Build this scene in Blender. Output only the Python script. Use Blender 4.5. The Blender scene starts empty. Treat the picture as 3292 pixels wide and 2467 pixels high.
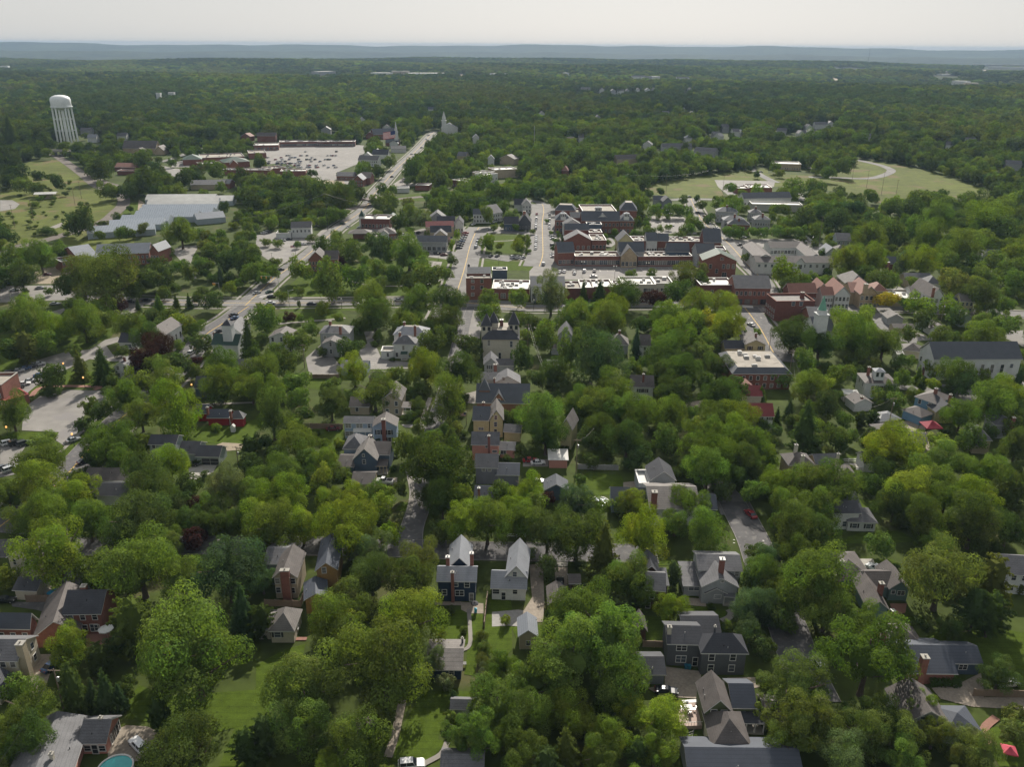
import bpy, bmesh, math, random
import numpy as np
from mathutils import Vector, Matrix
random.seed(7)
R = math.radians
SC = bpy.context.scene
COL = SC.collection

# ---------------------------------------------------------------- camera
H = 120.0
F_PX, CX, CY = 2663.0, 1646.0, 1233.5      # photograph is 3292 x 2467
PITCH, ROLL = R(22.22), R(0.40)
fw = Vector((0, math.cos(PITCH), -math.sin(PITCH)))
r0 = Vector((1, 0, 0)); u0 = Vector((0, math.sin(PITCH), math.cos(PITCH)))
rt = r0*math.cos(ROLL) + u0*math.sin(ROLL)
up = -r0*math.sin(ROLL) + u0*math.cos(ROLL)
cam = bpy.data.objects.new('camera', bpy.data.cameras.new('camera'))
COL.objects.link(cam)
m = Matrix((rt, up, -fw)).transposed().to_4x4(); m.translation = (0, 0, H)
cam.matrix_world = m
cam.data.sensor_width = 36; cam.data.lens = 36*F_PX/3292
cam.data.clip_start = 1; cam.data.clip_end = 60000
SC.camera = cam

FR = [0, 0, 1.0]
def frame(t):
    """t like 'B2': bottom row, second tile of the reading sheets; 'D' the whole sheet"""
    if t == 'D': FR[:] = [0, 0, 0.67193]; return
    ox = 823*(int(t[1])-1)
    FR[:] = {'B': [ox, 1645, 2.017], 'M': [ox, 1000, 2.571], 'U': [ox, 400, 2.688], 'T': [ox, 100, 2.688]}[t[0]]
def src(x, y): return FR[0]+x/FR[2], FR[1]+y/FR[2]
def at(x, y, z=0.0):
    sx, sy = src(x, y)
    d = fw + rt*((sx-CX)/F_PX) - up*((sy-CY)/F_PX)
    t = (z-H)/d.z
    return Vector((d.x*t, d.y*t, z))
def proj(v):
    d = Vector(v)-Vector((0, 0, H)); k = d.dot(fw)
    return (CX+F_PX*d.dot(rt)/k, CY-F_PX*d.dot(up)/k, k)
GRID = R(2.4)          # the street grid is turned a little clockwise from the view
FRACS = {}

# ---------------------------------------------------------------- materials
MATS = {}
def nodes(name):
    m = bpy.data.materials.new(name); m.use_nodes = True
    nt = m.node_tree; nt.nodes.clear()
    o = nt.nodes.new('ShaderNodeOutputMaterial')
    return m, nt, o
def mat(name, col, rough=.8, var=.12, scale=1.5, bump=0, metal=0, spec=.3, streak=None, speck=None, coat=0):
    """plain coloured surface with irregular tone; streak=(sx,sy,sz) stretches the noise"""
    if name in MATS: return MATS[name]
    m, nt, o = nodes(name); N = nt.nodes.new; L = nt.links.new
    b = N('ShaderNodeBsdfPrincipled')
    b.inputs['Roughness'].default_value = rough; b.inputs['Metallic'].default_value = metal
    b.inputs['Specular IOR Level'].default_value = spec
    if coat: b.inputs['Coat Weight'].default_value = coat
    g = N('ShaderNodeNewGeometry'); mp = N('ShaderNodeMapping')
    if streak: mp.inputs['Scale'].default_value = streak
    L(g.outputs['Position'], mp.inputs['Vector'])
    n1 = N('ShaderNodeTexNoise'); n1.inputs['Scale'].default_value = scale; n1.inputs['Detail'].default_value = 6
    n2 = N('ShaderNodeTexNoise'); n2.inputs['Scale'].default_value = scale*.13; n2.inputs['Detail'].default_value = 3
    L(mp.outputs[0], n1.inputs['Vector']); L(g.outputs['Position'], n2.inputs['Vector'])
    ad = N('ShaderNodeMath'); ad.operation = 'ADD'; L(n1.outputs['Fac'], ad.inputs[0]); L(n2.outputs['Fac'], ad.inputs[1])
    mr = N('ShaderNodeMapRange'); mr.inputs[1].default_value = .6; mr.inputs[2].default_value = 1.4
    mr.inputs[3].default_value = 1-var*1.6; mr.inputs[4].default_value = 1+var*1.6
    L(ad.outputs[0], mr.inputs[0])
    mx = N('ShaderNodeMix'); mx.data_type = 'RGBA'; mx.blend_type = 'MULTIPLY'; mx.inputs[0].default_value = 1
    mx.inputs[6].default_value = (*col, 1); L(mr.outputs[0], mx.inputs[7])
    c = mx.outputs[2]
    if speck:
        n3 = N('ShaderNodeTexNoise'); n3.inputs['Scale'].default_value = speck[1]; n3.inputs['Detail'].default_value = 4
        L(g.outputs['Position'], n3.inputs['Vector'])
        r3 = N('ShaderNodeMapRange'); r3.inputs[1].default_value = speck[2]; r3.inputs[2].default_value = speck[2]+.08
        L(n3.outputs['Fac'], r3.inputs[0])
        m3 = N('ShaderNodeMix'); m3.data_type = 'RGBA'; L(r3.outputs[0], m3.inputs[0]); L(c, m3.inputs[6]); m3.inputs[7].default_value = (*speck[0], 1)
        c = m3.outputs[2]
    L(c, b.inputs['Base Color'])
    if bump:
        bp = N('ShaderNodeBump'); bp.inputs['Strength'].default_value = bump; bp.inputs['Distance'].default_value = .1
        L(n1.outputs['Fac'], bp.inputs['Height']); L(bp.outputs[0], b.inputs['Normal'])
    L(b.outputs[0], o.inputs[0]); MATS[name] = m; return m
def lined(name, col, pitch=.22, dark=.8, rough=.8, axis='Z', var=.1, spec=.25, bump=.35):
    """boards, shingle courses or seams: thin darker lines every `pitch` metres along an axis"""
    if name in MATS: return MATS[name]
    m, nt, o = nodes(name); N = nt.nodes.new; L = nt.links.new
    b = N('ShaderNodeBsdfPrincipled'); b.inputs['Roughness'].default_value = rough; b.inputs['Specular IOR Level'].default_value = spec
    g = N('ShaderNodeTexCoord'); sp = N('ShaderNodeSeparateXYZ'); L(g.outputs['Object'], sp.inputs[0])
    a = N('ShaderNodeMath'); a.operation = 'MULTIPLY'; a.inputs[1].default_value = 1/pitch; L(sp.outputs[axis], a.inputs[0])
    f = N('ShaderNodeMath'); f.operation = 'FRACT'; L(a.outputs[0], f.inputs[0])
    r = N('ShaderNodeMapRange'); r.inputs[1].default_value = .8; r.inputs[2].default_value = .95; r.inputs[3].default_value = 1; r.inputs[4].default_value = dark
    L(f.outputs[0], r.inputs[0])
    gp = N('ShaderNodeNewGeometry')
    n = N('ShaderNodeTexNoise'); n.inputs['Scale'].default_value = .45; n.inputs['Detail'].default_value = 7; L(gp.outputs['Position'], n.inputs['Vector'])
    n2 = N('ShaderNodeTexNoise'); n2.inputs['Scale'].default_value = 5; n2.inputs['Detail'].default_value = 2; L(gp.outputs['Position'], n2.inputs['Vector'])
    ad = N('ShaderNodeMath'); ad.operation = 'ADD'; L(n.outputs[0], ad.inputs[0]); L(n2.outputs[0], ad.inputs[1])
    q = N('ShaderNodeMapRange'); q.inputs[1].default_value = .6; q.inputs[2].default_value = 1.4; q.inputs[3].default_value = 1-var*1.7; q.inputs[4].default_value = 1+var*1.7
    L(ad.outputs[0], q.inputs[0])
    mm = N('ShaderNodeMath'); mm.operation = 'MULTIPLY'; L(q.outputs[0], mm.inputs[0]); L(r.outputs[0], mm.inputs[1])
    mx = N('ShaderNodeMix'); mx.data_type = 'RGBA'; mx.blend_type = 'MULTIPLY'; mx.inputs[0].default_value = 1; mx.inputs[6].default_value = (*col, 1)
    L(mm.outputs[0], mx.inputs[7]); L(mx.outputs[2], b.inputs['Base Color']); L(b.outputs[0], o.inputs[0])
    if bump:
        bp = N('ShaderNodeBump'); bp.inputs['Strength'].default_value = bump; bp.inputs['Distance'].default_value = .03
        L(ad.outputs[0], bp.inputs['Height']); L(bp.outputs[0], b.inputs['Normal'])
    MATS[name] = m; return m
def foliage(name, inst):
    m, nt, o = nodes(name); N = nt.nodes.new; L = nt.links.new
    if inst:
        a = N('ShaderNodeAttribute'); a.attribute_type = 'INSTANCER'; a.attribute_name = 'tcol'; base = a.outputs['Color']
    else:
        a = N('ShaderNodeObjectInfo'); base = a.outputs['Color']
    v = N('ShaderNodeAttribute'); v.attribute_type = 'GEOMETRY'; v.attribute_name = 'tone'
    mx = N('ShaderNodeMix'); mx.data_type = 'RGBA'; mx.blend_type = 'MULTIPLY'; mx.inputs[0].default_value = 1
    L(base, mx.inputs[6]); L(v.outputs['Color'], mx.inputs[7])
    p = N('ShaderNodeBsdfDiffuse')
    L(mx.outputs[2], p.inputs['Color'])
    t = N('ShaderNodeBsdfTranslucent')
    hs = N('ShaderNodeMix'); hs.data_type = 'RGBA'; hs.blend_type = 'MULTIPLY'; hs.inputs[0].default_value = 1
    L(mx.outputs[2], hs.inputs[6]); hs.inputs[7].default_value = (1.3, 1.32, .5, 1); L(hs.outputs[2], t.inputs[0])
    s = N('ShaderNodeMixShader'); s.inputs[0].default_value = .25 if inst else .42
    L(p.outputs[0], s.inputs[1]); L(t.outputs[0], s.inputs[2]); L(s.outputs[0], o.inputs[0]); return m
LEAF = foliage('leaf_foliage', False); LEAFI = foliage('far_leaf_foliage', True)
BARK = mat('bark', (.085, .065, .05), .9, .3, 3)

# ---------------------------------------------------------------- object helpers
def tag(o, label=None, cat=None, group=None, kind=None):
    if label: o['label'] = label
    if cat: o['category'] = cat
    if group: o['group'] = group
    if kind: o['kind'] = kind
    return o
def empty(name, loc, label=None, cat=None, group=None, rz=0):
    o = bpy.data.objects.new(name, None); COL.objects.link(o)
    o.location = loc; o.rotation_euler = (0, 0, rz); o.empty_display_size = .3
    return tag(o, label, cat, group)
def meshobj(name, V, Fc, mats, mi=None, parent=None, smooth=False):
    me = bpy.data.meshes.new(name); me.from_pydata([tuple(v) for v in V], [], Fc)
    for m_ in (mats if isinstance(mats, (list, tuple)) else [mats]): me.materials.append(m_)
    if mi is not None: me.polygons.foreach_set('material_index', mi)
    if smooth: me.polygons.foreach_set('use_smooth', [True]*len(Fc))
    me.update()
    o = bpy.data.objects.new(name, me); COL.objects.link(o)
    if parent is not None: o.parent = parent
    return o
class MB:
    """collects solids, linked as one mesh"""
    def __init__(s): s.V = []; s.F = []; s.M = []
    def face(s, pts, mi=0):
        k = len(s.V); s.V += [Vector(p) for p in pts]; s.F.append(tuple(range(k, k+len(pts)))); s.M.append(mi)
    def box(s, x0, y0, z0, x1, y1, z1, mi=0, T=None, top=None):
        k = len(s.V)
        P = [(x0,y0,z0),(x1,y0,z0),(x1,y1,z0),(x0,y1,z0),(x0,y0,z1),(x1,y0,z1),(x1,y1,z1),(x0,y1,z1)]
        P = [Vector(p) for p in P]
        if T is not None: P = [T @ p for p in P]
        s.V += P
        for i, f in enumerate([(0,3,2,1),(4,5,6,7),(0,1,5,4),(1,2,6,5),(2,3,7,6),(3,0,4,7)]):
            s.F.append(tuple(k+a for a in f)); s.M.append(top if (top is not None and i == 1) else mi)
    def tube(s, p, q, r, r2=None, n=6, mi=0):
        p = Vector(p); q = Vector(q); r2 = r if r2 is None else r2
        d = (q-p).normalized(); a = d.orthogonal().normalized(); b = d.cross(a); k = len(s.V)
        for c, rr in ((p, r), (q, r2)):
            for i in range(n):
                t = 2*math.pi*i/n; s.V.append(c+a*(rr*math.cos(t))+b*(rr*math.sin(t)))
        for i in range(n):
            j = (i+1) % n; s.F.append((k+i, k+j, k+n+j, k+n+i)); s.M.append(mi)
        s.F.append(tuple(range(k+n-1, k-1, -1))); s.M.append(mi)
        s.F.append(tuple(range(k+n, k+2*n))); s.M.append(mi)
    def lathe(s, cx, cy, prof, n=16, mi=0):
        k = len(s.V)
        for z, r in prof:
            for i in range(n):
                t = 2*math.pi*i/n; s.V.append(Vector((cx+r*math.cos(t), cy+r*math.sin(t), z)))
        for a in range(len(prof)-1):
            for i in range(n):
                j = (i+1) % n; s.F.append((k+a*n+i, k+a*n+j, k+(a+1)*n+j, k+(a+1)*n+i)); s.M.append(mi)
        s.F.append(tuple(range(k+len(prof)*n-n, k+len(prof)*n))); s.M.append(mi)
    def obj(s, name, mats, parent=None, smooth=False):
        return meshobj(name, s.V, s.F, mats, s.M, parent, smooth)
def dup(o, parent=None, loc=None, rz=None):
    c = o.copy(); COL.objects.link(c)
    if parent is not None: c.parent = parent
    if loc is not None: c.location = loc
    if rz is not None: c.rotation_euler = (0, 0, rz)
    for ch in o.children: dup(ch, c)
    return c

# ---------------------------------------------------------------- sun, sky, haze
SUN_EL, SUN_AZ = R(33), R(9)        # azimuth clockwise from +Y (straight ahead)
sd = Vector((math.sin(SUN_AZ)*math.cos(SUN_EL), math.cos(SUN_AZ)*math.cos(SUN_EL), math.sin(SUN_EL)))
sl = bpy.data.lights.new('sun', 'SUN'); sl.energy = 4.8; sl.angle = R(.9); sl.color = (1, .93, .82)
so = bpy.data.objects.new('sun', sl); COL.objects.link(so)
so.rotation_euler = sd.to_track_quat('Z', 'Y').to_euler(); so.location = (0, 0, 400)
W = bpy.data.worlds.new('World'); SC.world = W; W.use_nodes = True
nt = W.node_tree; bg = nt.nodes['Background']
sk = nt.nodes.new('ShaderNodeTexSky'); sk.sky_type = 'NISHITA'; sk.sun_disc = False
sk.sun_elevation = SUN_EL; sk.sun_rotation = SUN_AZ; sk.dust_density = 1.6; sk.air_density = 1.0; sk.altitude = 300; sk.ozone_density = 1
# thin high cloud veils the blue: part of the sky's colour is pulled to a warm white
hv = nt.nodes.new('ShaderNodeHueSaturation'); hv.inputs['Saturation'].default_value = .45
vm = nt.nodes.new('ShaderNodeMix'); vm.data_type = 'RGBA'; vm.inputs[0].default_value = .9; vm.inputs[7].default_value = (3.7, 3.72, 3.68, 1)
tc = nt.nodes.new('ShaderNodeTexCoord'); sx = nt.nodes.new('ShaderNodeSeparateXYZ'); mr = nt.nodes.new('ShaderNodeMapRange')
nt.links.new(tc.outputs['Generated'], sx.inputs[0]); nt.links.new(sx.outputs['Z'], mr.inputs[0]); mr.inputs[1].default_value = .05; mr.inputs[2].default_value = .8; mr.inputs[3].default_value = .9; mr.inputs[4].default_value = .6; nt.links.new(mr.outputs[0], vm.inputs[0])
nt.links.new(sk.outputs[0], hv.inputs['Color']); nt.links.new(hv.outputs[0], vm.inputs[6]); nt.links.new(vm.outputs[2], bg.inputs[0])
bg.inputs[1].default_value = .10
SC.view_settings.view_transform = 'Standard'; SC.view_settings.look = 'None'
SC.view_settings.exposure = .72; SC.view_settings.gamma = 1
SC.cycles.max_bounces = 6; SC.cycles.diffuse_bounces = 3; SC.cycles.glossy_bounces = 2; SC.cycles.transmission_bounces = 4
SC.cycles.volume_bounces = 0; SC.cycles.transparent_max_bounces = 4
SC.cycles.use_denoising = True
try: SC.cycles.denoiser = 'OPENIMAGEDENOISE'
except Exception: pass
SC.render.use_persistent_data = False
HAZE = True
if HAZE:
    b = MB(); b.box(-17000, -600, -135, 17000, 17200, 142)
    hz = b.obj('haze', []); tag(hz, kind='stuff')
    m, nt, o = nodes('haze_air')
    v = nt.nodes.new('ShaderNodeVolumePrincipled'); v.inputs['Color'].default_value = (.35, .49, .66, 1)
    v.inputs['Density'].default_value = 6.2e-5; v.inputs['Anisotropy'].default_value = 0
    nt.links.new(v.outputs[0], o.inputs['Volume']); hz.data.materials.append(m)

# ---------------------------------------------------------------- terrain
def gz(x, y):
    r = np.hypot(x, y)
    t = np.clip((r-1700)/1500, 0, 1)
    z = t*(13*np.sin(x*.0021+1.3)*np.cos(y*.0017)+11*np.sin(y*.0031+x*.0009)+5*np.sin(x*.0052+2)*np.sin(y*.0043))
    return z
def hills_h(x, y):
    r = np.hypot(x, y); a = np.arctan2(x, y)
    n = .5*np.sin(a*23+1)+.35*np.sin(a*51+r*.0004)+.25*np.sin(a*97+2+r*.0007)
    valley = -110*np.clip((r-6600)/1200, 0, 1)
    r1 = 92*np.exp(-((r-9700-500*np.sin(a*9))/700)**2)*(1+.12*n)
    r2 = 138*np.exp(-((r-11900-600*np.sin(a*6+2))/900)**2)*(1+.09*n)
    r3 = 222*np.clip((r-12300)/3300, 0, 1)**.8*(1+.09*n+.07*np.sin(a*7+.5))
    fine = 3.5*np.sin(x*.031+np.sin(y*.013)*3)*np.sin(y*.027)*np.clip((r-7000)/800, 0, 1)
    return valley+np.maximum(np.maximum(r1, r2), r3)+fine
def polar(name, rs, hf, matl, na=240, half=R(48)):
    V = []; Fc = []
    A = np.linspace(-half, half, na)
    for r in rs:
        x = r*np.sin(A); y = r*np.cos(A); z = hf(x, y)
        V += list(zip(x, y, z))
    for i in range(len(rs)-1):
        for j in range(na-1):
            k = i*na+j; Fc.append((k, k+1, k+na+1, k+na))
    return meshobj(name, V, Fc, matl, None, None, True)
GRASS = mat('grass_ground', (.046, .064, .013), .95, .3, .25, .3, spec=.1, speck=((.075, .075, .03), .05, .6))
def groundh(x, y): return gz(x, y)
rs = [1, 60, 150, 300, 600, 1000, 1400]+list(np.arange(1700, 6700, 110))
FORESTM = mat('forest_floor', (.034, .044, .020), .95, .6, .012, 0, spec=.05)
gr = polar('ground', [q for q in rs if q <= 1400], groundh, GRASS, 200, R(75)); tag(gr, kind='structure')
gr = polar('ground', [q for q in rs if q >= 1400], groundh, FORESTM, 200, R(75)); tag(gr, kind='structure')
b = MB(); b.box(-900, -420, -1, 900, 1.0, -.02); 
gb = b.obj('ground', GRASS); tag(gb, kind='structure')
rs = list(np.arange(6590, 16500, 55))
hl = polar('hills', rs, lambda x, y: hills_h(x, y)+np.where(np.hypot(x, y) < 6700, gz(x, y), 0)-.5, FORESTM, 420); tag(hl, kind='structure')
# ---------------------------------------------------------------- tree prototypes (unit crown: width 1, centre at the origin)
def quads(P, Nn, S, rng, elong=1.0):
    """leaf sprays: one folded quad each at P facing Nn with size S"""
    n = len(P)
    Nn = Nn/np.linalg.norm(Nn, axis=1, keepdims=True)
    a = rng.normal(size=(n, 3)); a -= (a*Nn).sum(1, keepdims=True)*Nn; a /= np.linalg.norm(a, axis=1, keepdims=True)
    b = np.cross(Nn, a)
    s = S[:, None]
    j = lambda: rng.uniform(.7, 1.25, (n, 1))
    v0 = P-a*s*j()*elong; v1 = P-b*s*.62*j()+Nn*s*.25; v2 = P+a*s*j()*elong; v3 = P+b*s*.62*j()+Nn*s*.25
    return np.stack([v0, v1, v2, v3], 1).reshape(-1, 3)
def leafmesh(name, V4, tone, matl, extraV=None, extraF=None):
    n = len(V4)//4
    me = bpy.data.meshes.new(name)
    F = [tuple(range(4*i, 4*i+4)) for i in range(n)]
    V = V4
    if extraV is not None:
        F += [tuple(4*n+i for i in f) for f in extraF]; V = np.vstack([V4, extraV]); tone = np.vstack([tone, np.tile([[.9, .9, .9]], (len(extraF), 1))])
    me.from_pydata(V.tolist(), [], F); me.materials.append(matl)
    at_ = me.attributes.new('tone', 'FLOAT_COLOR', 'FACE')
    at_.data.foreach_set('color', np.hstack([tone, np.ones((len(tone), 1))]).astype(np.float32).ravel())
    me.polygons.foreach_set('use_smooth', [False]*len(F)); me.update(); return me
def sphere_dirs(n, rng, zmin=-1):
    d = rng.normal(size=(n*3, 3)); d /= np.linalg.norm(d, axis=1, keepdims=True); return d[d[:, 2] > zmin][:n]
def core(rng, prof, sub=2):
    bm = bmesh.new(); bmesh.ops.create_icosphere(bm, subdivisions=sub, radius=1)
    V = np.array([v.co[:] for v in bm.verts]); Fc = [tuple(v.index for v in f.verts) for f in bm.faces]; bm.free()
    V = V*(1+rng.uniform(-.15, .15, (len(V), 1))); return prof(V), Fc
def crown(kind, seed, nleaf, leaf, matl, ncl=None):
    rng = np.random.default_rng(seed)
    if kind in ('round', 'tall', 'open', 'dome', 'hull'):
        ncl = ncl or {'round': 52, 'tall': 58, 'open': 50, 'dome': 60, 'hull': 40}[kind]
        # big limbs first, then clumps of leaves round each limb's end
        nb = {'round': 11, 'tall': 12, 'open': 15, 'dome': 14, 'hull': 3}[kind]
        bd = sphere_dirs(nb, rng, -.8)
        br = rng.uniform(.15, .27, (nb, 1)) if kind != 'open' else rng.uniform(.2, .36, (nb, 1))
        bc = bd*br
        if kind in ('tall',): bc[:, 2] = rng.uniform(-.3, .3, nb)
        R_b = rng.uniform(.17, .26, nb)*(1.0 if kind != 'open' else .8)
        if kind == 'hull': bc *= .35; R_b = rng.uniform(.30, .36, nb)
        own = rng.integers(0, nb, ncl)
        cd = sphere_dirs(ncl, rng, -.95)
        C = bc[own]+cd*(R_b[own][:, None])*rng.uniform(.75, 1.1, (ncl, 1))
        if kind == 'dome': C[:, 2] = np.where(C[:, 2] < -.22, -.22+(C[:, 2]+.22)*.6, C[:, 2])
        r = rng.uniform(.065, .15, ncl)*(1.1 if kind != 'open' else .9)
        # keep within the hull
        rad = np.linalg.norm(C, axis=1); k = np.minimum(1, .43/np.maximum(rad, 1e-6)); C *= k[:, None]
        C[:, 2] *= {'round': 1, 'tall': 1, 'open': .95, 'dome': .95, 'hull': .95}[kind]
        hull = lambda V: V*np.array([.19, .19, .19])+np.array([0, 0, -.04])
        eps = rng.uniform(.85, 1.18, 3)
        tonec = rng.uniform(.72, 1.22, (ncl, 1))*np.array([[1, 1, 1]])*(1+rng.uniform(-.08, .08, (ncl, 3)))
        per = rng.multinomial(nleaf, (r**2)/(r**2).sum())
        Ps, Ns, Ts = [], [], []
        for i in range(ncl):
            d = sphere_dirs(per[i], rng, -.7)
            if len(d) == 0: continue
            p = C[i]+d*r[i]*rng.uniform(.7, 1.12, (len(d), 1))
            # drop the leaves buried inside other clumps
            dist = np.linalg.norm(p[:, None, :]-C[None], axis=2)/r[None]; dist[:, i] = 9
            ok = dist.min(1) > .72; p = p[ok]; d = d[ok]
            Ps.append(p); Ns.append(d*1.5+rng.normal(size=d.shape)*.3+np.array([0, 0, .35])); Ts.append(np.tile(tonec[i], (len(p), 1)))
        P = np.vstack(Ps); Nn = np.vstack(Ns); T = np.vstack(Ts)
        T = T*rng.uniform(.8, 1.2, (len(T), 1))
        S = leaf*rng.uniform(.6, 1.4, len(P))
        # stray sprays break the outline
        ns = len(P)//14; idx = rng.integers(0, len(P), ns); P[idx] *= rng.uniform(1.02, 1.12, (ns, 1))
        cv, cf = core(rng, hull)
        # pull into place: width exactly 1
        P /= 2*np.percentile(np.hypot(P[:, 0], P[:, 1]), 96)
        return leafmesh('crown', quads(P, Nn, S, rng), T, matl, cv, cf)
    if kind in ('spruce', 'column', 'pine'):
        Ps, Ns, Ts = [], [], []
        nt_ = {'spruce': 17, 'column': 12, 'pine': 9}[kind]
        for i in range(nt_):
            f = (i+.5)/nt_; z = -.5+f
            if kind == 'spruce': rr = .5*(1-f)**.85+.02
            elif kind == 'column': rr = .5*math.sin(math.pi*min(1, f*.93+.1))**.6
            else: rr = .5*(math.sin(math.pi*(f*.8+.15)))**.7*rng.uniform(.75, 1.05)
            nbr = max(5, int(rr*34))
            for j in range(nbr):
                a = rng.uniform(0, 6.283); L = rr*rng.uniform(.72, 1.08); t0 = rng.uniform(.75, 1.2)
                k = max(3, int(nleaf/(nt_*14)*(L/.3)))
                t = rng.uniform(.2, 1, k)**.7
                droop = {'spruce': .16, 'column': -.25, 'pine': -.05}[kind]
                x = L*t; zz = z-droop*x*x*2+rng.normal(size=k)*.012+rng.uniform(-.5, .5)/nt_
                spread = rng.normal(size=k)*.035*(1.3-t)
                P = np.stack([x*math.cos(a)-spread*math.sin(a), x*math.sin(a)+spread*math.cos(a), zz], 1)
                Nn = rng.normal(size=(k, 3))*.35+np.array([math.cos(a)*.35, math.sin(a)*.35, .9])
                Ps.append(P); Ns.append(Nn); Ts.append(np.tile([[t0, t0, t0]], (k, 1)))
        P = np.vstack(Ps); Nn = np.vstack(Ns); T = np.vstack(Ts)*rng.uniform(.8, 1.2, (len(P), 1)) if False else np.vstack(Ts)
        S = leaf*rng.uniform(.6, 1.3, len(P))
        def hull(V):
            f = np.clip(V[:, 2:3]*.5+.5, 0, 1); o_ = V.copy(); o_[:, :2] *= (.3*(1-f)+.02) if kind == 'spruce' else .24; o_[:, 2] *= .45; return o_
        cv, cf = core(rng, hull)
        return leafmesh('crown', quads(P, Nn, S, rng, 1.5), T, matl, cv, cf)
def trunkmesh(kind, seed):
    rng = random.Random(seed); b = MB()
    # unit: height 1 from the ground to the crown's centre
    if kind in ('spruce', 'column'):
        b.tube((0, 0, 0), (0, 0, 1.7), .03, .006, 8)
    else:
        b.tube((0, 0, -.02), (0, 0, .1), .045, .034, 10); b.tube((0, 0, .1), (.01, 0, .55), .034, .026, 9)
        b.tube((.01, 0, .55), (.0, .01, 1.35), .024, .008, 7)
        for i in range(8):
            a = rng.uniform(0, 6.28); z = rng.uniform(.42, .95); L = rng.uniform(.22, .42)
            p = Vector((math.cos(a)*L*.5, math.sin(a)*L*.5, z+.14)); q_ = Vector((math.cos(a+.3)*L, math.sin(a+.3)*L, z+.34))
            b.tube((0, 0, z), p, .016, .011, 6); b.tube(p, q_, .011, .004, 5)
    me = bpy.data.meshes.new('trunk'); me.from_pydata([tuple(v) for v in b.V], [], b.F); me.materials.append(BARK); me.update(); return me
PROTO = {}
for k_, n_, nl, lf in (('round', 5, 24000, .0125), ('dome', 3, 26000, .0125), ('tall', 4, 20000, .0135), ('open', 4, 17000, .0125), ('spruce', 3, 7500, .019), ('column', 2, 6500, .022), ('pine', 3, 6500, .02)):
    PROTO[k_] = [crown(k_, 11*i+len(k_), nl, lf, LEAF) for i in range(n_)]
MID = {}
for k_, n_, nl, lf in (('round', 4, 6500, .024), ('tall', 3, 6500, .026), ('open', 2, 5200, .024), ('spruce', 2, 2400, .035), ('column', 1, 2400, .04)):
    MID[k_] = [crown(k_, 7*i+3*len(k_), nl, lf, LEAF) for i in range(n_)]
TRUNK = {k_: [trunkmesh(k_, 3*i+1) for i in range(2)] for k_ in ('round', 'spruce')}
# instanced prototypes for the woodland (own material: colour comes per instance)
PC = bpy.data.collections.new('woodland_kinds')
def padd(i, me):
    o = bpy.data.objects.new('kind%02d' % i, me); PC.objects.link(o)
_i = 0
IDX = {}
for k_, n_, nl, lf in (('round', 4, 4000, .032), ('tall', 2, 4000, .034), ('open', 2, 3600, .032), ('spruce', 2, 2400, .035), ('lowhull', 5, 2600, .036), ('lowtall', 2, 2200, .040), ('farhull', 4, 1100, .056)):
    IDX[k_] = []
    for j in range(n_):
        base = k_.replace('low', '').replace('far', '')
        me = crown(base, 5*j+_i+1, nl, lf, LEAFI, 34 if 'low' in k_ else (22 if 'far' in k_ else None))
        padd(_i, me); IDX[k_].append(_i); _i += 1

COLS = {   # leaf colours by species
 'm': (.114, .168, .038), 'y': (.162, .222, .034), 'd': (.072, .108, .032), 'b': (.066, .108, .052), 'o': (.122, .154, .042),
 'r': (.050, .022, .022), 'g': (.26, .235, .03), 's': (.118, .152, .072), 'p': (.085, .108, .046)}
CNAME = {'m': 'mid green', 'y': 'bright yellow-green', 'd': 'dark green', 'b': 'blue-green', 'o': 'olive green', 'r': 'dark maroon', 'g': 'golden yellow', 's': 'silvery green', 'p': 'dull green'}
KIND = {  # code: proto, crown aspect, clear trunk (share of width), object name
 'r': ('round', 1.0, .05, 'broadleaf_tree'), 'h': ('dome', 1.0, .04, 'broadleaf_tree'), 't': ('tall', 1.3, .06, 'broadleaf_tree'), 'f': ('open', 1.05, .10, 'broadleaf_tree'),
 'c': ('spruce', 1.7, .06, 'spruce_tree'), 'k': ('column', 1.9, .06, 'conifer_tree'), 'p': ('pine', 1.15, .15, 'pine_tree'), 's': ('round', .75, 0, 'shrub')}
TREES = []   # dict(x,y,w,h(crown height),clear,kind,col)
def tree_from_view(x, y, w, kc, asp=None):
    k, c = kc[0], kc[1]; pr, a, cl, nm = KIND[k]; a = asp or a
    w *= 1.17 if k in 'rhtf' else 1.08
    wpx = w/FR[2]; zc = 9.0
    for _ in range(8):
        P = at(x, y, zc); dep = proj(P)[2]; wm = wpx*dep/F_PX
        # apparent crown height mixes height and width: keep it simple, zc from the model
        zc = wm*cl+wm*a*.5
    TREES.append(dict(x=P.x, y=P.y, w=wm, a=a, cl=wm*cl, k=k, c=c, px=wpx))
def tree_at(X, Y, w, kc, asp=None, force=False):
    k, c = kc[0], kc[1]; pr, a, cl, nm = KIND[k]; a = asp or a
    dep = proj((X, Y, w*.6))[2]
    TREES.append(dict(x=X, y=Y, w=w, a=a, cl=w*cl, k=k, c=c, px=w*F_PX/dep))
def T(t, data):
    frame(t)
    for s in data.split(';'):
        a = s.split()
        if len(a) < 4: continue
        tree_from_view(float(a[0]), float(a[1]), float(a[2]), a[3], float(a[4]) if len(a) > 4 else None)
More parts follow.
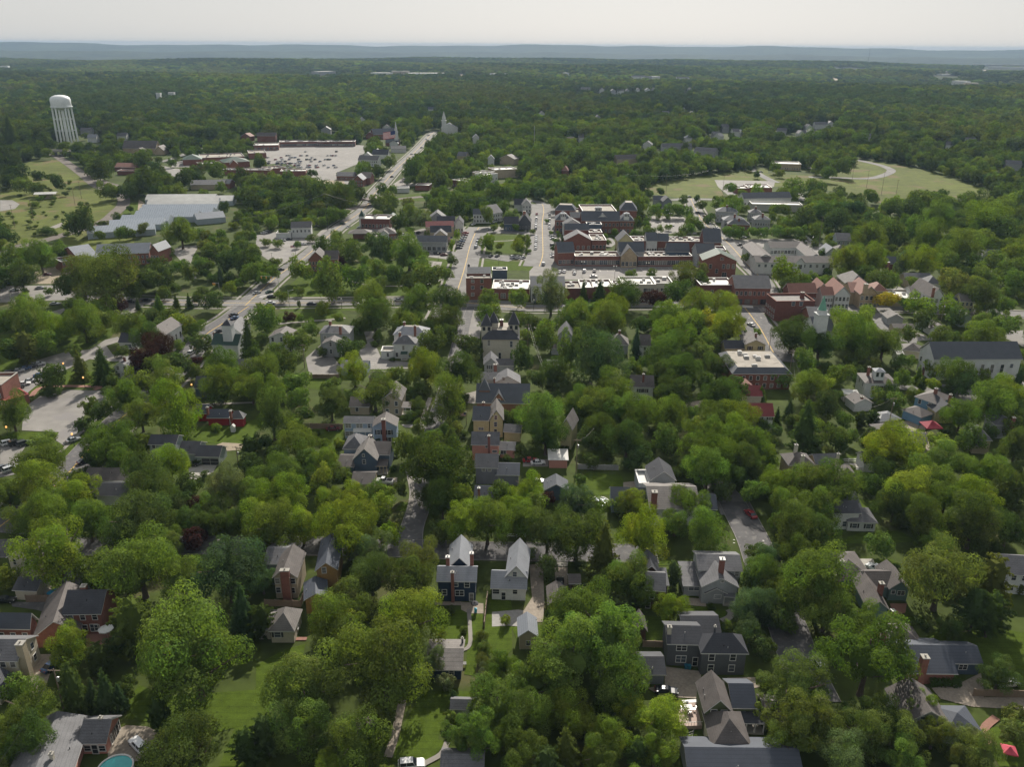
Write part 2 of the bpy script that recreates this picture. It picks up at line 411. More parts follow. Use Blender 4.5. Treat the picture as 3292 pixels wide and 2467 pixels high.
# ---------------------------------------------------------------- building kit
def brick(name, c, var=.16): return mat(name, c, .9, var, .9, .2, speck=(tuple(v*.6 for v in c), 3.0, .6))
WM = dict(
 white=lined('white_siding', (.50, .51, .50)), cream=lined('cream_siding', (.43, .39, .31)), tan=lined('tan_siding', (.34, .29, .21)),
 lgrey=lined('light_grey_siding', (.28, .29, .295)), grey=lined('grey_siding', (.17, .18, .20)), char=lined('charcoal_siding', (.085, .09, .10)),
 navy=lined('navy_siding', (.018, .034, .062)), blue=lined('light_blue_siding', (.24, .30, .38)), sky=lined('sky_blue_siding', (.14, .25, .35)),
 slate=lined('slate_blue_siding', (.07, .10, .14)), green=lined('olive_green_siding', (.085, .105, .045)), sage=lined('sage_siding', (.24, .28, .27)),
 mustard=lined('mustard_siding', (.27, .165, .06)), yellow=lined('yellow_siding', (.42, .38, .22)), pink=lined('salmon_siding', (.42, .20, .16)),
 red=lined('barn_red_siding', (.26, .022, .025)), brown=lined('dark_brown_siding', (.06, .035, .025)), teal=lined('blue_green_siding', (.12, .18, .17)),
 brick=brick('red_brick', (.19, .082, .062)), dbrick=brick('dark_brick', (.14, .058, .047)), obrick=brick('orange_brick', (.25, .105, .07)),
 stone=mat('sandstone', (.34, .27, .18), .9, .2, 1.2, .2), cbrick=mat('painted_brick', (.44, .41, .34), .85, .08, 1.2, .1), violet=lined('grey_violet_siding', (.17, .17, .21)),
 conc=mat('concrete_wall', (.35, .34, .31), .9, .12, 1), glass=mat('greenhouse_glass', (.27, .31, .34), .4, .1, .5), terra=lined('terracotta_siding', (.22, .11, .07)))
RM = dict(
 grey=lined('grey_shingles', (.105, .105, .112), .3, .72, .7, var=.2), dk=lined('dark_shingles', (.045, .047, .055), .3, .75, .7, var=.2), brn=lined('brown_shingles', (.095, .084, .080), .3, .75, .75, var=.2),
 lt=lined('light_grey_shingles', (.21, .22, .24), .3, .75, .7), blue=lined('blue_grey_shingles', (.056, .064, .082), .3, .75, .7), slate=lined('slate_tiles', (.075, .082, .095), .3, .65, .6),
 red=lined('red_metal', (.17, .035, .035), .4, .8, .5, 'X'), rshin=lined('red_shingles', (.22, .115, .09), .3, .75, .75), green=lined('green_shingles', (.025, .055, .042), .3, .75, .6),
 tan=lined('weathered_shingles', (.15, .138, .13), .3, .6, .8, var=.2), metal=lined('grey_metal', (.19, .205, .23), .45, .7, .45, 'X', spec=.5), flat=mat('roof_membrane', (.27, .245, .21), .9, .25, .25, 0, speck=((.2, .18, .15), .35, .58)),
 wht=mat('white_membrane', (.46, .455, .43), .7, .12, .2), dkf=mat('dark_membrane', (.05, .052, .06), .8, .2, .4), glassr=lined('greenhouse_panes', (.29, .325, .365), 1.6, .6, .45, 'X', spec=.6))
TRIM = mat('white_trim', (.50, .49, .47), .6, .06, 2); TRIMD = mat('dark_trim', (.07, .07, .075), .6, .06, 2); TRIMT = mat('tan_trim', (.36, .31, .22), .6, .08, 2)
GLASS = mat('window_glass', (.022, .026, .032), .08, .1, 2, spec=.6); GLASSES = [GLASS, GLASS, mat('window_glass_curtained', (.16, .155, .14), .25, .25, 1.2, spec=.6), mat('window_glass_blue', (.06, .075, .095), .08, .15, 1, spec=.8)]; DOORM = mat('door_paint', (.05, .05, .055), .5, .05, 3); SHUT = mat('black_shutter', (.012, .014, .018), .6, .05, 3)
GDOOR = lined('garage_door', (.42, .42, .40), .55, .8); METAL = mat('galvanised', (.5, .5, .5), .35, .1, 3, metal=.8); UNITM = mat('roof_unit_paint', (.30, .30, .29), .6, .2, 1.5); DKMET = mat('black_metal', (.02, .02, .022), .5, .05, 3)
CONC = mat('pale_concrete', (.30, .285, .255), .9, .12, 1); BRK = WM['brick']
FOOT = []; KEEP = []; LANDM = []; BOX = []
rb = random.Random(11)
class Bd:
    """a building: parts are given by the eave corners seen in the photograph"""
    def __init__(s, short, extra, name='house', cat='house', keep=True, group=None, det=False):
        s.short = short; s.label = (short+' '+extra).strip(); s.name = name; s.cat = cat; s.root = None; s.keep = keep; s.group = group; s.det = det; s.ms = []
    def mass(s, p, q, d, h, r='g', rise=2.0, wm='white', rm='grey', w=None, ws=None, ov=.4, trim=TRIM, units=0, wsz=(1.0, 1.5), sh=False, z0=0, fl=2.9, zb=1.0, par=.7, deck=None, ground=None):
        A = at(*p, z=h); B_ = at(*q, z=h); v = (B_-A).xy; L = v.length; ex = v.normalized(); ey = Vector((-ex.y, ex.x))
        D = d if isinstance(d, (int, float)) else max(3, max((at(*d, z=h)-A).xy.dot(ey), (at(*d, z=h)-B_).xy.dot(ey)*1.0))
        ang = math.atan2(ex.y, ex.x)
        if s.root is None:
            c = A.xy+ex*L/2+ey*D/2
            s.root = empty(s.name, (c.x, c.y, 0), s.label, s.cat, s.group, ang)
            s.rm = Matrix.Translation((c.x, c.y, 0)) @ Matrix.Rotation(ang, 4, 'Z'); s.inv = s.rm.inverted()
            LANDM.append((s.short, c.x, c.y))
        Mw = Matrix.Translation((A.x, A.y, 0)) @ Matrix.Rotation(ang, 4, 'Z'); T_ = s.inv @ Mw
        fp = [tuple((A.xy+ex*a+ey*b_)) for a, b_ in ((0, 0), (L, 0), (L, D), (0, D))]; FOOT.append(fp); BOX.append((s.short, fp))
        if s.keep:
            ps = [proj((x, y, z)) for x, y in fp for z in (0.5, h+rise*.8)]
            KEEP.append((min(a[0] for a in ps), min(a[1] for a in ps), max(a[0] for a in ps), max(a[1] for a in ps)-2, math.hypot(fp[0][0], fp[0][1])))
        wb = MB(); rbm = MB(); x0, x1, y0, y1 = ov, L-ov, ov, D-ov
        if r == 'f': x0, x1, y0, y1 = 0, L, 0, D
        P = lambda x, y, z: T_ @ Vector((x, y, z))
        if r == 'f':
            t = .3; zt = h
            wb.box(0, 0, z0, L, t, zt, 0, T_); wb.box(0, D-t, z0, L, D, zt, 0, T_); wb.box(0, t, z0, t, D-t, zt, 0, T_); wb.box(L-t, t, z0, L, D-t, zt, 0, T_)
            cb = MB(); 
            for bx in ((-.12, -.12, L+.12, t), (-.12, D-t, L+.12, D+.12), (-.12, t, t, D-t), (L-t, t, L+.12, D-t)): cb.box(bx[0], bx[1], zt+.002, bx[2], bx[3], zt+.25, 0, T_)
            cb.obj('cornice', trim, s.root)
            rbm.box(t, t, h-par-.3, L-t, D-t, h-par, 1, T_)
        else:
            wt = h-.12
            wb.box(x0, y0, z0, x1, y1, wt, 0, T_)
            if r == 'G':
                wb.face([P(x0, y0, wt), P(x1, y0, wt), P(L/2, y0, wt+rise*(1-2*ov/L))]); wb.face([P(x1, y1, wt), P(x0, y1, wt), P(L/2, y1, wt+rise*(1-2*ov/L))])
                prof = [(0, h-.2), (0, h), (L/2, h+rise), (L, h), (L, h-.2), (L/2, h+rise-.22)]
                k = len(rbm.V); rbm.V += [P(a, 0, b_) for a, b_ in prof]+[P(a, D, b_) for a, b_ in prof]
                fs = [((1, 2, 8, 7)[::-1], 1), ((2, 3, 9, 8)[::-1], 1), ((0, 1, 7, 6)[::-1], 0), ((3, 4, 10, 9)[::-1], 0), ((4, 5, 11, 10)[::-1], 0), ((5, 0, 6, 11)[::-1], 0), ((0, 5, 2, 1), 0), ((5, 4, 3, 2), 0), ((6, 7, 8, 11), 0), ((11, 8, 9, 10), 0)]
                for f, m_ in fs: rbm.F.append(tuple(k+a for a in f)); rbm.M.append(m_)
            elif r == 'g':
                hh = wt+rise*(1-2*ov/D)
                wb.face([P(x0, y1, wt), P(x0, y0, wt), P(x0, D/2, hh)]); wb.face([P(x1, y0, wt), P(x1, y1, wt), P(x1, D/2, hh)])
                prof = [(0, h-.2), (0, h), (D/2, h+rise), (D, h), (D, h-.2), (D/2, h+rise-.22)]
                k = len(rbm.V); rbm.V += [P(0, a, b_) for a, b_ in prof]+[P(L, a, b_) for a, b_ in prof]
                fs = [((1, 2, 8, 7), 1), ((2, 3, 9, 8), 1), ((0, 1, 7, 6), 0), ((3, 4, 10, 9), 0), ((4, 5, 11, 10), 0), ((5, 0, 6, 11), 0), ((0, 5, 2, 1)[::-1], 0), ((5, 4, 3, 2)[::-1], 0), ((6, 7, 8, 11)[::-1], 0), ((11, 8, 9, 10)[::-1], 0)]
                for f, m_ in fs: rbm.F.append(tuple(k+a for a in f)); rbm.M.append(m_)
            elif r in 'hm':
                e = min(L, D)/2 if r == 'h' else (deck or 1.6)
                if deck and r == 'h': e = min(e, deck)
                if r == 'h' and not deck:
                    T4 = [(e, e), (L-e, e), (L-e, D-e), (e, D-e)]
                else: T4 = [(e, e), (L-e, e), (L-e, D-e), (e, D-e)]
                lo = [(0, 0), (L, 0), (L, D), (0, D)]
                k = len(rbm.V); rbm.V += [P(a, b_, h-.22) for a, b_ in lo]+[P(a, b_, h) for a, b_ in lo]+[P(a, b_, h+rise) for a, b_ in T4]
                for i in range(4):
                    j = (i+1) % 4; rbm.F.append((k+i, k+j, k+4+j, k+4+i)); rbm.M.append(0); rbm.F.append((k+4+i, k+4+j, k+8+j, k+8+i)); rbm.M.append(1)
                rbm.F.append((k+3, k+2, k+1, k)); rbm.M.append(0); rbm.F.append((k+8, k+9, k+10, k+11)); rbm.M.append(2)
            elif r == 's':
                k = len(rbm.V); lo = [(0, 0, h), (L, 0, h), (L, D, h+rise), (0, D, h+rise)]
                rbm.V += [P(a, b_, c-.18) for a, b_, c in lo]+[P(*a) for a in lo]
                for i in range(4):
                    j = (i+1) % 4; rbm.F.append((k+i, k+j, k+4+j, k+4+i)); rbm.M.append(0)
                rbm.F.append((k+3, k+2, k+1, k)); rbm.M.append(0); rbm.F.append((k+4, k+5, k+6, k+7)); rbm.M.append(1)
                k = len(wb.V); wb.face([P(x0, y0, wt), P(x0, y1, wt), P(x0, y1, wt+rise*.9)]); wb.face([P(x1, y0, wt), P(x1, y1, wt), P(x1, y1, wt+rise*.9)]); wb.face([P(x0, y1, wt), P(x1, y1, wt), P(x1, y1, wt+rise*.9), P(x0, y1, wt+rise*.9)])
        W_ = wb.obj('wall', [WM[wm], trim], s.root); Rf = rbm.obj('roof', [trim, RM[rm], RM['flat'] if (deck or r == 'm') else RM[rm]], s.root)
        if ground: # darker or different base band standing proud of the wall
            gbm = MB(); gbm.box(x0-.04, y0-.04, 0, x1+.04, y0, 3.3, 0, T_); gbm.obj('shopfront', WM[ground], s.root)
        ms = dict(T=T_, L=L, D=D, h=h, x0=x0, x1=x1, y0=y0, y1=y1, A=A, ex=ex, ey=ey, roof=Rf, wall=W_, rise=rise, r=r); s.ms.append(ms); s.cur = ms
        if s.det and r in 'gGh' and L > 5 and D > 5:
            for i in range(rb.choice((1, 1, 2))):
                vb = MB(); u = rb.uniform(.25, .75); f_ = rb.uniform(.12, .3)
                if r == 'G': vx, vy, vz = L*f_, D*u, h+rise*2*f_
                else: vx, vy, vz = L*(.35+.3*u), D*f_, h+rise*2*f_*(D/max(D, 2*min(L, D)/2))
                q_ = T_ @ Vector((vx, vy, 0)); vb.tube((q_.x, q_.y, vz-.3), (q_.x, q_.y, vz+.38), .075, .075, 7, 0); vb.obj('roof_vent', UNITM if rb.random() < .5 else DKMET, s.root)
        if w:
            n, rows = w
            for j in range(rows):
                for i in range(n):
                    u = (i+.5)/n*(x1-x0)+x0
                    z = zb+j*fl
                    if z+wsz[1] < h-.1+(rise*.5 if r == 'G' else 0): s.window('f', u, z, wsz[0], wsz[1], sh)
        if ws:
            n, rows = ws; c = A.xy+ex*L/2; side = 'l' if (Vector((0, 0))-c).dot(ex) < 0 else 'r'
            for j in range(rows):
                for i in range(n):
                    z = zb+j*fl
                    if z+wsz[1] < h-.1: s.window(side, (i+.5)/n*(y1-y0)+y0, z, wsz[0], wsz[1], sh)
        for i in range(units):
            ub = MB(); a = rb.uniform(1.5, max(1.6, L-3.5)); c = rb.uniform(1.2, max(1.3, D-3)); z = h-par+.003 if r == 'f' else h+rise+.003; w1 = rb.uniform(1, 2.2); w2 = rb.uniform(1, 1.8); hh = rb.uniform(.6, 1.3)
            ub.box(a, c, z, a+w1, c+w2, z+hh, 0, T_); ub.box(a+.2, c+.2, z+hh+.002, a+w1-.2, c+w2-.2, z+hh+.12, 1, T_)
            ub.obj('roof_unit', [UNITM if i % 3 else TRIM, DKMET], s.root)
        return s
    def place(s, side, u, z, dep=0.0):
        """local matrix for something on a wall: x along, y outwards (-), z up"""
        m = s.cur
        if side == 'f': M_ = Matrix.Translation((u, m['y0'], z))
        elif side == 'l': M_ = Matrix.Translation((m['x0'], u, z)) @ Matrix.Rotation(-math.pi/2, 4, 'Z')
        else: M_ = Matrix.Translation((m['x1'], u, z)) @ Matrix.Rotation(math.pi/2, 4, 'Z')
        return m['T'] @ M_
    def window(s, side, u, z, w=1.0, h=1.5, sh=False, kind='window', fm=None):
        m_ = s.cur; lim = (m_['x0'], m_['x1']) if side == 'f' else (m_['y0'], m_['y1']); u = min(max(u, lim[0]+w/2+.15), max(lim[1]-w/2-.15, lim[0]+w/2+.15))
        T_ = s.place(side, u, z); b = MB(); t = .12 if s.det else .1; a = w/2; fm = fm or TRIM
        b.box(-a-t, -.09, -t, -a, 0, h+t, 0, T_); b.box(a, -.09, -t, a+t, 0, h+t, 0, T_); b.box(-a, -.09, h, a, 0, h+t, 0, T_); b.box(-a, -.11, -t, a, 0, 0, 0, T_)
        b.box(-a, -.05, h*.5-.035, a, -.031, h*.5+.035, 0, T_)
        if w > 1.5: b.box(-.05, -.06, 0, .05, -.0315, h, 0, T_)
        if sh: b.box(-a-t-.45, -.06, 0, -a-t-.01, 0, h, 1, T_); b.box(a+t+.01, -.06, 0, a+t+.45, 0, h, 1, T_)
        g = MB(); g.face([T_ @ Vector(p) for p in ((-a, -.03, 0), (a, -.03, 0), (a, -.03, h), (-a, -.03, h))])
        if s.det:
            o = b.obj(kind, [fm, SHUT], s.root); g.obj('pane', rb.choice(GLASSES), o)
        else:
            b.face(g.V, 2); o = b.obj(kind, [fm, SHUT, rb.choice(GLASSES)], s.root)
        return o
    def wp(s, x, y, w=1.0, h=1.5, sh=False, kind='window', side='f', fm=None):
        """window whose centre is seen at (x, y) on the current mass's wall"""
        m = s.cur; sx, sy = src(x, y); d = fw + rt*((sx-CX)/F_PX) - up*((sy-CY)/F_PX); o = Vector((0, 0, H))
        Mi = (s.rm @ s.place(side, 0, 0)).inverted(); o2 = Mi @ o; d2 = Mi.to_3x3() @ d; t = -o2.y/d2.y; p = o2+d2*t
        u = p.x; 
        if side == 'r': u = p.x
        if side == 'l': u = -p.x
        zz = p.z-h/2
        if zz < -.5 or zz > 30: return
        if kind == 'door': zz = .1
        T_ = (u, max(.1, zz)); return s.window(side, T_[0], T_[1], w, h, sh, kind, fm)
    def door(s, u, w=1.0, h=2.1, side='f', m_=None):
        T_ = s.place(side, u*s.cur['L'] if side == 'f' else u*s.cur['D'], .15); b = MB(); a = w/2
        b.box(-a-.12, -.08, 0, -a, 0, h+.12, 0, T_); b.box(a, -.08, 0, a+.12, 0, h+.12, 0, T_); b.box(-a, -.08, h, a, 0, h+.12, 0, T_); b.box(-a, -.045, 0, a, 0, h-.002, 1, T_)
        return b.obj('door' if w < 2 else 'garage_door', [TRIM, m_ or (DOORM if w < 2 else GDOOR)], s.root)
    def chim(s, x, y, zt, w=.9, z0=None, m_='brick', capm=None, dy=None):
        p = s.inv @ at(x, y, zt); b = MB(); a = w/2; c = (dy or w)/2; z0 = s.ms[0]['h']-.5 if z0 is None else z0
        b.box(p.x-a, p.y-c, z0, p.x+a, p.y+c, zt-.2, 0); o = b.obj('chimney', WM[m_], s.root)
        k = MB(); k.box(p.x-a-.1, p.y-c-.1, zt-.2, p.x+a+.1, p.y+c+.1, zt, 0); k.box(p.x-.15, p.y-.15, zt+.002, p.x+.15, p.y+.15, zt+.35, 0); k.obj('chimney_cap', capm or CONC, o); return s
    def porch(s, p, q, d, h, rm='grey', posts=4, rise=.6, trim=TRIM):
        A = at(*p, z=h); B_ = at(*q, z=h); v = (B_-A).xy; L = v.length; ex = v.normalized(); ang = math.atan2(ex.y, ex.x)
        T_ = s.inv @ Matrix.Translation((A.x, A.y, 0)) @ Matrix.Rotation(ang, 4, 'Z'); b = MB()
        lo = [(0, 0, h), (L, 0, h), (L, d, h+rise), (0, d, h+rise)]; b.V += [T_ @ Vector((a, c, e-.2)) for a, c, e in lo]+[T_ @ Vector(a) for a in lo]
        for i in range(4): b.F.append((i, (i+1) % 4, 4+(i+1) % 4, 4+i)); b.M.append(0)
        b.F += [(3, 2, 1, 0), (4, 5, 6, 7)]; b.M += [0, 1]; b.obj('porch_roof', [trim, RM[rm]], s.root)
        fb = MB(); fb.box(.1, .1, 0, L-.1, d, .35, 0, T_); fb.obj('porch_floor', CONC, s.root)
        for i in range(posts):
            c = MB(); x = .25+(L-.5)*i/(posts-1); c.box(x-.1, .2, .36, x+.1, .4, h-.21, 0, T_); c.obj('porch_post', trim, s.root)
        return s
    def cupola(s, x, y, zt, w, m_='white', rm='grey', wins=2, pt=1.2, z0=None):
        p = s.inv @ at(x, y, zt); b = MB(); a = w/2; z0 = s.cur['h']+s.cur['rise']*.4 if z0 is None else z0
        b.box(p.x-a, p.y-a, z0, p.x+a, p.y+a, zt, 0)
        r_ = MB(); a2 = a+.25; r_.V = [Vector((p.x+i*a2, p.y+j*a2, zt)) for i, j in ((-1, -1), (1, -1), (1, 1), (-1, 1))]+[Vector((p.x, p.y, zt+pt))]
        r_.F = [(0, 1, 4), (1, 2, 4), (2, 3, 4), (3, 0, 4), (3, 2, 1, 0)]; r_.M = [0]*5
        o = b.obj('cupola', WM[m_], s.root); r_.obj('cupola_roof', RM[rm], o)
        if wins:
            g = MB()
            for i in range(wins):
                u = p.x-a+w*(i+.5)/wins; hw = w/wins*.28
                g.box(u-hw, p.y-a-.04, zt-(zt-z0)*.75 if zt-z0 < 3 else zt-2, u+hw, p.y-a, zt-.35, 0)
            g.obj('louvre', GLASS, o)
        return s
    def spire(s, x, y, zt, zb, w, m_='white', ptm=None):
        """steeple whose tip is seen at x, y"""
        p = s.inv @ at(x, y, zt); b = MB(); a = w/2; hb = zb+(zt-zb)*.25
        b.box(p.x-a, p.y-a, zb-6, p.x+a, p.y+a, hb, 0); b.box(p.x-a*1.15, p.y-a*1.15, hb, p.x+a*1.15, p.y+a*1.15, hb+.4, 0)
        b.box(p.x-a*.75, p.y-a*.75, hb+.4, p.x+a*.75, p.y+a*.75, hb+.4+(zt-zb)*.15, 0)
        o = b.obj('steeple', WM[m_], s.root); c = MB(); c.lathe(p.x, p.y, [(hb+.4+(zt-zb)*.15, a*.85), (zt, .05)], 8); c.obj('spire', ptm or TRIM, o); return s
    def sky(s, x, y, z, w=1.0, h=1.0):
        pass
# ---------------------------------------------------------------- the houses near the viewer
def HB(short, extra, **k): return Bd(short, extra, det=True, **k)
frame('B1')
b = HB('red brick house', 'with dark roofs and a white umbrella on its terrace')
b.mass((395, 672), (655, 667), 9, 5.6, 'g', 3.2, 'brick', 'dk', w=(3, 2)); b.wp(612, 755, 1.6, 1.8)
b.mass((207, 826), (520, 775), 15, 3, 'G', 3.4, 'obrick', 'brn'); b.mass((-60, 762), (195, 767), (228, 700), 3.8, 'g', 3, 'brick', 'blue', w=(3, 1)); b.chim(540, 480, 9.5, 1.1)
b = HB('cream house with tall brick chimney', 'at the lower corner beside a gravel drive')
b.mass((-170, 975), (114, 975), 8, 5.6, 'g', 2.3, 'cream', 'grey', w=(4, 2), ws=(2, 2)); b.chim(130, 852, 9, 1.4, 0, 'tan'); b.mass((-10, 1185), (106, 1062), 6, 3.2, 'g', 1.8, 'cream', 'dk', w=(3, 1))
b = HB('cream gabled house', 'behind the bright yellow-green tree by the left road'); b.mass((35, 300), (205, 345), 10, 5.6, 'G', 2.6, 'cream', 'brn', w=(2, 2)); b.mass((75, 512), (238, 520), 6, 2.9, 'g', 1.6, 'cream', 'dk')
b = HB('grey-roofed cottage', 'half hidden behind the bright yellow-green tree'); b.mass((385, 490), (545, 492), 9, 3, 'g', 2, 'white', 'grey', w=(3, 1))
b = HB('pink brick ranch house', 'with a grey L-shaped roof beside the round pool')
b.mass((500, 1510), (688, 1508), (792, 1322), 2.9, 'g', 2.4, 'pink', 'grey', ov=.5); b.wp(568, 1538, 1.1, 1.2); b.wp(663, 1538, 1.1, 1.2); b.wp(617, 1546, 1.0, 2.0, kind='door')
b.window('r', 4, .2, 3.2, 2.1, kind='garage_door'); b.window('r', 9, .2, 3.2, 2.1, kind='garage_door')
b.mass((425, 1850), (596, 1330), 11, 2.9, 'g', 2.4, 'pink', 'grey', ov=.5); b.chim(330, 1568, 5.8, .6, 4, 'cbrick'); b.chim(651, 1335, 5.6, .6, 4, 'cbrick')
frame('B2')
b = HB('cream cottage with pyramid roof', 'standing behind the mown lawn'); b.mass((78, 780), (250, 780), (303, 634), 3.3, 'h', 2.8, 'cream', 'tan', w=None); b.wp(140, 800, 1.3, 1.3, True); b.window('r', 4, 1, 1.2, 1.3)
b.mass((-10, 770), (95, 770), 7, 2.8, 'g', 1.4, 'cream', 'tan')
b = HB('tan house with broad brick chimney', 'beside the mustard barn house')
b.mass((103, 432), (268, 430), (348, 266), 6, 'G', 2.5, 'tan', 'brn'); 
for x, y in ((138, 452), (240, 452), (145, 510), (238, 512)): b.wp(x, y, 1.0, 1.4)
b.chim(185, 378, 8.6, 2.0, 0, 'brick', dy=1.0); b.mass((45, 345), (190, 345), 9, 5, 'g', 1.8, 'lgrey', 'grey'); b.mass((60, 415), (130, 415), 4, 3, 's', .8, 'grey', 'dk')
b = HB('mustard barn house', 'with a stepped blue-grey roof'); b.mass((380, 388), (532, 380), 13, 6.6, 'G', 2.2, 'mustard', 'blue'); b.wp(441, 382, .9, 1.5); b.mass((308, 578), (470, 556), (560, 430), 4.2, 'G', 1.4, 'mustard', 'blue')
b = HB('navy blue house', 'with white windows and a slim brick chimney')
b.mass((1168, 455), (1432, 458), 6.4, 5.7, 'g', 2.0, 'navy', 'lt')
for x, y, w in ((1222, 525, 1.0), (1296, 470, .9), (1368, 475, 1.1), (1320, 530, 1.9)): b.wp(x, y, w, 1.4)
b.wp(1397, 550, .9, 2.1, kind='door'); b.chim(1273, 392, 8.4, .7, 0, 'brick')
b.mass((1240, 372), (1398, 372), 10, 5.6, 'G', 3.1, 'navy', 'lt'); b.chim(1243, 292, 9.6, .8, 5, capm=TRIM); b.chim(1398, 268, 9.8, .8, 5, capm=TRIM)
b.porch((1372, 520), (1424, 520), 1.2, 2.7, 'lt', 2)
b = HB('white cottage with pale grey roof', 'beside the gravel drive'); b.mass((1518, 500), (1758, 508), 7.5, 3.4, 'g', 2.4, 'white', 'lt')
b.wp(1556, 520, 1.5, 1.2); b.wp(1680, 520, 1.0, 1.3); b.wp(1605, 530, .9, 2.0, kind='door'); b.mass((1612, 428), (1762, 436), 12, 5.0, 'G', 3.3, 'white', 'lt'); b.wp(1678, 408, .9, 1.3)
b = HB('navy garage with weathered metal roof', 'at the bottom of the mown back lawn', name='garage', cat='garage'); b.mass((1095, 1030), (1340, 1032), 9.5, 2.7, 'g', 1.5, 'navy', 'tan', w=None); b.wp(1268, 1046, .9, 1.2); b.chim(1338, 822, 4.6, .4, 3, 'char')
b = HB('small grey shed', 'under the feathery tree beside the stepping-stone path', name='shed', cat='shed'); b.mass((1255, 1285), (1420, 1290), 3.4, 2.4, 'g', 1.0, 'lgrey', 'grey')
b = HB('low grey-roofed outbuilding', 'at the bottom edge of the picture', name='shed', cat='shed'); b.mass((1190, 1680), (1480, 1684), 5, 2.8, 'g', 1.2, 'grey', 'grey')
frame('B3')
b = HB('tan barn with metal roof', 'standing at the end of the gravel drive', name='barn', cat='barn'); b.mass((38, 815), (172, 813), (108, 690), 3.7, 'G', 1.7, 'tan', 'metal'); b.wp(105, 855, .8, 1.1)
b = HB('brown open garage', 'beside the white-trunked birch', name='garage', cat='garage'); b.mass((230, 606), (360, 606), 7, 2.9, 'G', 1.6, 'brown', 'brn'); b.mass((366, 470), (450, 470), 4, 2.8, 'g', 1.2, 'brown', 'brn')
b = HB('dark brown house', 'with a white-edged lean-to roof'); b.mass((862, 512), (1000, 522), 8, 5.2, 'g', 2.3, 'brown', 'grey'); b.wp(908, 550, .9, 1.4); b.wp(855, 612, .9, 1.4); b.mass((838, 408), (965, 410), 7, 5.2, 'G', 2.4, 'brown', 'dk'); b.mass((925, 480), (1022, 482), 6, 4.5, 's', .8, 'brown', 'dk')
b = HB('dark brown shed', 'with a steep gable by the lawn', name='shed', cat='shed'); b.mass((792, 778), (882, 780), 5, 3.2, 'G', 2.2, 'brown', 'brn')
b = HB('pale grey farmhouse', 'with a lit chimney top and stepped roofs')
b.mass((1205, 380), (1498, 388), (1480, 262), 6.2, 'g', 1.8, 'lgrey', 'grey'); b.wp(1458, 405, .9, 1.3); b.mass((1228, 492), (1475, 496), 7, 4.8, 'G', 2.6, 'lgrey', 'grey'); b.wp(1365, 455, .6, .6)
b.mass((1248, 535), (1400, 535), 5, 3, 'G', 1.5, 'lgrey', 'grey'); b.wp(1333, 553, 1.5, 1.0); b.porch((1372, 553), (1452, 560), 2, 2.7, 'grey', 2)
b.mass((1108, 485), (1236, 487), 8, 3, 's', 1.5, 'lgrey', 'grey', w=None); b.wp(1180, 498, 2.4, 1.2); b.chim(1365, 305, 11, 1.1, 6, 'brick', TRIM)
b = HB('low charcoal garage', 'between the pale grey farmhouse and the charcoal house', name='garage', cat='garage'); b.mass((1105, 800), (1362, 800), 8, 2.7, 'g', 1.9, 'char', 'dk')
b = HB('big charcoal house', 'with hipped roof and white corner trim')
b.mass((1225, 922), (1537, 925), (1478, 800), 5.8, 'h', 2.8, 'char', 'dk')
for x, y in ((1295, 947), (1433, 947), (1288, 1016), (1423, 1018)): b.wp(x, y, 1.1, 1.6)
b.mass((1004, 862), (1240, 868), 7.5, 5.8, 'g', 1.9, 'char', 'dk'); b.wp(1100, 886, 2.0, 1.3); b.wp(1095, 958, 2.0, 1.6, kind='bay_window'); b.wp(1187, 972, .95, 2.1, kind='door'); b.chim(1318, 745, 9.2, .35, 6, 'char'); b.chim(1022, 745, 8.6, .8, 5, 'cbrick')
b = HB('charcoal garage', 'with a white corner post beside the black car', name='garage', cat='garage'); b.mass((832, 1062), (1003, 1062), 7, 2.7, 'g', 1.7, 'grey', 'dk')
b = HB('olive green house', 'with a steep front gable beside the wooden deck')
b.mass((1245, 1310), (1440, 1312), (1388, 1110), 5.4, 'G', 3.1, 'green', 'brn')
for x, y in ((1307, 1308), (1373, 1311), (1332, 1378)): b.wp(x, y, 1.05, 1.5)
b.mass((1425, 1278), (1592, 1280), 8, 4.4, 'g', 2.4, 'green', 'blue'); b.porch((1405, 1372), (1648, 1380), 3, 2.8, 'dk', 5); b.mass((1640, 1360), (1760, 1364), 7, 3, 'g', 1.6, 'green', 'brn')
b = HB('dark-roofed bottom house', 'with a brown pyramid roof rising behind it'); b.mass((1295, 1538), (1562, 1542), 9, 4.2, 'h', 3.4, 'cbrick', 'brn'); b.mass((1140, 1720), (1900, 1730), 9, 3.2, 'g', 2.1, 'lgrey', 'blue')
frame('B4')
b = HB('white cottage with black shutters', 'across the lower street'); b.mass((515, 68), (715, 76), 8, 3, 'h', 2.2, 'white', 'grey', w=(2, 1), sh=True, wsz=(1.2, 1.3)); b.mass((420, 14), (606, 14), 7, 5.2, 'g', 2, 'white', 'dk', w=(3, 1))
b = HB('brown-roofed rambling house', 'with blue-green gable and a lit window'); b.mass((785, 505), (928, 508), 9, 3.4, 'G', 2.2, 'teal', 'brn'); b.wp(812, 524, .8, .9); b.wp(862, 530, 1.6, 1.1)
b.mass((430, 445), (690, 445), 12, 3.2, 'h', 2.6, 'teal', 'brn'); b.mass((640, 632), (792, 640), 12, 3, 'G', 2.2, 'teal', 'brn'); b.mass((640, 490), (830, 490), 7, 3.3, 'g', 2.0, 'teal', 'brn'); b.chim(738, 462, 7, 1.0, 2, 'brick'); b.chim(480, 318, 7, .9, 4, 'cbrick')
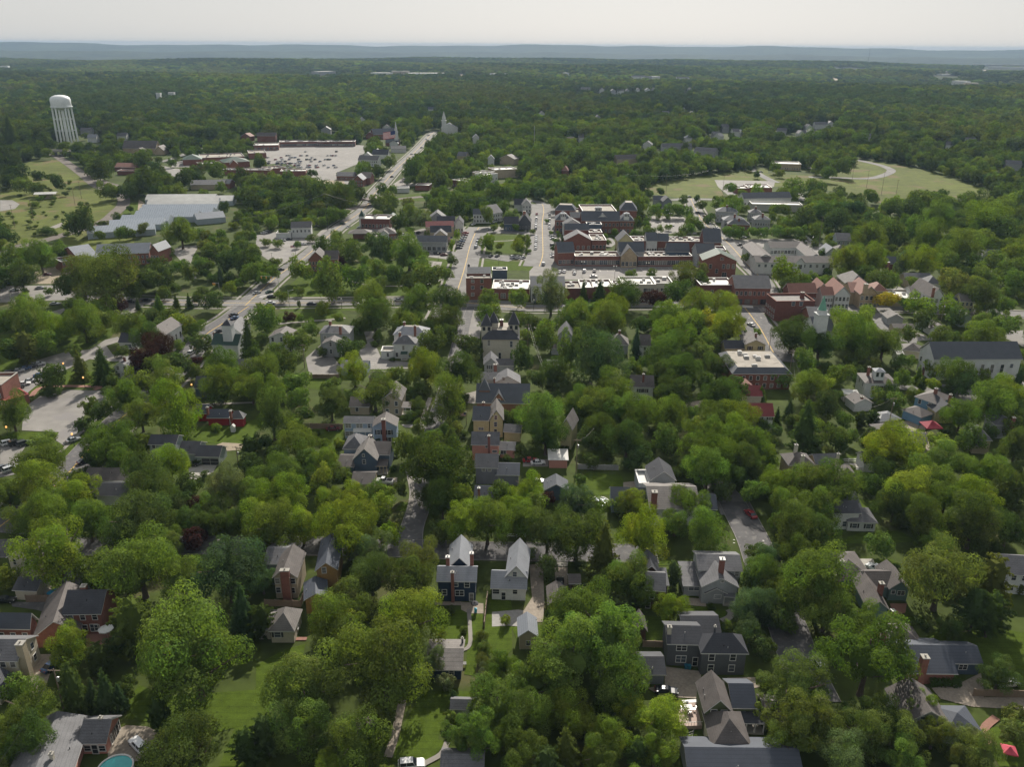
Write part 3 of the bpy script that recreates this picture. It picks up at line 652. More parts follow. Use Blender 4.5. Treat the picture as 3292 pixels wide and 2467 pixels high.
b = HB('long blue-grey ranch', 'with brick end and big brick chimney'); b.mass((905, 1052), (1236, 1057), 11, 3.1, 'g', 2.7, 'brick', 'blue', ov=.5); b.mass((1200, 988), (1400, 992), 7, 3.1, 'g', 1.8, 'slate', 'blue'); b.wp(1264, 1010, 1.6, 1.2); b.chim(1020, 940, 7.2, 1.3, 0, 'brick')
b.mass((760, 880), (1026, 886), 8, 3, 'h', 2.4, 'slate', 'brn'); b.chim(710, 742, 6.5, 1.3, 2, 'brick'); b.chim(758, 772, 6.3, .8, 2, 'brick')
b = HB('grey house with long gable roof', 'and skylights near the brick path'); b.mass((885, 1378), (1195, 1380), (1052, 1152), 3.2, 'G', 3.0, 'lgrey', 'brn'); b.wp(1000, 1350, .8, 1.2); b.mass((1150, 1442), (1402, 1446), (1340, 1262), 2.9, 'h', 1.6, 'lgrey', 'blue')
b = HB('pale blue-white house', 'at the right edge behind the big pine'); b.mass((1560, 410), (1860, 430), 9, 5.6, 'g', 2.6, 'white', 'grey', w=(4, 2))
b = HB('slate-roofed corner building', 'at the bottom edge among dark trees'); b.mass((-60, 1715), (118, 1712), 7, 3, 'g', 1.8, 'grey', 'blue')
# ---------------------------------------------------------------- middle distance
frame('M1')
b = HB('white chapel with green roof', 'and a small belfry beside the left road', name='church', cat='church'); b.mass((1742, 283), (1968, 288), (2005, 222), 6.6, 'g', 3.4, 'white', 'green')
for x in (1765, 1808, 1856, 1905): b.wp(x, 340, .9, 2.4, kind='arched_window')
b.mass((1835, 190), (2000, 190), 14, 6, 'G', 3.5, 'white', 'grey'); b.cupola(1882, 110, 14.5, 3.8, 'white', 'dk', 0, 2.2, 0); b.chim(1768, 175, 10, .8)
b.mass((1945, 462), (2080, 450), 7, 3, 'g', 1.8, 'cream', 'grey')
b = HB('white meeting hall', 'with brown roof between two maroon trees', name='hall', cat='hall'); b.mass((1362, 202), (1508, 110), 9.5, 7.6, 'g', 3.2, 'white', 'brn', w=(4, 1), wsz=(1.2, 2.6), zb=2.4)
b = HB('white garage with navy roof', 'beside the parking lot entrance', name='garage', cat='garage'); b.mass((972, 262), (1130, 264), 9, 3.1, 'g', 3.0, 'white', 'dk'); b.wp(1060, 290, 2.6, 1.4)
b = HB('small white gabled house', 'behind the tall dark spruce'); b.mass((930, 462), (1062, 466), 8, 5.2, 'G', 2.2, 'white', 'grey', w=(2, 2)); b.chim(1025, 378, 8.6, .7, 4)
b = HB('red brick school building', 'with a red canopy at the left edge', name='brick_building', cat='building'); b.mass((-360, 622), (8, 615), 12, 8.6, 'f', 0, 'brick', 'flat', w=(5, 2), trim=CONC); b.mass((40, 745), (236, 690), 8, 3.2, 'f', 0, 'brick', 'red', trim=mat('red_fascia', (.3, .06, .06)), par=.1)
b = HB('dark barn', 'behind the tall round tree', name='barn', cat='barn'); b.mass((1600, 640), (1722, 640), 8, 4.2, 'g', 3.2, 'slate', 'dk')
b = HB('barn-red cottage', 'with a white pergola and dark roofs'); b.mass((1893, 890), (2012, 890), (2060, 852), 3.3, 'h', 2.2, 'red', 'grey'); b.mass((1705, 886), (1893, 886), 6, 3, 'g', 2, 'red', 'blue'); b.mass((1610, 850), (1718, 850), 6, 3, 'g', 2.2, 'red', 'blue'); b.chim(1712, 795, 6.5, .7); b.chim(1903, 825, 6.5, .7)
b.porch((1810, 885), (1900, 885), 2.5, 2.7, 'wht', 4, 0)
b = HB('tiny white playhouse', 'on the lawn in front of the barn-red cottage', name='playhouse', cat='playhouse'); b.mass((1900, 962), (1938, 962), 1.4, 2.0, 'G', .8, 'white', 'wht', ov=.1)
b = HB('sage split-level house', 'with dark roofs and a double garage door'); b.mass((1218, 1105), (1452, 1108), (1525, 1030), 5.6, 'g', 1.9, 'sage', 'dk'); b.wp(1270, 1122, 1, 1.2); b.wp(1405, 1120, 1, 1.2); b.wp(1355, 1135, 1, 1.2)
b.mass((1465, 1182), (1628, 1186), 8.5, 3.1, 'g', 2.4, 'sage', 'dk'); b.wp(1540, 1205, 1, 2, kind='door'); b.mass((1608, 1205), (1812, 1210), (1868, 1122), 3.1, 'g', 2.2, 'sage', 'dk'); b.window('f', 5.2, .15, 5.2, 2.2, kind='garage_door', fm=GDOOR)
b = HB('long white shed', 'with brown roof beside the left road', name='shed', cat='shed'); b.mass((680, 1402), (1100, 1404), 8, 3.2, 'g', 2, 'white', 'brn'); b.mass((780, 1530), (1100, 1532), 8, 3.2, 'g', 2, 'white', 'dk')
frame('M2')
b = HB('white two-storey house', 'with grey hipped gable near the park path'); b.mass((98, 218), (306, 222), 9, 6.2, 'G', 2.2, 'white', 'brn'); 
for x, y in ((138, 236), (210, 236), (142, 290), (225, 292)): b.wp(x, y, .95, 1.7)
b.wp(282, 300, .9, 2.1, kind='door')
b = HB('grey Victorian house', 'with flat-topped hip roof and two chimneys'); b.mass((518, 182), (772, 186), 10, 6.8, 'h', 1.9, 'lgrey', 'grey', deck=4, w=(3, 2)); b.chim(612, 82, 10.5, 1.0); b.chim(695, 125, 10, 1.0); b.mass((540, 272), (702, 276), 6, 5.8, 'G', 1.8, 'lgrey', 'brn'); b.wp(616, 275, .9, 1.8, kind='window'); b.wp(620, 335, .9, 1.8)
b = HB('large white house', 'with green awning beside a striped parking lot'); b.mass((1130, 196), (1410, 204), 10, 6.8, 'h', 2.4, 'white', 'lt', deck=4); b.chim(1313, 120, 11, .9); b.chim(1225, 90, 10.6, .9)
b.mass((1126, 275), (1322, 278), 8, 6.4, 'h', 2.6, 'white', 'grey'); b.chim(1188, 175, 9.8, .9)
for x, y in ((1218, 306), (1165, 362), (1272, 365)): b.wp(x, y, .9, 1.7)
b.mass((1033, 335), (1136, 335), 6, 3.4, 'f', 0, 'white', 'flat'); b.wp(1090, 362, .9, 1.6); b.porch((1193, 360), (1250, 360), 2, 2.8, 'green', 2)
b = HB('pale blue-walled garage', 'between two asphalt yards', name='garage', cat='garage'); b.mass((690, 472), (918, 476), 9, 3.2, 'g', 1.7, 'blue', 'slate')
b = HB('low brown-roofed sheds', 'behind the clump of light green trees', name='shed', cat='shed'); b.mass((925, 548), (1090, 552), 6, 3, 'h', 1.8, 'tan', 'brn')
b = HB('tan bungalow', 'with brown roof under the forked tree'); b.mass((765, 792), (940, 795), 8, 3.2, 'g', 2.2, 'tan', 'brn'); b.wp(835, 815, 1.0, 1.4); b.mass((1030, 738), (1205, 742), 11, 6, 'G', 3, 'tan', 'brn', w=(2, 2)); b.porch((1190, 800), (1280, 800), 4, 3, 'brn', 3)
b = HB('light blue house', 'with black shutters and a full-height brick chimney'); b.mass((958, 957), (1168, 955), (1195, 885), 5.9, 'G', 2.4, 'blue', 'brn')
for x, y in ((1013, 1003), (1102, 1005), (1105, 1065)): b.wp(x, y, 1.0, 1.6, True)
b.chim(1052, 893, 9.8, 1.2, 0, 'dbrick'); b.mass((716, 928), (968, 930), 5.5, 5.7, 'g', 1.3, 'blue', 'grey')
for x, y, w in ((762, 950, 1.8), (855, 950, 2.0), (935, 950, .9), (762, 1015, 2.6)): b.wp(x, y, w, 1.5)
b.porch((800, 1000), (955, 1000), 1.5, 3.2, 'wht', 4)
b = HB('slate blue gabled house', 'with brown roofs and a rainbow flag by its porch'); b.mass((795, 1232), (1002, 1236), 9, 5.2, 'G', 3.8, 'slate', 'tan'); b.wp(893, 1248, .9, 1.4); b.wp(888, 1195, .6, .8)
b.mass((870, 1188), (1108, 1192), 9, 5.3, 'g', 2.4, 'slate', 'brn'); b.mass((712, 1142), (890, 1145), 9, 5, 'h', 2.8, 'blue', 'grey'); b.mass((668, 1290), (812, 1292), 9, 3.2, 'g', 1.8, 'slate', 'brn'); b.mass((782, 1432), (974, 1434), 8, 2.9, 'g', 1.8, 'tan', 'brn'); b.porch((985, 1285), (1085, 1285), 3.5, 3, 'brn', 4, .8, TRIMT); b.chim(943, 1028, 9, 1.0)
b = HB('cream brick mansion', 'with dark mansard roof and pointed towers', name='mansion', cat='mansion'); b.mass((1866, 238), (2180, 240), 16, 8.6, 'm', 3.2, 'cbrick', 'dk', deck=3.2, trim=TRIMT)
for x, y in ((1925, 262), (2110, 275), (2015, 370), (2110, 370)): b.wp(x, y, 1.0, 2.6)
b.cupola(1906, 112, 13.5, 4.2, 'cbrick', 'dk', 2, 5.0, 6); b.cupola(1965, 88, 14.0, 3.6, 'cbrick', 'dk', 0, 4.6, 6); b.cupola(2130, 102, 13.6, 4.2, 'cbrick', 'dk', 2, 5.4, 6); b.chim(2030, 70, 14.5, 1.4, 9, 'dbrick', TRIM)
b = HB('small grey gabled house', 'right below the cream brick mansion'); b.mass((1878, 444), (2004, 444), 8, 5.2, 'G', 2.8, 'lgrey', 'grey'); b.wp(1930, 465, .9, 1.5, True); b.wp(1930, 512, .9, 1.4, True); b.mass((1985, 452), (2140, 452), 6, 4.6, 'g', 1.8, 'lgrey', 'dk'); b.chim(1978, 440, 7.8, 1.2, 3)
b = HB('white gabled cottage', 'with grey roofs behind the slate-roofed house'); b.mass((1965, 598), (2190, 598), 8, 5, 'G', 2.9, 'white', 'grey'); b.wp(2046, 560, .8, 1.3); b.wp(2085, 610, .8, 1.4); b.mass((1855, 570), (1995, 570), 7, 4.6, 'g', 1.8, 'white', 'grey'); b.chim(1970, 556, 7.5, .6, 4)
b = HB('terracotta house with big slate roof', 'and a turret'); b.mass((1815, 762), (2265, 768), 12, 6.2, 'g', 5.0, 'terra', 'slate'); b.mass((1942, 760), (2070, 760), 6, 6.2, 'G', 3.8, 'terra', 'slate'); b.wp(2003, 745, 1.2, 1.5); b.cupola(1890, 642, 9.5, 3.6, 'terra', 'slate', 0, 3.8, 5)
b = HB('yellow house', 'with blue-grey bands and a pale front gable'); b.mass((1786, 905), (1935, 908), 9, 6.2, 'g', 3.2, 'yellow', 'slate'); b.wp(1860, 975, 1.6, .8); b.mass((1922, 905), (2050, 905), 10, 6.4, 'G', 3.8, 'yellow', 'tan'); b.wp(1982, 882, .8, 1.4); b.wp(1980, 938, .9, 1.6); b.wp(1980, 995, .9, 1.4); b.chim(1880, 755, 10.6, .8); b.mass((2040, 1000), (2190, 1010), 6, 3.4, 'g', 1.6, 'yellow', 'grey')
b = HB('salmon pink house', 'with a slim brick chimney on its front'); b.mass((1775, 1108), (2012, 1112), 8, 5.6, 'g', 2.7, 'pink', 'grey'); b.wp(1905, 1122, .7, .8); b.wp(1972, 1162, 1.4, .7); b.wp(1905, 1185, .9, 2.1, kind='door'); b.chim(1925, 1030, 9.6, .7, 0, 'dbrick'); b.mass((2008, 1148), (2145, 1152), 6, 3, 'g', 1.4, 'pink', 'grey'); b.wp(2040, 1170, 1.6, 1.2)
b = HB('grey-violet house', 'below the salmon pink house'); b.mass((1803, 1298), (2002, 1302), 8.5, 5.6, 'g', 2.6, 'violet', 'grey'); b.wp(1882, 1312, .9, 1.0); b.wp(1930, 1312, .9, 1.0); b.mass((1975, 1358), (2180, 1362), 8, 3.6, 'g', 2, 'violet', 'blue')
b = HB('low dark-roofed house', 'hidden under bright trees below the grey-violet house'); b.mass((1800, 1560), (1960, 1562), 8, 3.4, 'g', 2.2, 'lgrey', 'blue'); b.chim(1842, 1462, 7, .6, 3, 'brick', TRIM)
frame('M3')
b = HB('grey steep-gabled house', 'behind the mansion garden'); b.mass((375, 205), (502, 210), 9, 5.6, 'G', 4.0, 'lgrey', 'grey'); b.mass((320, 310), (450, 310), 7, 3, 'g', 2, 'lgrey', 'brn'); b.mass((290, 455), (420, 455), 7, 2.8, 'g', 1.4, 'grey', 'slate')
b = HB('house with pinkish pyramid roof', 'beside the blue spruce'); b.mass((798, 278), (968, 284), 9, 4.2, 'h', 3.8, 'lgrey', 'tan'); b.chim(890, 160, 9.2, .9, 5); b.wp(905, 300, 1.2, 1.3)
b = HB('white house with brown roof', 'just beside the blue spruce'); b.mass((1035, 286), (1150, 288), 9, 5.8, 'g', 3.4, 'white', 'brn'); b.wp(1098, 312, .9, 1.4); b.wp(1098, 350, .9, 1.4)
b = HB('white house with black-shuttered windows', 'in the dark tree belt'); b.mass((980, 628), (1178, 634), 9, 5.4, 'g', 3.0, 'white', 'brn'); b.wp(1055, 660, .9, 1.4, True); b.wp(1103, 660, .9, 1.4, True); b.chim(1088, 520, 9.8, .7)
b = HB('tall yellow carriage house', 'with a bare gable behind the tall trees'); b.mass((392, 975), (500, 990), 9, 7, 'G', 4, 'yellow', 'tan')
b = HB('salmon shed wall', 'behind the picnic yard', name='shed', cat='shed'); b.mass((298, 1232), (468, 1234), 6, 3.0, 's', .8, 'pink', 'wht', trim=TRIM)
b = HB('grey hipped garage', 'in the yard beside the sunlit car', name='garage', cat='garage'); b.mass((260, 1488), (470, 1492), (440, 1400), 3.2, 'G', 2.2, 'slate', 'slate')
b = HB('house with huge weathered roof', 'and a brick chimney by the back lawn'); b.mass((1135, 1640), (1562, 1644), (1558, 1425), 5.2, 'g', 3.0, 'white', 'tan'); b.chim(1180, 1492, 10.2, 1.4, 4); b.mass((1140, 1405), (1362, 1405), 9, 5, 'G', 3, 'lgrey', 'dk'); b.mass((1052, 1428), (1140, 1428), 8, 4, 'f', 0, 'lgrey', 'wht'); b.mass((815, 1580), (1140, 1590), 8, 3.6, 'g', 2.6, 'blue', 'slate', w=None); b.mass((1560, 1640), (1702, 1645), 9, 3.6, 'g', 2.2, 'slate', 'blue')
b = HB('brick office with mansard skirt roof', 'and white rooftop ducts', name='brick_building', cat='building'); b.mass((1822, 520), (2318, 522), (2240, 352), 6.4, 'm', 1.8, 'brick', 'slate', deck=2.4, units=7, w=(8, 2), wsz=(1.1, 1.5), fl=3, zb=.8)
b = HB('red-roofed low house', 'behind the white house with red metal roof'); b.mass((1880, 705), (2075, 708), 8, 3.2, 'g', 2.8, 'cream', 'red'); b.mass((1895, 640), (2010, 640), 6, 3.4, 'G', 2, 'cream', 'rshin')
b = HB('white house with red metal roof', 'beside the tall spruces'); b.mass((1962, 872), (2172, 875), 8, 5.6, 'g', 3.2, 'white', 'red'); b.wp(2050, 885, .9, 1.4, True); b.wp(2105, 945, .9, 1.4, True); b.wp(2130, 888, .9, 1.4, True)
b = HB('cream house with black shutters', 'beside the wide street'); b.mass((1925, 278), (2106, 282), (2085, 205), 5.8, 'G', 2.2, 'yellow', 'brn'); b.wp(1967, 308, 1, 1.5, True); b.wp(2052, 308, 1, 1.5, True); b.chim(2018, 182, 9.5, .8); b.mass((1758, 312), (1928, 312), 7, 3.6, 'g', 2.6, 'yellow', 'dk', w=(3, 1), sh=True)
frame('M4')
b = HB('white house with cupola', 'and arched cupola windows'); b.mass((803, 597), (1078, 606), (730, 510), 6.4, 'h', 2.0, 'white', 'brn'); b.wp(865, 632, 1, 1.2); b.wp(935, 640, 1.4, 1.8, True)
b.window('l', 3, 4, .9, 1.5); b.window('l', 7, 4, .9, 1.5); b.cupola(917, 490, 10.6, 3.4, 'white', 'lt', 2, 1.0); b.chim(838, 462, 10.8, .9)
b.mass((715, 770), (875, 762), 7, 3.2, 'G', 1.8, 'white', 'brn'); b.chim(778, 708, 6.8, .9); b.porch((630, 688), (760, 695), 4.5, 3.2, 'wht', 4, .2)
b = HB('sky blue house', 'with brown hipped roof and blue porch'); b.mass((1206, 706), (1388, 770), (1560, 720), 6, 'h', 1.9, 'sky', 'brn', w=(2, 2)); b.chim(1392, 640, 9.6, .9); b.chim(1512, 690, 9, .8); b.mass((1105, 815), (1268, 882), (1382, 850), 3.3, 'h', 1.8, 'sky', 'brn')
b.mass((1388, 838), (1565, 835), 8, 4.4, 'G', 3.2, 'yellow', 'dk'); b.wp(1430, 855, 1, 1.3)
b = HB('white meeting-house church', 'with long slate roof and tall windows', name='church', cat='church'); b.mass((1372, 402), (2112, 400), (1225, 312), 8.8, 'g', 5.2, 'white', 'slate', ov=.5)
for x in (1450, 1530, 1610, 1690, 1770, 1850, 1932): b.wp(x, 478, 1.3, 3.4, kind='tall_window')
b.wp(2013, 454, 1.2, 1.6)
for u in (3, 6.5, 10): b.window('l', u, 4.5, 1.1, 1.8); 
b.window('l', 6.5, .2, 1.6, 2.6, kind='door', fm=mat('red_door', (.3, .02, .02)))
b = HB('sandstone house', 'with black shutters and three white chimneys'); b.mass((168, 1278), (395, 1276), (112, 1180), 5.8, 'h', 2.4, 'stone', 'brn'); b.wp(238, 1305, 1, 1.6, True); b.wp(318, 1305, 1, 1.6, True); b.chim(235, 1105, 10.4, .9, 5, 'cbrick'); b.chim(290, 1195, 9, .9, 5, 'cbrick'); b.mass((395, 1270), (598, 1262), 6, 5, 'g', 2, 'stone', 'grey'); b.chim(583, 1180, 8.6, .7, 3, 'cbrick')
b = HB('brown hipped garage', 'beside the sandstone house deck', name='garage', cat='garage'); b.mass((596, 1370), (742, 1374), 7, 3, 'h', 1.8, 'stone', 'brn')
b = HB('white shed with dark roof', 'behind the white railing', name='shed', cat='shed'); b.mass((790, 1262), (970, 1266), 7, 3.2, 'g', 2.4, 'white', 'dk')
b = HB('grey carport', 'behind the twin columnar conifers', name='carport', cat='carport'); b.mass((925, 918), (1108, 892), 7, 3, 'h', 1, 'grey', 'slate'); b.mass((920, 1000), (1045, 990), 6, 3, 'h', 1.2, 'tan', 'brn')
b = HB('dark slate outbuilding', 'beside the red canopy', name='outbuilding', cat='shed'); b.mass((1190, 1085), (1322, 1100), 9, 3.2, 'g', 1.8, 'slate', 'dk')
b = HB('tan house among tall trees', 'near the right edge'); b.mass((1700, 1065), (1860, 1075), 9, 5, 'h', 2.6, 'tan', 'grey'); b.wp(1745, 1100, 1, 1.4, True); b.mass((1880, 945), (2060, 950), 8, 5, 'h', 2, 'lgrey', 'grey'); b.chim(2035, 880, 8.6, .9)
b = HB('brown-roofed cottage', 'left of the meeting-house church'); b.mass((1110, 320), (1280, 340), 8, 3.4, 'h', 2.2, 'cream', 'brn'); b.mass((1065, 360), (1130, 360), 5, 3, 'g', 1, 'white', 'wht')
b = HB('weathered garage with sunlit roof', 'beside the back street', name='garage', cat='garage'); b.mass((985, 62), (1128, 66), 8, 3.4, 'G', 2.2, 'lgrey', 'tan'); b.mass((1040, 140), (1215, 142), 6, 2.8, 'g', 1.2, 'tan', 'brn')
b = HB('white-gabled low house', 'beside the utility pole'); b.mass((1340, 150), (1490, 152), 9, 3.2, 'G', 1.9, 'white', 'brn'); b.mass((1270, 110), (1400, 112), 7, 3, 'g', 1.6, 'white', 'brn')
b = HB('sage grey cottage', 'in front of the far street trees'); b.mass((1585, 55), (1700, 58), 7, 4.6, 'G', 2, 'sage', 'grey', w=(2, 1))
b = HB('dark-roofed house', 'with blue-grey roof by a small mown lawn'); b.mass((640, 1655), (790, 1652), 12, 3.2, 'g', 2.4, 'grey', 'blue')
# ---------------------------------------------------------------- ground sheets: roads, yards, walks, lawns
LV = [0]; CLEAR = []; PATHS = []
ASPH = mat('asphalt', (.088, .085, .087), .9, .24, .35, .15, speck=((.13, .125, .12), .6, .56)); ASPHL = mat('pale_asphalt', (.13, .125, .12), .9, .22, .3, .15, speck=((.155, .15, .145), .12, .52))
LOTM = mat('car_park_asphalt', (.185, .175, .162), .9, .2, .2, .1, speck=((.18, .17, .165), .09, .53)); WALKM = mat('pavement_concrete', (.20, .185, .165), .9, .1, .7); GRAV = mat('gravel', (.24, .205, .165), .95, .2, 2, .4)
LAWNM = lined('mown_lawn', (.054, .082, .010), 1.7, .82, .95, 'Y', .22, .05, 0); FIELDM = mat('meadow', (.080, .096, .018), .95, .25, .12, .3, spec=.1, speck=((.12, .10, .045), .035, .56)); BRKW = mat('brick_path', (.23, .12, .09), .9, .12, 2)
PAINT = mat('road_paint', (.60, .58, .54), .8, .12, 2); YPAINT = mat('yellow_road_paint', (.55, .35, .06), .8, .12, 2); BAL = mat('rail_ballast', (.115, .098, .085), .95, .2, 1.5, .3); SAND = mat('bare_sand', (.24, .20, .145), .95, .12, .8, .2); KERBM = mat('kerb_stone', (.2, .19, .175), .9, .15, 1.5); WATER = mat('pool_water', (.03, .30, .30), .1, .1, 1, spec=.6); DECKM = lined('wooden_deck', (.38, .29, .25), .16, .75, .8, 'X')
def tri_poly(name, pts, z, m_, kind='structure', thick=0):
    bm = bmesh.new(); vs = [bm.verts.new((p[0], p[1], z)) for p in pts]; f = bm.faces.new(vs); f.normal_update()
    if f.normal.z < 0: f.normal_flip()
    if thick:
        r_ = bmesh.ops.extrude_face_region(bm, geom=[f]); 
        for v in r_['geom']:
            if isinstance(v, bmesh.types.BMVert): v.co.z += thick
    bmesh.ops.triangulate(bm, faces=bm.faces[:])
    me = bpy.data.meshes.new(name); bm.to_mesh(me); bm.free(); me.materials.append(m_); o = bpy.data.objects.new(name, me); COL.objects.link(o)
    if kind: o['kind'] = kind
    return o
CLS = {'meadow': .005, 'lawn': .04, 'footpath': .145, 'brick_path': .145, 'track': .11, 'road': .11, 'railway': .11, 'pavement': .10}
def lift(nm='lot'): LV[0] += 1; return CLS.get(nm, .075)+LV[0]*.0002
def area(name, m_, s, clear=True, z=None, kind='structure'):
    n = [float(v) for v in s.replace(',', ' ').split()]; P = [tuple(at(n[i], n[i+1]).xy) for i in range(0, len(n), 2)]
    o = tri_poly(name, P, z or lift(name), m_, kind)
    CLEAR.append(P)
    return P
def smoothline(P, k=4):
    o = []
    for i in range(len(P)-1):
        p0 = P[max(0, i-1)]; p1 = P[i]; p2 = P[i+1]; p3 = P[min(len(P)-1, i+2)]
        for j in range(k):
            t = j/k; o.append(tuple(.5*((2*p1[a])+(-p0[a]+p2[a])*t+(2*p0[a]-5*p1[a]+4*p2[a]-p3[a])*t*t+(-p0[a]+3*p1[a]-3*p2[a]+p3[a])*t**3) for a in (0, 1)))
    o.append(P[-1]); return o
def strip(P, w, z, off=0):
    V = []; F = []
    for i, p in enumerate(P):
        a = Vector(P[max(0, i-1)]); c = Vector(P[min(len(P)-1, i+1)]); d = (c-a).normalized(); nn = Vector((-d.y, d.x)); ww = w[i] if isinstance(w, list) else w
        for s_ in (-.5, .5): V.append((p[0]+nn.x*(ww*s_+off), p[1]+nn.y*(ww*s_+off), z))
    for i in range(len(P)-1): F.append((2*i, 2*i+2, 2*i+3, 2*i+1) if False else (2*i+1, 2*i, 2*i+2, 2*i+3))
    return V, F
def road(name, m_, s, w, line=None, kerb=False, k=4, walk=0):
    n = [float(v) for v in s.replace(',', ' ').split()]; P = smoothline([tuple(at(n[i], n[i+1]).xy) for i in range(0, len(n), 2)], k)
    z = lift(name)
    if walk:
        for sg in (1, -1):
            V, F = strip(P, 1.3, z-.008, sg*(w/2+walk)); o = meshobj('pavement', V, F, WALKM); o['kind'] = 'structure'
    V, F = strip(P, w, z); o = meshobj(name, V, F, m_); o['kind'] = 'structure'; PATHS.append((P, w+(2*walk if walk else 0)))
    if kerb:
        b = MB()
        for sg in (1, -1):
            V, F = strip(P, .16, .22, sg*(w/2+.09)); kk = len(b.V); b.V += [Vector(v) for v in V]; b.F += [tuple(a+kk for a in f) for f in F]; b.M += [0]*len(F)
            for e in (0, 1):
                kk = len(b.V)
                for i in range(len(P)): v = Vector(V[2*i+e]); b.V += [v, Vector((v.x, v.y, 0))]
                for i in range(len(P)-1): b.F.append((kk+2*i, kk+2*i+1, kk+2*i+3, kk+2*i+2)); b.M.append(0)
        o = b.obj('kerb', KERBM); o['kind'] = 'structure'
    if line:
        b = MB(); L = 0
        for a, c in zip(P[:-1], P[1:]):
            a = Vector(a); c = Vector(c); ln = (c-a).length; d = (c-a)/max(ln, 1e-6); nn = Vector((-d.y, d.x)); t = 0
            for off in ((-.14, .14) if line == 'y' else (0,)):
                t = 0
                while t < ln:
                    e = min(ln, t+(ln if line == 'y' else 3)); p = a+d*t+nn*off; q_ = a+d*e+nn*off
                    b.face([(p.x-nn.x*.07, p.y-nn.y*.07, z+.004), (p.x+nn.x*.07, p.y+nn.y*.07, z+.004), (q_.x+nn.x*.07, q_.y+nn.y*.07, z+.004), (q_.x-nn.x*.07, q_.y-nn.y*.07, z+.004)][::-1]); t = e+(6 if line == 'w' else .01)
        o = b.obj('lane_marking', YPAINT if line == 'y' else PAINT); o['kind'] = 'structure'
    return P
def stripes(p, q, n, ln, ang=0, w=.14, m_=None):
    """parking bay lines between the ground points seen at p and q"""
    A = at(*p); B_ = at(*q); d = (B_-A).xy/max(1, n-1); e = d.normalized(); nn = Vector((-e.y, e.x)); t = math.radians(ang); v = nn*math.cos(t)+e*math.sin(t); b = MB(); s_ = Vector((-v.y, v.x))*(w/2)
    z = .075+LV[0]*.0002+.05
    for i in range(n):
        a = A.xy+d*i; c = a+v*ln; b.face([(a.x-s_.x, a.y-s_.y, z), (a.x+s_.x, a.y+s_.y, z), (c.x+s_.x, c.y+s_.y, z), (c.x-s_.x, c.y-s_.y, z)])
    o = b.obj('bay_marking', m_ or PAINT); o['kind'] = 'structure'
    for f in o.data.polygons:
        if f.normal.z < 0: o.data.flip_normals(); break
frame('D')
# meadows and mown grass first, paving above
area('meadow', FIELDM, '0,420 60,350 130,345 250,440 300,500 260,590 150,560 120,500 0,520', clear=False)
frame('U1'); area('meadow', FIELDM, '0,570 300,560 480,440 440,300 560,340 700,450 760,560 930,570 1010,650 1000,740 830,850 560,930 560,960 80,1050 0,1060', clear=True)
area('car_park', LOTM, '0,655 110,655 170,690 130,730 0,752'); area('lawn', LAWNM, '1120,690 1190,670 1200,740 1130,800 1040,800')
area('gravel_yard', SAND, '1200,650 1250,680 1230,760 1190,740'); area('gravel_yard', SAND, '230,1340 340,1250 520,1220 640,1240 600,1380 230,1380')
area('car_park', LOTM, '1480,1090 1580,1050 1720,1045 1680,1120 1640,1220 1700,1330 1640,1350 1580,1200'); area('car_park', LOTM, '0,1400 500,1390 700,1480 560,1520 0,1540')
area('path', WALKM, '430,890 540,845 540,880 480,900'); area('car_park', LOTM, '1310,330 1500,380 1620,390 1580,480 1480,440 1340,380'); area('car_park', LOTM, '1500,330 1640,300 1640,370 1480,370')
road('railway', BAL, '330,215 480,270 560,320 700,420 850,540 1030,600 1070,680 1000,760 880,850 600,940 400,1000 100,1070 -200,1130', 9.5)
road('railway', BAL, '820,470 920,510 1040,540', 9)
road('road', ASPHL, '-40,250 170,240 345,222 600,225 800,235 1000,250', 8); road('road', ASPHL, '780,185 900,190 1040,185', 7); road('road', ASPHL, '1310,340 1480,300 1620,250 1750,210 1840,180', 8)
frame('U2'); area('car_park', LOTM, '0,500 60,300 0,270 0,190 90,220 200,180 860,175 1000,190 960,210 880,340 690,420 700,480 440,480 440,400 280,340 150,340 60,350')
area('car_park', LOTM, '440,440 700,440 700,475 900,485 880,520 560,510 380,520 300,540'); area('bare_earth', SAND, '500,480 760,485 770,515 560,520')
area('car_park', LOTM, '0,960 170,930 300,985 520,960 560,920 600,900 640,880 560,980 400,1090 250,1200 100,1170 0,1100'); area('car_park', LOTM, '930,895 1200,890 1240,960 1440,900 1530,905 1480,1030 1280,1030 1240,1000 1190,1000 1000,960 980,920')
area('lawn', LAWNM, '260,1580 190,1480 440,1260 700,1290 760,1200 1500,1160 1740,1150 1700,1400 1820,1480 1700,1500 1000,1495 400,1495', clear=False); area('lawn', LAWNM, '220,1585 1000,1585 1000,1613 200,1613')
area('lawn', LAWNM, '1190,630 1400,600 1730,610 1500,660 1180,670', clear=False)
area('lawn', LAWNM, '1200,390 1380,240 1200,430 1130,450', clear=False)
area('car_park', LOTM, '1850,890 2212,880 2212,940 1950,940 1870,930'); area('car_park', LOTM, '1500,1100 1680,1090 1660,1170 1490,1145')
area('path', WALKM, '1480,1180 1610,1190 1590,1240 1500,1230')
P1 = road('road', ASPHL, '-440,1800 -200,1660 30,1450 200,1300 420,1150 600,990 700,900 830,810 940,730 1000,640 1030,590 1120,490 1230,370 1400,210 1520,80 1570,60', 10.5, 'y', True, walk=2.2)
area('pavement', WALKM, '1300,450 1240,480 1180,520 1120,530 1240,540 1420,530 1300,490', clear=True)
road('road', ASPHL, '-1600,1500 -700,1540 0,1545 600,1542 1150,1535 1800,1545 2212,1560', 11, 'y', True, walk=4)
road('road', ASPHL, '1640,1700 1720,1500 1800,1250 1850,1050 1900,930 1930,890', 15, 'y', True, walk=2.4); road('road', ASPHL, '1660,1115 1900,1130 2212,1175', 9)
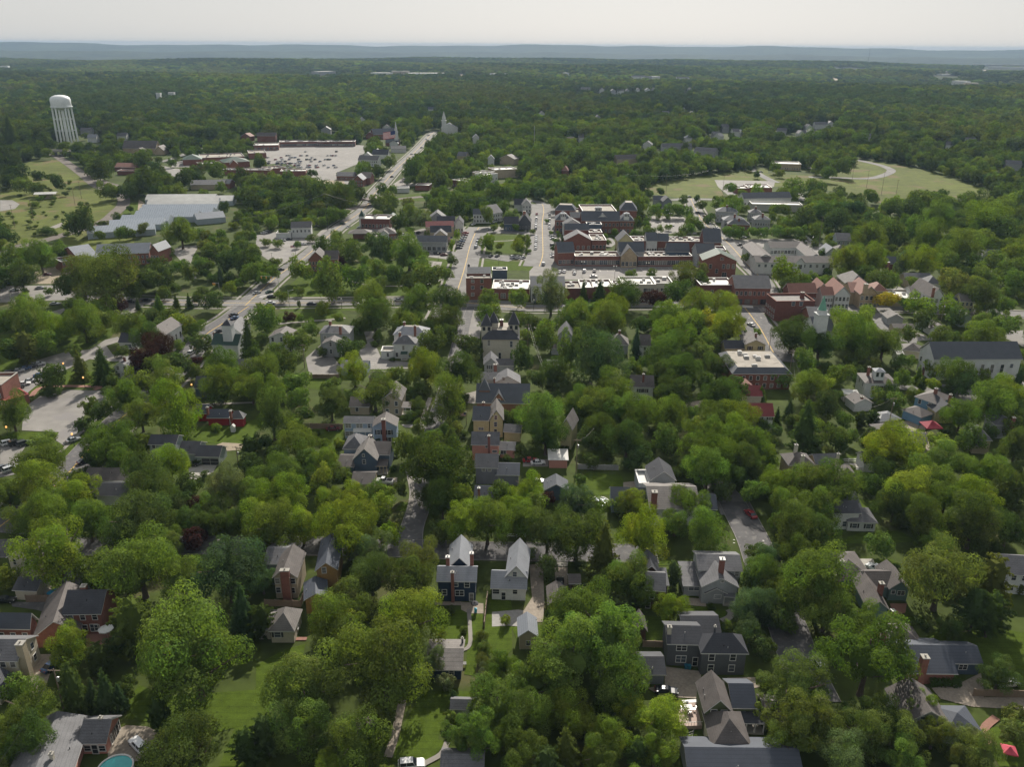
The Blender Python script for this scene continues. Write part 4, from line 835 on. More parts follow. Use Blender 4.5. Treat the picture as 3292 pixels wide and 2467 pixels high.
road('railway', BAL, '800,740 950,700 1200,650 1500,620 1720,600', 8)
road('footpath', WALKM, '190,1510 600,1500 1000,1500 1700,1505', 2); road('footpath', WALKM, '640,1270 900,1380 1200,1400 1500,1380 1690,1300', 1.6)
frame('U3'); area('lawn', LAWNM, '-560,960 190,960 170,1110 0,1120 -260,1090'); area('lawn', LAWNM, '-300,1180 200,1190 200,1265 -250,1260')
area('car_park', LOTM, '200,1215 1480,1225 1640,1240 1640,1330 1480,1350 150,1340 150,1270'); area('car_park', LOTM, '1170,790 1480,800 1560,880 1600,950 1200,940')
area('meadow', FIELDM, '1100,540 1500,460 1850,420 2212,380 2212,490 1750,480 1850,640 1420,630 1220,600'); area('car_park', LOTM, '1750,480 2212,490 2212,600 1900,640 1840,590 1780,540')
area('car_park', LOTM, '1900,1000 2212,990 2212,1060 2080,1070 1990,1110'); area('lawn', LAWNM, '1650,665 1770,670 1700,760'); area('car_park', LOTM, '560,590 700,600 660,650 540,620'); area('car_park', LOTM, '500,1030 860,980 900,1030 860,1060 500,1060', clear=False)
area('pavement', WALKM, '390,1195 1640,1200 1640,1222 390,1215')
road('road', ASPHL, '235,1230 265,1130 265,1000 262,850 275,740 262,690', 19, 'y', True, walk=2.2); road('road', ASPHL, '262,700 230,670 120,660 -60,640', 8); road('road', ASPHL, '-800,1500 150,1590 1000,1560 1900,1565 2600,1590', 11, 'y', True, walk=3)
road('road', ASPHL, '1370,655 1500,645 1700,648 2000,655', 8); road('road', ASPHL, '1545,640 1580,720 1660,850 1790,960 1900,1060 2030,1210 2150,1330 2220,1450 2260,1580', 9.5, 'y', True, walk=2)
road('road', ASPHL, '-560,905 -300,925 0,935 270,945', 9); road('road', ASPHL, '2070,380 2140,430 2260,500', 7); road('road', ASPHL, '-300,1140 0,1150 250,1175', 9)
road('footpath', WALKM, '-330,1020 -100,1010 20,1000 150,960', 1.6); road('railway', BAL, '820,440 1100,430 1400,400', 5)
stripes((770, 1275), (1370, 1262), 11, 5.0); stripes((420, 1270), (760, 1275), 7, 5.0); stripes((300, 1060), (300, 960), 8, 5); stripes((1200, 860), (1480, 860), 12, 5)
frame('U4'); area('meadow', FIELDM, '-40,420 330,440 560,430 760,340 700,290 860,310 1100,350 1300,380 1500,440 1800,540 1980,580 1900,640 1600,640 1400,640 1200,640 940,680 800,620 600,580 450,560 240,530 40,540')
area('car_park', LOTM, '0,990 300,990 560,1060 570,1180 0,1180')
road('track', ASPHL, '350,455 620,462 860,468 1000,440 1065,405 1040,380 960,350 850,325 720,295', 9, k=6); road('road', ASPHL, '-60,440 40,490 100,500', 8); road('road', ASPHL, '240,590 310,620 280,660', 6)
area('car_park', LOTM, '350,330 430,340 420,390 340,380'); area('car_park', LOTM, '0,480 60,500 50,540 0,540'); area('car_park', LOTM, '1100,1400 1290,1440 1290,1520 1000,1500')
road('road', ASPHL, '-200,1600 700,1592 1300,1600 2300,1650', 10, None, True, walk=2)
frame('M4'); area('car_park', LOTM, '850,10 1000,30 1060,180 1100,240 900,100'); area('car_park', LOTM, '1040,150 1230,180 1400,240 1210,250 1110,240'); area('car_park', LOTM, '1960,170 2116,160 2116,300 2050,270 1950,220'); area('car_park', LOTM, '1540,690 1640,660 1740,660 1790,700 1620,780 1560,770')
road('road', ASPHL, '1440,640 1640,660 1800,640 2200,620', 8, None, True); road('road', ASPHL, '860,10 960,120 1080,220 1230,250', 7); road('road', ASPHL, '1060,630 1160,640 1260,650 1440,660', 5)
area('lawn', LAWNM, '560,1210 730,1190 780,1240 600,1240'); area('lawn', LAWNM, '720,1330 850,1320 800,1410 740,1400'); area('wooden_deck', CONC, '620,1260 780,1260 800,1310 640,1310'); area('lawn', LAWNM, '700,1560 950,1560 960,1658 760,1658'); area('gravel_yard', GRAV, '930,930 1280,900 1340,1130 1200,1180 1180,980'); area('gravel_yard', GRAV, '1040,1150 1340,1140 1330,1180 1060,1190', clear=False)
frame('M1'); area('car_park', LOTM, '180,990 200,800 340,700 560,655 760,660 900,660 880,740 800,830 700,860 640,1010 530,1118 445,1060 490,1005')
area('car_park', LOTM, '0,540 250,430 400,380 560,335 740,320 780,300 870,240 975,215 1000,250 880,290 930,360 1080,380 1060,410 940,420 740,400 560,480 450,540 300,620 180,720 0,720'); area('car_park', LOTM, '0,1080 240,1080 160,1200 140,1350 0,1380')
area('lawn', LAWNM, '350,610 490,500 770,500 800,610 760,625 400,620'); area('lawn', LAWNM, '200,640 360,630 260,700'); area('lawn', LAWNM, '0,1040 150,1000 495,1005 450,1060 250,1070 30,1075'); area('lawn', LAWNM, '520,1190 540,1120 700,1060 690,1110 560,1200'); area('lawn', LAWNM, '0,1390 200,1390 60,1500 0,1500')
area('lawn', LAWNM, '1540,1060 1650,960 2116,900 2116,1100 1900,1110 1700,1090', clear=False); area('lawn', LAWNM, '0,200 900,80 1000,130 900,230 700,290 380,340 100,470 0,520', clear=False); area('lawn', LAWNM, '860,1610 1060,1610 1060,1658 860,1658')
area('driveway', CONC, '1560,1290 1640,1240 1810,1250 1760,1340 1620,1400 1560,1390'); area('garden_bed', SAND, '1790,1110 1840,1090 2010,1100 2000,1150 1880,1160'); road('brick_path', BRKW, '260,710 370,630 800,630 780,655', 2); road('footpath', WALKM, '1620,780 1850,770 2116,760', 1.5)
road('road', ASPH, '-60,1830 200,1640 420,1480 560,1350 700,1190 840,1040 1050,850 1300,650 1500,450 1600,330 1700,200 1850,100 2060,-40', 10, 'y', True, walk=3.2)
area('car_park', LOTM, '380,20 560,-30 470,60 390,80'); area('car_park', LOTM, '700,-120 1200,-60 1100,40 760,30', clear=False)
frame('M2'); area('car_park', LOTM, '410,390 480,330 560,260 640,380 700,460 700,520 640,530 440,530'); area('car_park', LOTM, '890,170 980,170 980,240 960,300 1000,310 1040,400 1290,430 1280,480 920,485 840,330 920,270')
area('car_park', LOTM, '1640,230 1680,140 1700,0 1880,0 1850,230'); area('driveway', LOTM, '1200,940 1440,940 1430,980 1230,965'); area('driveway', GRAV, '980,1385 1170,1380 1160,1440 980,1450'); area('lawn', LAWNM, '420,540 700,540 700,680 420,640'); area('lawn', LAWNM, '720,640 840,660 860,720 740,720')
area('lawn', LAWNM, '1370,920 1470,850 1440,940 1380,940'); area('lawn', LAWNM, '1150,1658 1200,1580 1290,1590 1240,1658'); area('lawn', LAWNM, '470,980 720,960 720,1090 560,1120 470,1060'); area('lawn', LAWNM, '0,870 50,880 60,960 0,1000'); area('lawn', LAWNM, '180,20 700,0 760,60 200,110', clear=False)
road('footpath', WALKM, '180,110 400,90 600,75 740,60', 2); road('footpath', WALKM, '1370,940 1400,830 1440,720', 1.6); road('footpath', WALKM, '1250,1300 1290,1480 1280,1600 1260,1680', 1.6); stripes((1010, 330), (900, 440), 8, 4); stripes((1720, 190), (1740, 60), 9, 4.5)
road('road', ASPH, '1275,1945 1290,1800 1345,1620 1400,1350 1450,1080 1500,880 1560,700 1640,430 1690,230 1730,60 1760,-40', 6, None, True)
area('lawn', LAWNM, '1770,1440 2000,1430 2000,1480 1790,1480', clear=False); area('gravel_yard', WALKM, '1720,690 1830,660 1810,770 1730,760')
frame('M3'); area('lawn', LAWNM, '520,1400 640,1330 900,1360 940,1440 860,1520 560,1540'); area('lawn', LAWNM, '560,1170 830,1130 860,1180 640,1230'); area('lawn', LAWNM, '170,1170 230,1170 220,1230 180,1230'); area('lawn', LAWNM, '1650,210 1900,140 1920,200 1700,230'); area('patio', WALKM, '90,1230 300,1230 300,1290 90,1290'); area('driveway', CONC, '160,1400 260,1390 250,1470 170,1450')
area('driveway', ASPH, '1690,235 1780,225 1760,290 1700,300'); area('patio', GRAV, '1430,760 1580,740 1560,800 1440,800'); area('patio', GRAV, '920,1420 1030,1410 1030,1480 920,1480')
road('road', ASPH, '1920,-30 1990,60 2060,160 2130,290 2200,420', 13, 'y', True, walk=2.4)
road('road', ASPHL, '1560,1050 1640,1300 1720,1480 1790,1560 1860,1690', 8.5, None, True); road('footpath', WALKM, '100,145 250,140', 2)
frame('B1'); area('driveway', GRAV, '190,930 340,930 340,1010 310,1100 280,1200 200,1210 160,1100'); area('driveway', GRAV, '700,1560 760,1420 820,1390 960,1400 1040,1440 1050,1490 900,1620 760,1658 700,1620'); area('driveway', ASPH, '70,590 360,590 380,680 230,640 80,620'); area('lawn', LAWNM, '640,60 700,20 810,20 740,110 650,130'); area('lawn', LAWNM, '820,1240 900,1130 1100,1200 1200,1300 1100,1400 980,1370 830,1350', clear=False); area('lawn', LAWNM, '1420,1658 1540,1360 1660,1160 1660,1658')
area('patio', BRKW, '560,790 730,770 720,860 600,900 560,880'); area('lawn', LAWNM, '1080,1200 1660,1160 1540,1400 1200,1500 1100,1450', clear=False)
road('footpath', WALKM, '730,120 790,60 830,10', 1.5)
frame('B2'); area('lawn', LAWNM, '0,1000 180,900 320,860 300,980 160,1140 60,1330 0,1340'); area('lawn', LAWNM, '1160,640 1380,640 1390,860 1180,850'); area('lawn', LAWNM, '1390,660 1470,660 1470,780 1440,900 1420,1070 1350,1060 1370,900 1400,840'); area('lawn', LAWNM, '1500,560 1650,560 1660,640 1660,900 1600,960 1490,900 1480,760 1500,640'); area('lawn', LAWNM, '880,1620 960,1380 1080,1170 1420,1170 1400,1240 1260,1240 1180,1480 1240,1500 1100,1640 1000,1658')
area('gravel_yard', mat('pale_gravel', (.26, .25, .235), .95, .15, 1.5, .3), '1530,655 1700,640 1760,650 1720,750 1640,745 1530,750'); area('patio', GRAV, '1330,590 1475,600 1475,665 1380,665 1330,640'); area('patio', GRAV, '1160,588 1330,588 1330,612 1160,610')
road('footpath', WALKM, '1380,640 1388,760 1390,850 1370,890 1330,905', .9); road('footpath', GRAV, '950,1230 905,1440 855,1600', 1.6); road('footpath', WALKM, '1240,1500 1200,1580 1080,1650 1020,1720', 1.1); road('footpath', BRKW, '260,830 330,830', 1); area('driveway', GRAV, '640,1340 780,1330 770,1400 660,1420')
road('road', ASPH, '-2000,250 -1000,230 -300,222 300,228 900,240 1300,255 2000,268 2600,280', 8, None, True)
frame('B3'); area('driveway', GRAV, '110,350 200,340 210,600 200,720 130,720 30,720 80,640 130,560'); area('driveway', GRAV, '275,365 360,365 360,500 285,500'); area('driveway', GRAV, '990,1010 1225,1040 1230,1170 1400,1080 1620,1080 1620,1140 1210,1220 960,1200 880,1150 990,1130'); area('lawn', LAWNM, '860,680 990,690 990,850 870,860'); area('lawn', LAWNM, '1110,615 1250,615 1390,650 1380,700 1340,690 1200,665 1120,650'); area('lawn', LAWNM, '1100,1430 1250,1420 1290,1540 1100,1560'); area('patio', GRAV, '1110,560 1250,570 1260,620 1130,610')
area('lawn', LAWNM, '340,310 420,310 410,350 360,350'); area('lawn', LAWNM, '880,320 1180,318 1180,345 940,355'); area('lawn', LAWNM, '1480,390 1530,390 1540,440 1490,430'); area('lawn', LAWNM, '0,755 60,900 200,900 230,820 200,740 60,740'); area('driveway', CONC, '270,300 370,300 360,360 280,360')
road('footpath', WALKM, '1400,640 1420,660 1410,690 1360,715', 1.6); road('road', ASPH, '1440,-60 1500,60 1570,200 1640,400 1760,680 1870,980 1990,1240', 8.5, None, True)
frame('B4'); area('driveway', CONC, '560,310 680,310 720,410 650,410 590,360'); area('lawn', LAWNM, '670,310 810,310 850,345 720,350'); area('gravel_yard', GRAV, '1060,1150 1240,1120 1380,1050 1400,1160 1400,1210 1660,1210 1660,1290 1320,1270 1120,1220'); area('lawn', LAWNM, '950,870 1100,760 1400,740 1660,790 1660,1100 1420,1000 1200,890'); area('lawn', LAWNM, '1420,1500 1380,1420 1480,1400 1660,1420 1660,1658 1500,1658'); area('patio', BRKW, '790,600 900,600 890,660 810,680'); area('lawn', LAWNM, '860,760 900,760 960,790 1000,850 900,820', clear=False); area('lawn', LAWNM, '440,190 640,130 840,130 1000,200 480,212', clear=False)
road('brick_path', BRKW, '1460,1520 1400,1420 1480,1340', 1.5)
# ---------------------------------------------------------------- the town centre and what lies beyond
def FB(short, extra, **k): return Bd(short, extra, **k)
frame('U1')
b = FB('brown-roofed stone church', 'with two cross gables below the water tower', name='church', cat='church'); b.mass((1055, 205), (1345, 208), 16, 6, 'g', 8, 'stone', 'brn'); b.mass((1150, 225), (1250, 228), 8, 5, 'G', 3, 'stone', 'brn', w=(3, 1)); b.mass((1330, 225), (1415, 225), 18, 5, 'G', 5, 'stone', 'brn')
b = FB('low brick shop', 'with reddish roof by the upper left road', cat='building', name='brick_building'); b.mass((985, 368), (1175, 372), 14, 4, 'g', 3.5, 'dbrick', 'rshin'); b.mass((1010, 402), (1210, 402), 12, 4, 'f', 0, 'dbrick', 'rshin')
b = FB('long grey ranch building', 'behind the greenhouses', cat='building', name='building'); b.mass((1640, 522), (1935, 518), 16, 4.5, 'g', 3, 'tan', 'grey'); b.mass((1900, 510), (1985, 512), 12, 4.5, 'g', 3, 'brick', 'slate')
b = FB('picnic shelter', 'with long white roof on the meadow', name='pavilion', cat='pavilion'); b.mass((288, 606), (482, 600), 8, 4.2, 'g', 1.2, 'tan', 'wht', ov=3)
b = FB('range of greenhouses', 'with many parallel blue-grey glass roofs', name='greenhouse', cat='greenhouse')
for p, q, m_ in (((1250, 652), (1855, 648), 'wht'), ((1266, 682), (1880, 678), 'wht'), ((1258, 712), (1880, 708), 'wht'), ((1212, 742), (1870, 738), 'glassr'), ((1186, 772), (1830, 768), 'glassr'), ((1150, 800), (1700, 798), 'glassr'), ((1030, 838), (1450, 834), 'glassr'), ((940, 884), (1420, 860), 'glassr'), ((750, 942), (1340, 905), 'glassr'), ((1700, 822), (1950, 800), 'metal'), ((1850, 662), (2012, 660), 'wht')):
    b.mass(p, q, 14.5, 4, 'g', 3.2, 'glass', m_, ov=.1)
b = FB('brick hall with grey metal roofs', 'bent round a courtyard behind big trees', name='brick_building', cat='building'); b.mass((820, 1128), (1290, 1110), 15, 7, 'g', 4.5, 'brick', 'metal', w=(12, 2)); b.mass((1285, 1095), (1368, 1100), 13, 8, 'G', 4, 'brick', 'metal', w=(3, 2)); b.mass((690, 1178), (870, 1150), 34, 6.5, 'g', 5, 'brick', 'metal'); b.mass((528, 1190), (690, 1165), 12, 6, 'f', 0, 'brick', 'metal', w=(4, 2))
b = FB('shopping arcade with green roofs', 'beside the big car park', name='shop_building', cat='shops'); b.mass((1575, 305), (1745, 300), 24, 6, 'h', 4, 'brick', 'green'); b.mass((1735, 290), (2110, 275), 34, 6, 'f', 0, 'brick', 'flat', units=9); b.mass((1735, 345), (1950, 330), 16, 5, 'f', 0, 'brick', 'wht', units=5); b.mass((1930, 330), (2160, 318), 24, 6, 'h', 4, 'brick', 'green'); b.mass((1985, 345), (2060, 342), 8, 6, 'G', 4, 'obrick', 'brn'); b.mass((2150, 250), (2300, 245), 30, 6, 'f', 0, 'brick', 'flat', units=4)
b = FB('long low brick shop row', 'with rooftop units before the big car park', name='shop_building', cat='shops'); b.mass((1925, 392), (2330, 395), 12, 5, 'f', 0, 'brick', 'wht', units=12); b.mass((2320, 385), (2470, 372), 18, 5, 'f', 0, 'brick', 'flat', units=6); b.mass((2420, 405), (2640, 402), 16, 5.5, 'f', 0, 'brick', 'wht', units=9)
for p, q, c, r_, s_ in (((750, 115), (832, 115), 'white', 'lt', 'white cottage by the foot of the water tower'), ((1005, 100), (1092, 100), 'white', 'grey', 'white house above the stone church'), ((690, 55), (790, 55), 'lgrey', 'grey', 'grey-roofed house behind the water tower legs'), ((2080, 100), (2162, 104), 'brick', 'rshin', 'red brick gable among trees above the shops')):
    b = FB(s_, ''); b.mass(p, q, 10, 6, 'G' if c == 'brick' else 'g', 4, c, r_)
frame('U2')
b = FB('long shop terrace', 'with white roof at the back of the big car park', name='shop_building', cat='shops'); b.mass((200, 152), (530, 147), 20, 6, 'f', 0, 'brick', 'wht', units=16, w=(20, 1), wsz=(2.2, 2.4)); b.mass((530, 150), (855, 148), 18, 6, 'f', 0, 'dbrick', 'wht', units=14, w=(18, 1), wsz=(2.2, 2.4)); b.mass((-20, 182), (195, 178), 26, 6, 'f', 0, 'brick', 'wht', units=4, w=(8, 1), wsz=(2.2, 2.4))
b = FB('brick church with dark roof', 'and a small white spire', name='church', cat='church'); b.mass((1015, 88), (1228, 80), 18, 6.5, 'g', 7, 'brick', 'slate', w=(9, 1), wsz=(1.2, 2.4)); b.mass((945, 90), (1020, 92), 14, 5.5, 'G', 4.5, 'brick', 'slate'); b.spire(1205, -27, 30, 13, 4)
b = FB('white-pedimented lodge', 'beside the rising main road', name='building', cat='building'); b.mass((1115, 158), (1230, 160), 12, 4, 'g', 4, 'brick', 'slate'); b.mass((1150, 160), (1228, 162), 4, 4, 'G', 3, 'white', 'slate'); b.mass((1165, 212), (1300, 210), 12, 4.5, 'g', 3, 'white', 'dk')
b = FB('dark-roofed white inn', 'with several gables beside the flag', name='building', cat='building'); b.mass((878, 305), (1052, 310), 14, 6.5, 'g', 4, 'white', 'dk', w=(9, 2)); b.mass((1000, 260), (1140, 262), 14, 6, 'g', 5, 'white', 'dk'); b.mass((920, 275), (1000, 275), 10, 7, 'G', 4, 'white', 'slate'); b.mass((1000, 245), (1090, 245), 10, 7, 'G', 4, 'white', 'grey')
b = FB('gabled brick clinic', 'near the rail bridge', name='brick_building', cat='building'); b.mass((690, 445), (850, 447), 12, 4, 'g', 3, 'brick', 'grey', w=(8, 1)); b.mass((830, 480), (925, 482), 14, 6, 'G', 4.5, 'brick', 'lt', w=(4, 2)); b.mass((900, 458), (990, 460), 14, 6.4, 'g', 4, 'brick', 'brn')
b = FB('round-roofed filling station', 'with white canopy by the main road', name='building', cat='building'); b.mass((1375, 525), (1495, 528), 12, 4.5, 'f', 0, 'brick', 'wht'); b.mass((1215, 552), (1325, 550), 10, 4, 'f', 0, 'white', 'wht')
b = FB('flat white office blocks', 'stepping along the railway', name='building', cat='building'); b.mass((1695, 478), (1815, 500), 14, 6, 'f', 0, 'dbrick', 'wht', units=4, w=(6, 1)); b.mass((1870, 412), (1975, 424), 16, 9, 'f', 0, 'tan', 'wht', units=3, w=(5, 2)); b.mass((1978, 440), (2090, 425), 14, 9, 'f', 0, 'white', 'wht', units=2, w=(4, 2)); b.mass((2060, 395), (2260, 385), 18, 8, 'f', 0, 'tan', 'wht', units=4)
b = FB('brick corner shop with white flat roof', 'and green turret by the rail crossing', name='shop_building', cat='shop'); b.mass((905, 815), (1150, 820), 16, 7, 'f', 0, 'dbrick', 'wht', units=3, w=(8, 1), wsz=(1.4, 2.2), trim=TRIM); b.mass((1140, 805), (1206, 805), 12, 4.5, 'h', 2, 'tan', 'green'); b.cupola(915, 790, 8.5, 3.5, 'white', 'green', 0, 4, 0)
b = FB('white house with dark roof', 'and green door awning beside the car park'); b.mass((298, 896), (478, 892), 11, 6.6, 'g', 3.2, 'white', 'dk', w=(5, 1), zb=3.6); b.mass((172, 942), (300, 940), 8, 3.5, 'f', 0, 'white', 'wht'); b.porch((330, 935), (380, 935), 2, 3, 'green', 2)
b = FB('drive-through pavilion', 'with low brown hipped roof', name='pavilion', cat='pavilion'); b.mass((793, 944), (995, 942), 10, 4.2, 'h', 2, 'brick', 'brn', ov=3); b.mass((1062, 946), (1215, 940), 12, 4.6, 'h', 3.2, 'brick', 'brn', w=(6, 1)); b.mass((1062, 948), (1148, 948), 4, 4.6, 'G', 2.4, 'white', 'brn')
b = FB('row of gabled shops', 'with red, dark and grey roofs by the green', name='shop_building', cat='shops'); b.mass((1490, 815), (1640, 815), 12, 7, 'G', 4.5, 'lgrey', 'grey'); b.mass((1560, 838), (1720, 838), 8, 7, 'g', 3, 'lgrey', 'dk'); b.mass((1716, 860), (1795, 860), 13, 6, 'G', 3.5, 'white', 'dk', w=(3, 1)); b.mass((1465, 888), (1712, 884), 10, 6.8, 'g', 3, 'tan', 'red'); b.mass((1505, 935), (1690, 932), 9, 7, 'g', 3.6, 'tan', 'dk'); b.mass((1535, 962), (1652, 962), 7, 6.6, 'G', 3.4, 'tan', 'grey')
b.mass((1384, 1016), (1648, 1020), 10, 6.2, 'g', 3.2, 'lgrey', 'slate', w=(6, 1), wsz=(2, 2.2)); b.window('r', 5, .5, 4, 2.6)
b = FB('brick house with brown gables', 'on the edge of the park'); b.mass((445, 1168), (592, 1168), 12, 7, 'G', 4.5, 'brick', 'brn', w=(5, 2), wsz=(1.0, 1.7)); b.mass((588, 1168), (712, 1166), 11, 6.8, 'g', 4, 'brick', 'brn', w=(3, 2))
b = FB('three-storey brick block', 'with blue-grey mansard on the corner of the green', name='brick_building', cat='building'); b.mass((1815, 1332), (2036, 1330), 9, 11.4, 'f', 0, 'brick', 'flat', trim=CONC, units=2)
for x, y in ((1873, 1355), (1952, 1355), (1873, 1410), (1952, 1410), (1873, 1470)): b.wp(x, y, 1.5, 1.7)
b.mass((1826, 1288), (2032, 1286), 9, 12.0, 'g', 2.2, 'brick', 'slate'); b.chim(1838, 1205, 14.5, 1.2, 10, 'char')
b = FB('flat white-roofed store', 'with an oval sign beside the brick block', name='shop_building', cat='shop'); b.mass((2040, 1420), (2362, 1425), 17, 5.8, 'f', 0, 'brick', 'wht', units=13, w=(5, 1), wsz=(2.4, 2.4)); b.mass((2042, 1262), (2170, 1262), 7, 5.5, 'f', 0, 'slate', 'flat', units=5)
b = FB('white L-shaped inn', 'with red awning above the green', name='building', cat='building'); b.mass((1873, 778), (2035, 778), 9, 6.6, 'g', 3.4, 'white', 'slate', w=(6, 2)); b.mass((2025, 775), (2135, 758), 15, 6.6, 'g', 5, 'white', 'grey', w=(5, 2))
frame('U3')
b = FB('dark gabled restaurant', 'with red chimney beside the upper main street', name='shop_building', cat='shop'); b.mass((52, 848), (166, 850), 12, 5.2, 'G', 6, 'char', 'dk', w=(4, 1)); b.mass((-70, 862), (60, 862), 10, 5, 'g', 4.4, 'slate', 'dk', w=(4, 1)); b.chim(107, 748, 13, 1.8, 6, 'obrick')
b = FB('white house with dark roof gable', 'where the upper street bends'); b.mass((85, 700), (172, 700), 12, 6, 'G', 4, 'white', 'grey', w=(3, 2)); b.mass((15, 695), (95, 697), 10, 5, 'g', 4, 'white', 'dk')
b = FB('large brick town block with white cupolas', 'and dark hipped roofs', name='brick_building', cat='building')
b.mass((600, 832), (935, 834), 14, 8.8, 'g', 5.5, 'brick', 'slate', w=(10, 2), wsz=(1.3, 1.9), zb=.8, fl=4.2); b.mass((725, 820), (842, 820), 10, 9.4, 'G', 4, 'white', 'slate'); b.mass((928, 832), (1058, 834), 13, 9, 'h', 5, 'brick', 'slate', w=(4, 2), wsz=(1.4, 2.2), fl=4.4, zb=.8); b.cupola(991, 768, 15.2, 3.4, 'white', 'lt', 3, .8, 11)
b.mass((374, 825), (512, 826), 13, 9, 'h', 5, 'brick', 'slate', w=(4, 2), wsz=(1.4, 2.2), fl=4.4, zb=.8); b.cupola(445, 768, 15.2, 3.4, 'white', 'lt', 3, .8, 11); b.mass((505, 805), (612, 805), 10, 8.5, 'g', 3, 'brick', 'slate')
b.mass((612, 752), (905, 752), 26, 12, 'f', 0, 'brick', 'flat', units=2); b.cupola(748, 715, 16.5, 4.2, 'white', 'lt', 4, .8, 11.3); b.mass((930, 742), (1084, 746), 16, 10, 'm', 5, 'brick', 'slate', deck=4); b.mass((368, 740), (548, 746), 12, 11, 'm', 3.4, 'brick', 'slate', deck=3); b.mass((545, 770), (640, 772), 20, 9.5, 'f', 0, 'brick', 'flat', units=2)
b = FB('brick shop with round attic window', 'and white gable behind it', name='brick_building', cat='shop'); b.mass((455, 1002), (692, 1002), 12, 6.6, 'G', 4.6, 'brick', 'grey', w=(5, 1), wsz=(1.4, 2)); b.mass((690, 1002), (816, 1002), 17, 6.2, 'f', 0, 'brick', 'flat', units=8, w=(4, 1), wsz=(1.4, 2)); b.mass((455, 912), (670, 912), 9, 8, 'g', 3.4, 'brick', 'slate'); b.mass((448, 868), (602, 866), 9, 8, 'G', 3.6, 'white', 'grey'); b.mass((650, 866), (776, 866), 8, 8.6, 'f', 0, 'slate', 'dkf', units=3); b.mass((668, 935), (780, 935), 10, 7, 'f', 0, 'brick', 'flat', units=6)
b = FB('main brick arcade', 'with tan central pediment facing the striped car park', name='shop_building', cat='shops')
b.mass((396, 1110), (546, 1106), 13, 7.8, 'g', 5.0, 'brick', 'slate', w=(4, 1), wsz=(1.8, 2.2)); b.mass((545, 1140), (932, 1140), 12, 6, 'f', 0, 'brick', 'flat', units=12, w=(11, 1), wsz=(2.5, 2.5)); b.mass((940, 1140), (1088, 1140), 9, 6.8, 'G', 5.4, 'stone', 'grey', w=(4, 1), wsz=(1.6, 2.4)); b.mass((925, 1105), (1148, 1105), 11, 8, 'g', 5.0, 'lgrey', 'slate'); b.mass((1090, 1143), (1560, 1140), 12, 6, 'f', 0, 'brick', 'flat', units=12, w=(13, 1), wsz=(2.5, 2.5)); b.mass((1338, 1100), (1537, 1102), 9, 7.6, 'g', 4.4, 'slate', 'slate')
b = FB('second row of brick shops', 'with crowded rooftop units', name='shop_building', cat='shops'); b.mass((912, 1012), (1056, 1012), 12, 7, 'G', 5.2, 'yellow', 'grey'); b.mass((1050, 1008), (1170, 1008), 14, 6.5, 'f', 0, 'brick', 'flat', units=7); b.mass((1163, 1008), (1262, 1008), 11, 7.4, 'g', 4.4, 'white', 'slate', w=(4, 1)); b.mass((1260, 1008), (1358, 1010), 11, 7.0, 'g', 3.8, 'brick', 'slate', w=(4, 1)); b.mass((1355, 1012), (1662, 1014), 14, 7, 'f', 0, 'brick', 'flat', units=16, w=(8, 1)); b.mass((1655, 1020), (1814, 1022), 15, 9.5, 'g', 7, 'dbrick', 'slate', w=(4, 2))
b = FB('tall gabled brick hall', 'beside the right main street', name='brick_building', cat='building'); b.mass((1645, 1175), (1948, 1182), 14, 9.6, 'G', 4.2, 'brick', 'green', trim=TRIMT)
for x, y in ((1715, 1228), (1828, 1228), (1868, 1228), (1913, 1228), (1768, 1268)): b.wp(x, y, 1.4, 2.4)
b.wp(1816, 1162, 1.6, 1.4); b.wp(1833, 1300, 2.4, 2.6); b.mass((1600, 1118), (1766, 1118), 14, 9.6, 'g', 4.6, 'lgrey', 'slate', ws=(5, 2)); b.mass((1765, 1085), (1850, 1087), 10, 10, 'f', 0, 'dbrick', 'dkf')
b = FB('white-columned bank', 'with plain grey roof behind the pale tall tree', name='bank', cat='bank'); b.mass((160, 1402), (462, 1402), 14, 8.2, 'g', 3.6, 'white', 'slate', w=(6, 1), wsz=(1.6, 3.6), zb=.8)
b = FB('low flat-roofed shops', 'between the bank and the painted facade', name='shop_building', cat='shops'); b.mass((462, 1418), (600, 1418), 14, 6, 'f', 0, 'dbrick', 'flat', units=4); b.mass((598, 1412), (705, 1412), 15, 6, 'f', 0, 'brick', 'wht', units=2); b.mass((705, 1405), (880, 1403), 14, 6, 'f', 0, 'brick', 'wht', units=2); b.mass((878, 1388), (958, 1388), 8, 6.5, 'f', 0, 'dbrick', 'flat', units=1)
b = FB('ornate white-painted shop', 'with a peeling pale roof', name='shop_building', cat='shop'); b.mass((955, 1385), (1242, 1385), 15, 8.6, 'f', 0, 'cbrick', 'wht', units=5); 
for x in (1075, 1150, 1180, 1210): b.wp(x, 1437, 1.6, 2.4)
b.mass((1242, 1375), (1392, 1375), 13, 8, 'f', 0, 'cbrick', 'brn', units=2, w=(4, 1), zb=4)
b = FB('brick shop with round emblem', 'and flat pale roof near the traffic signal', name='shop_building', cat='shop'); b.mass((1630, 1390), (1922, 1390), 14, 8, 'f', 0, 'dbrick', 'wht', units=2); b.wp(1730, 1445, 1.2, 1.6); b.wp(1885, 1445, 1.2, 1.6)
m_ = b.cur; T_ = b.place('f', 11.0, 2.8); e = MB()
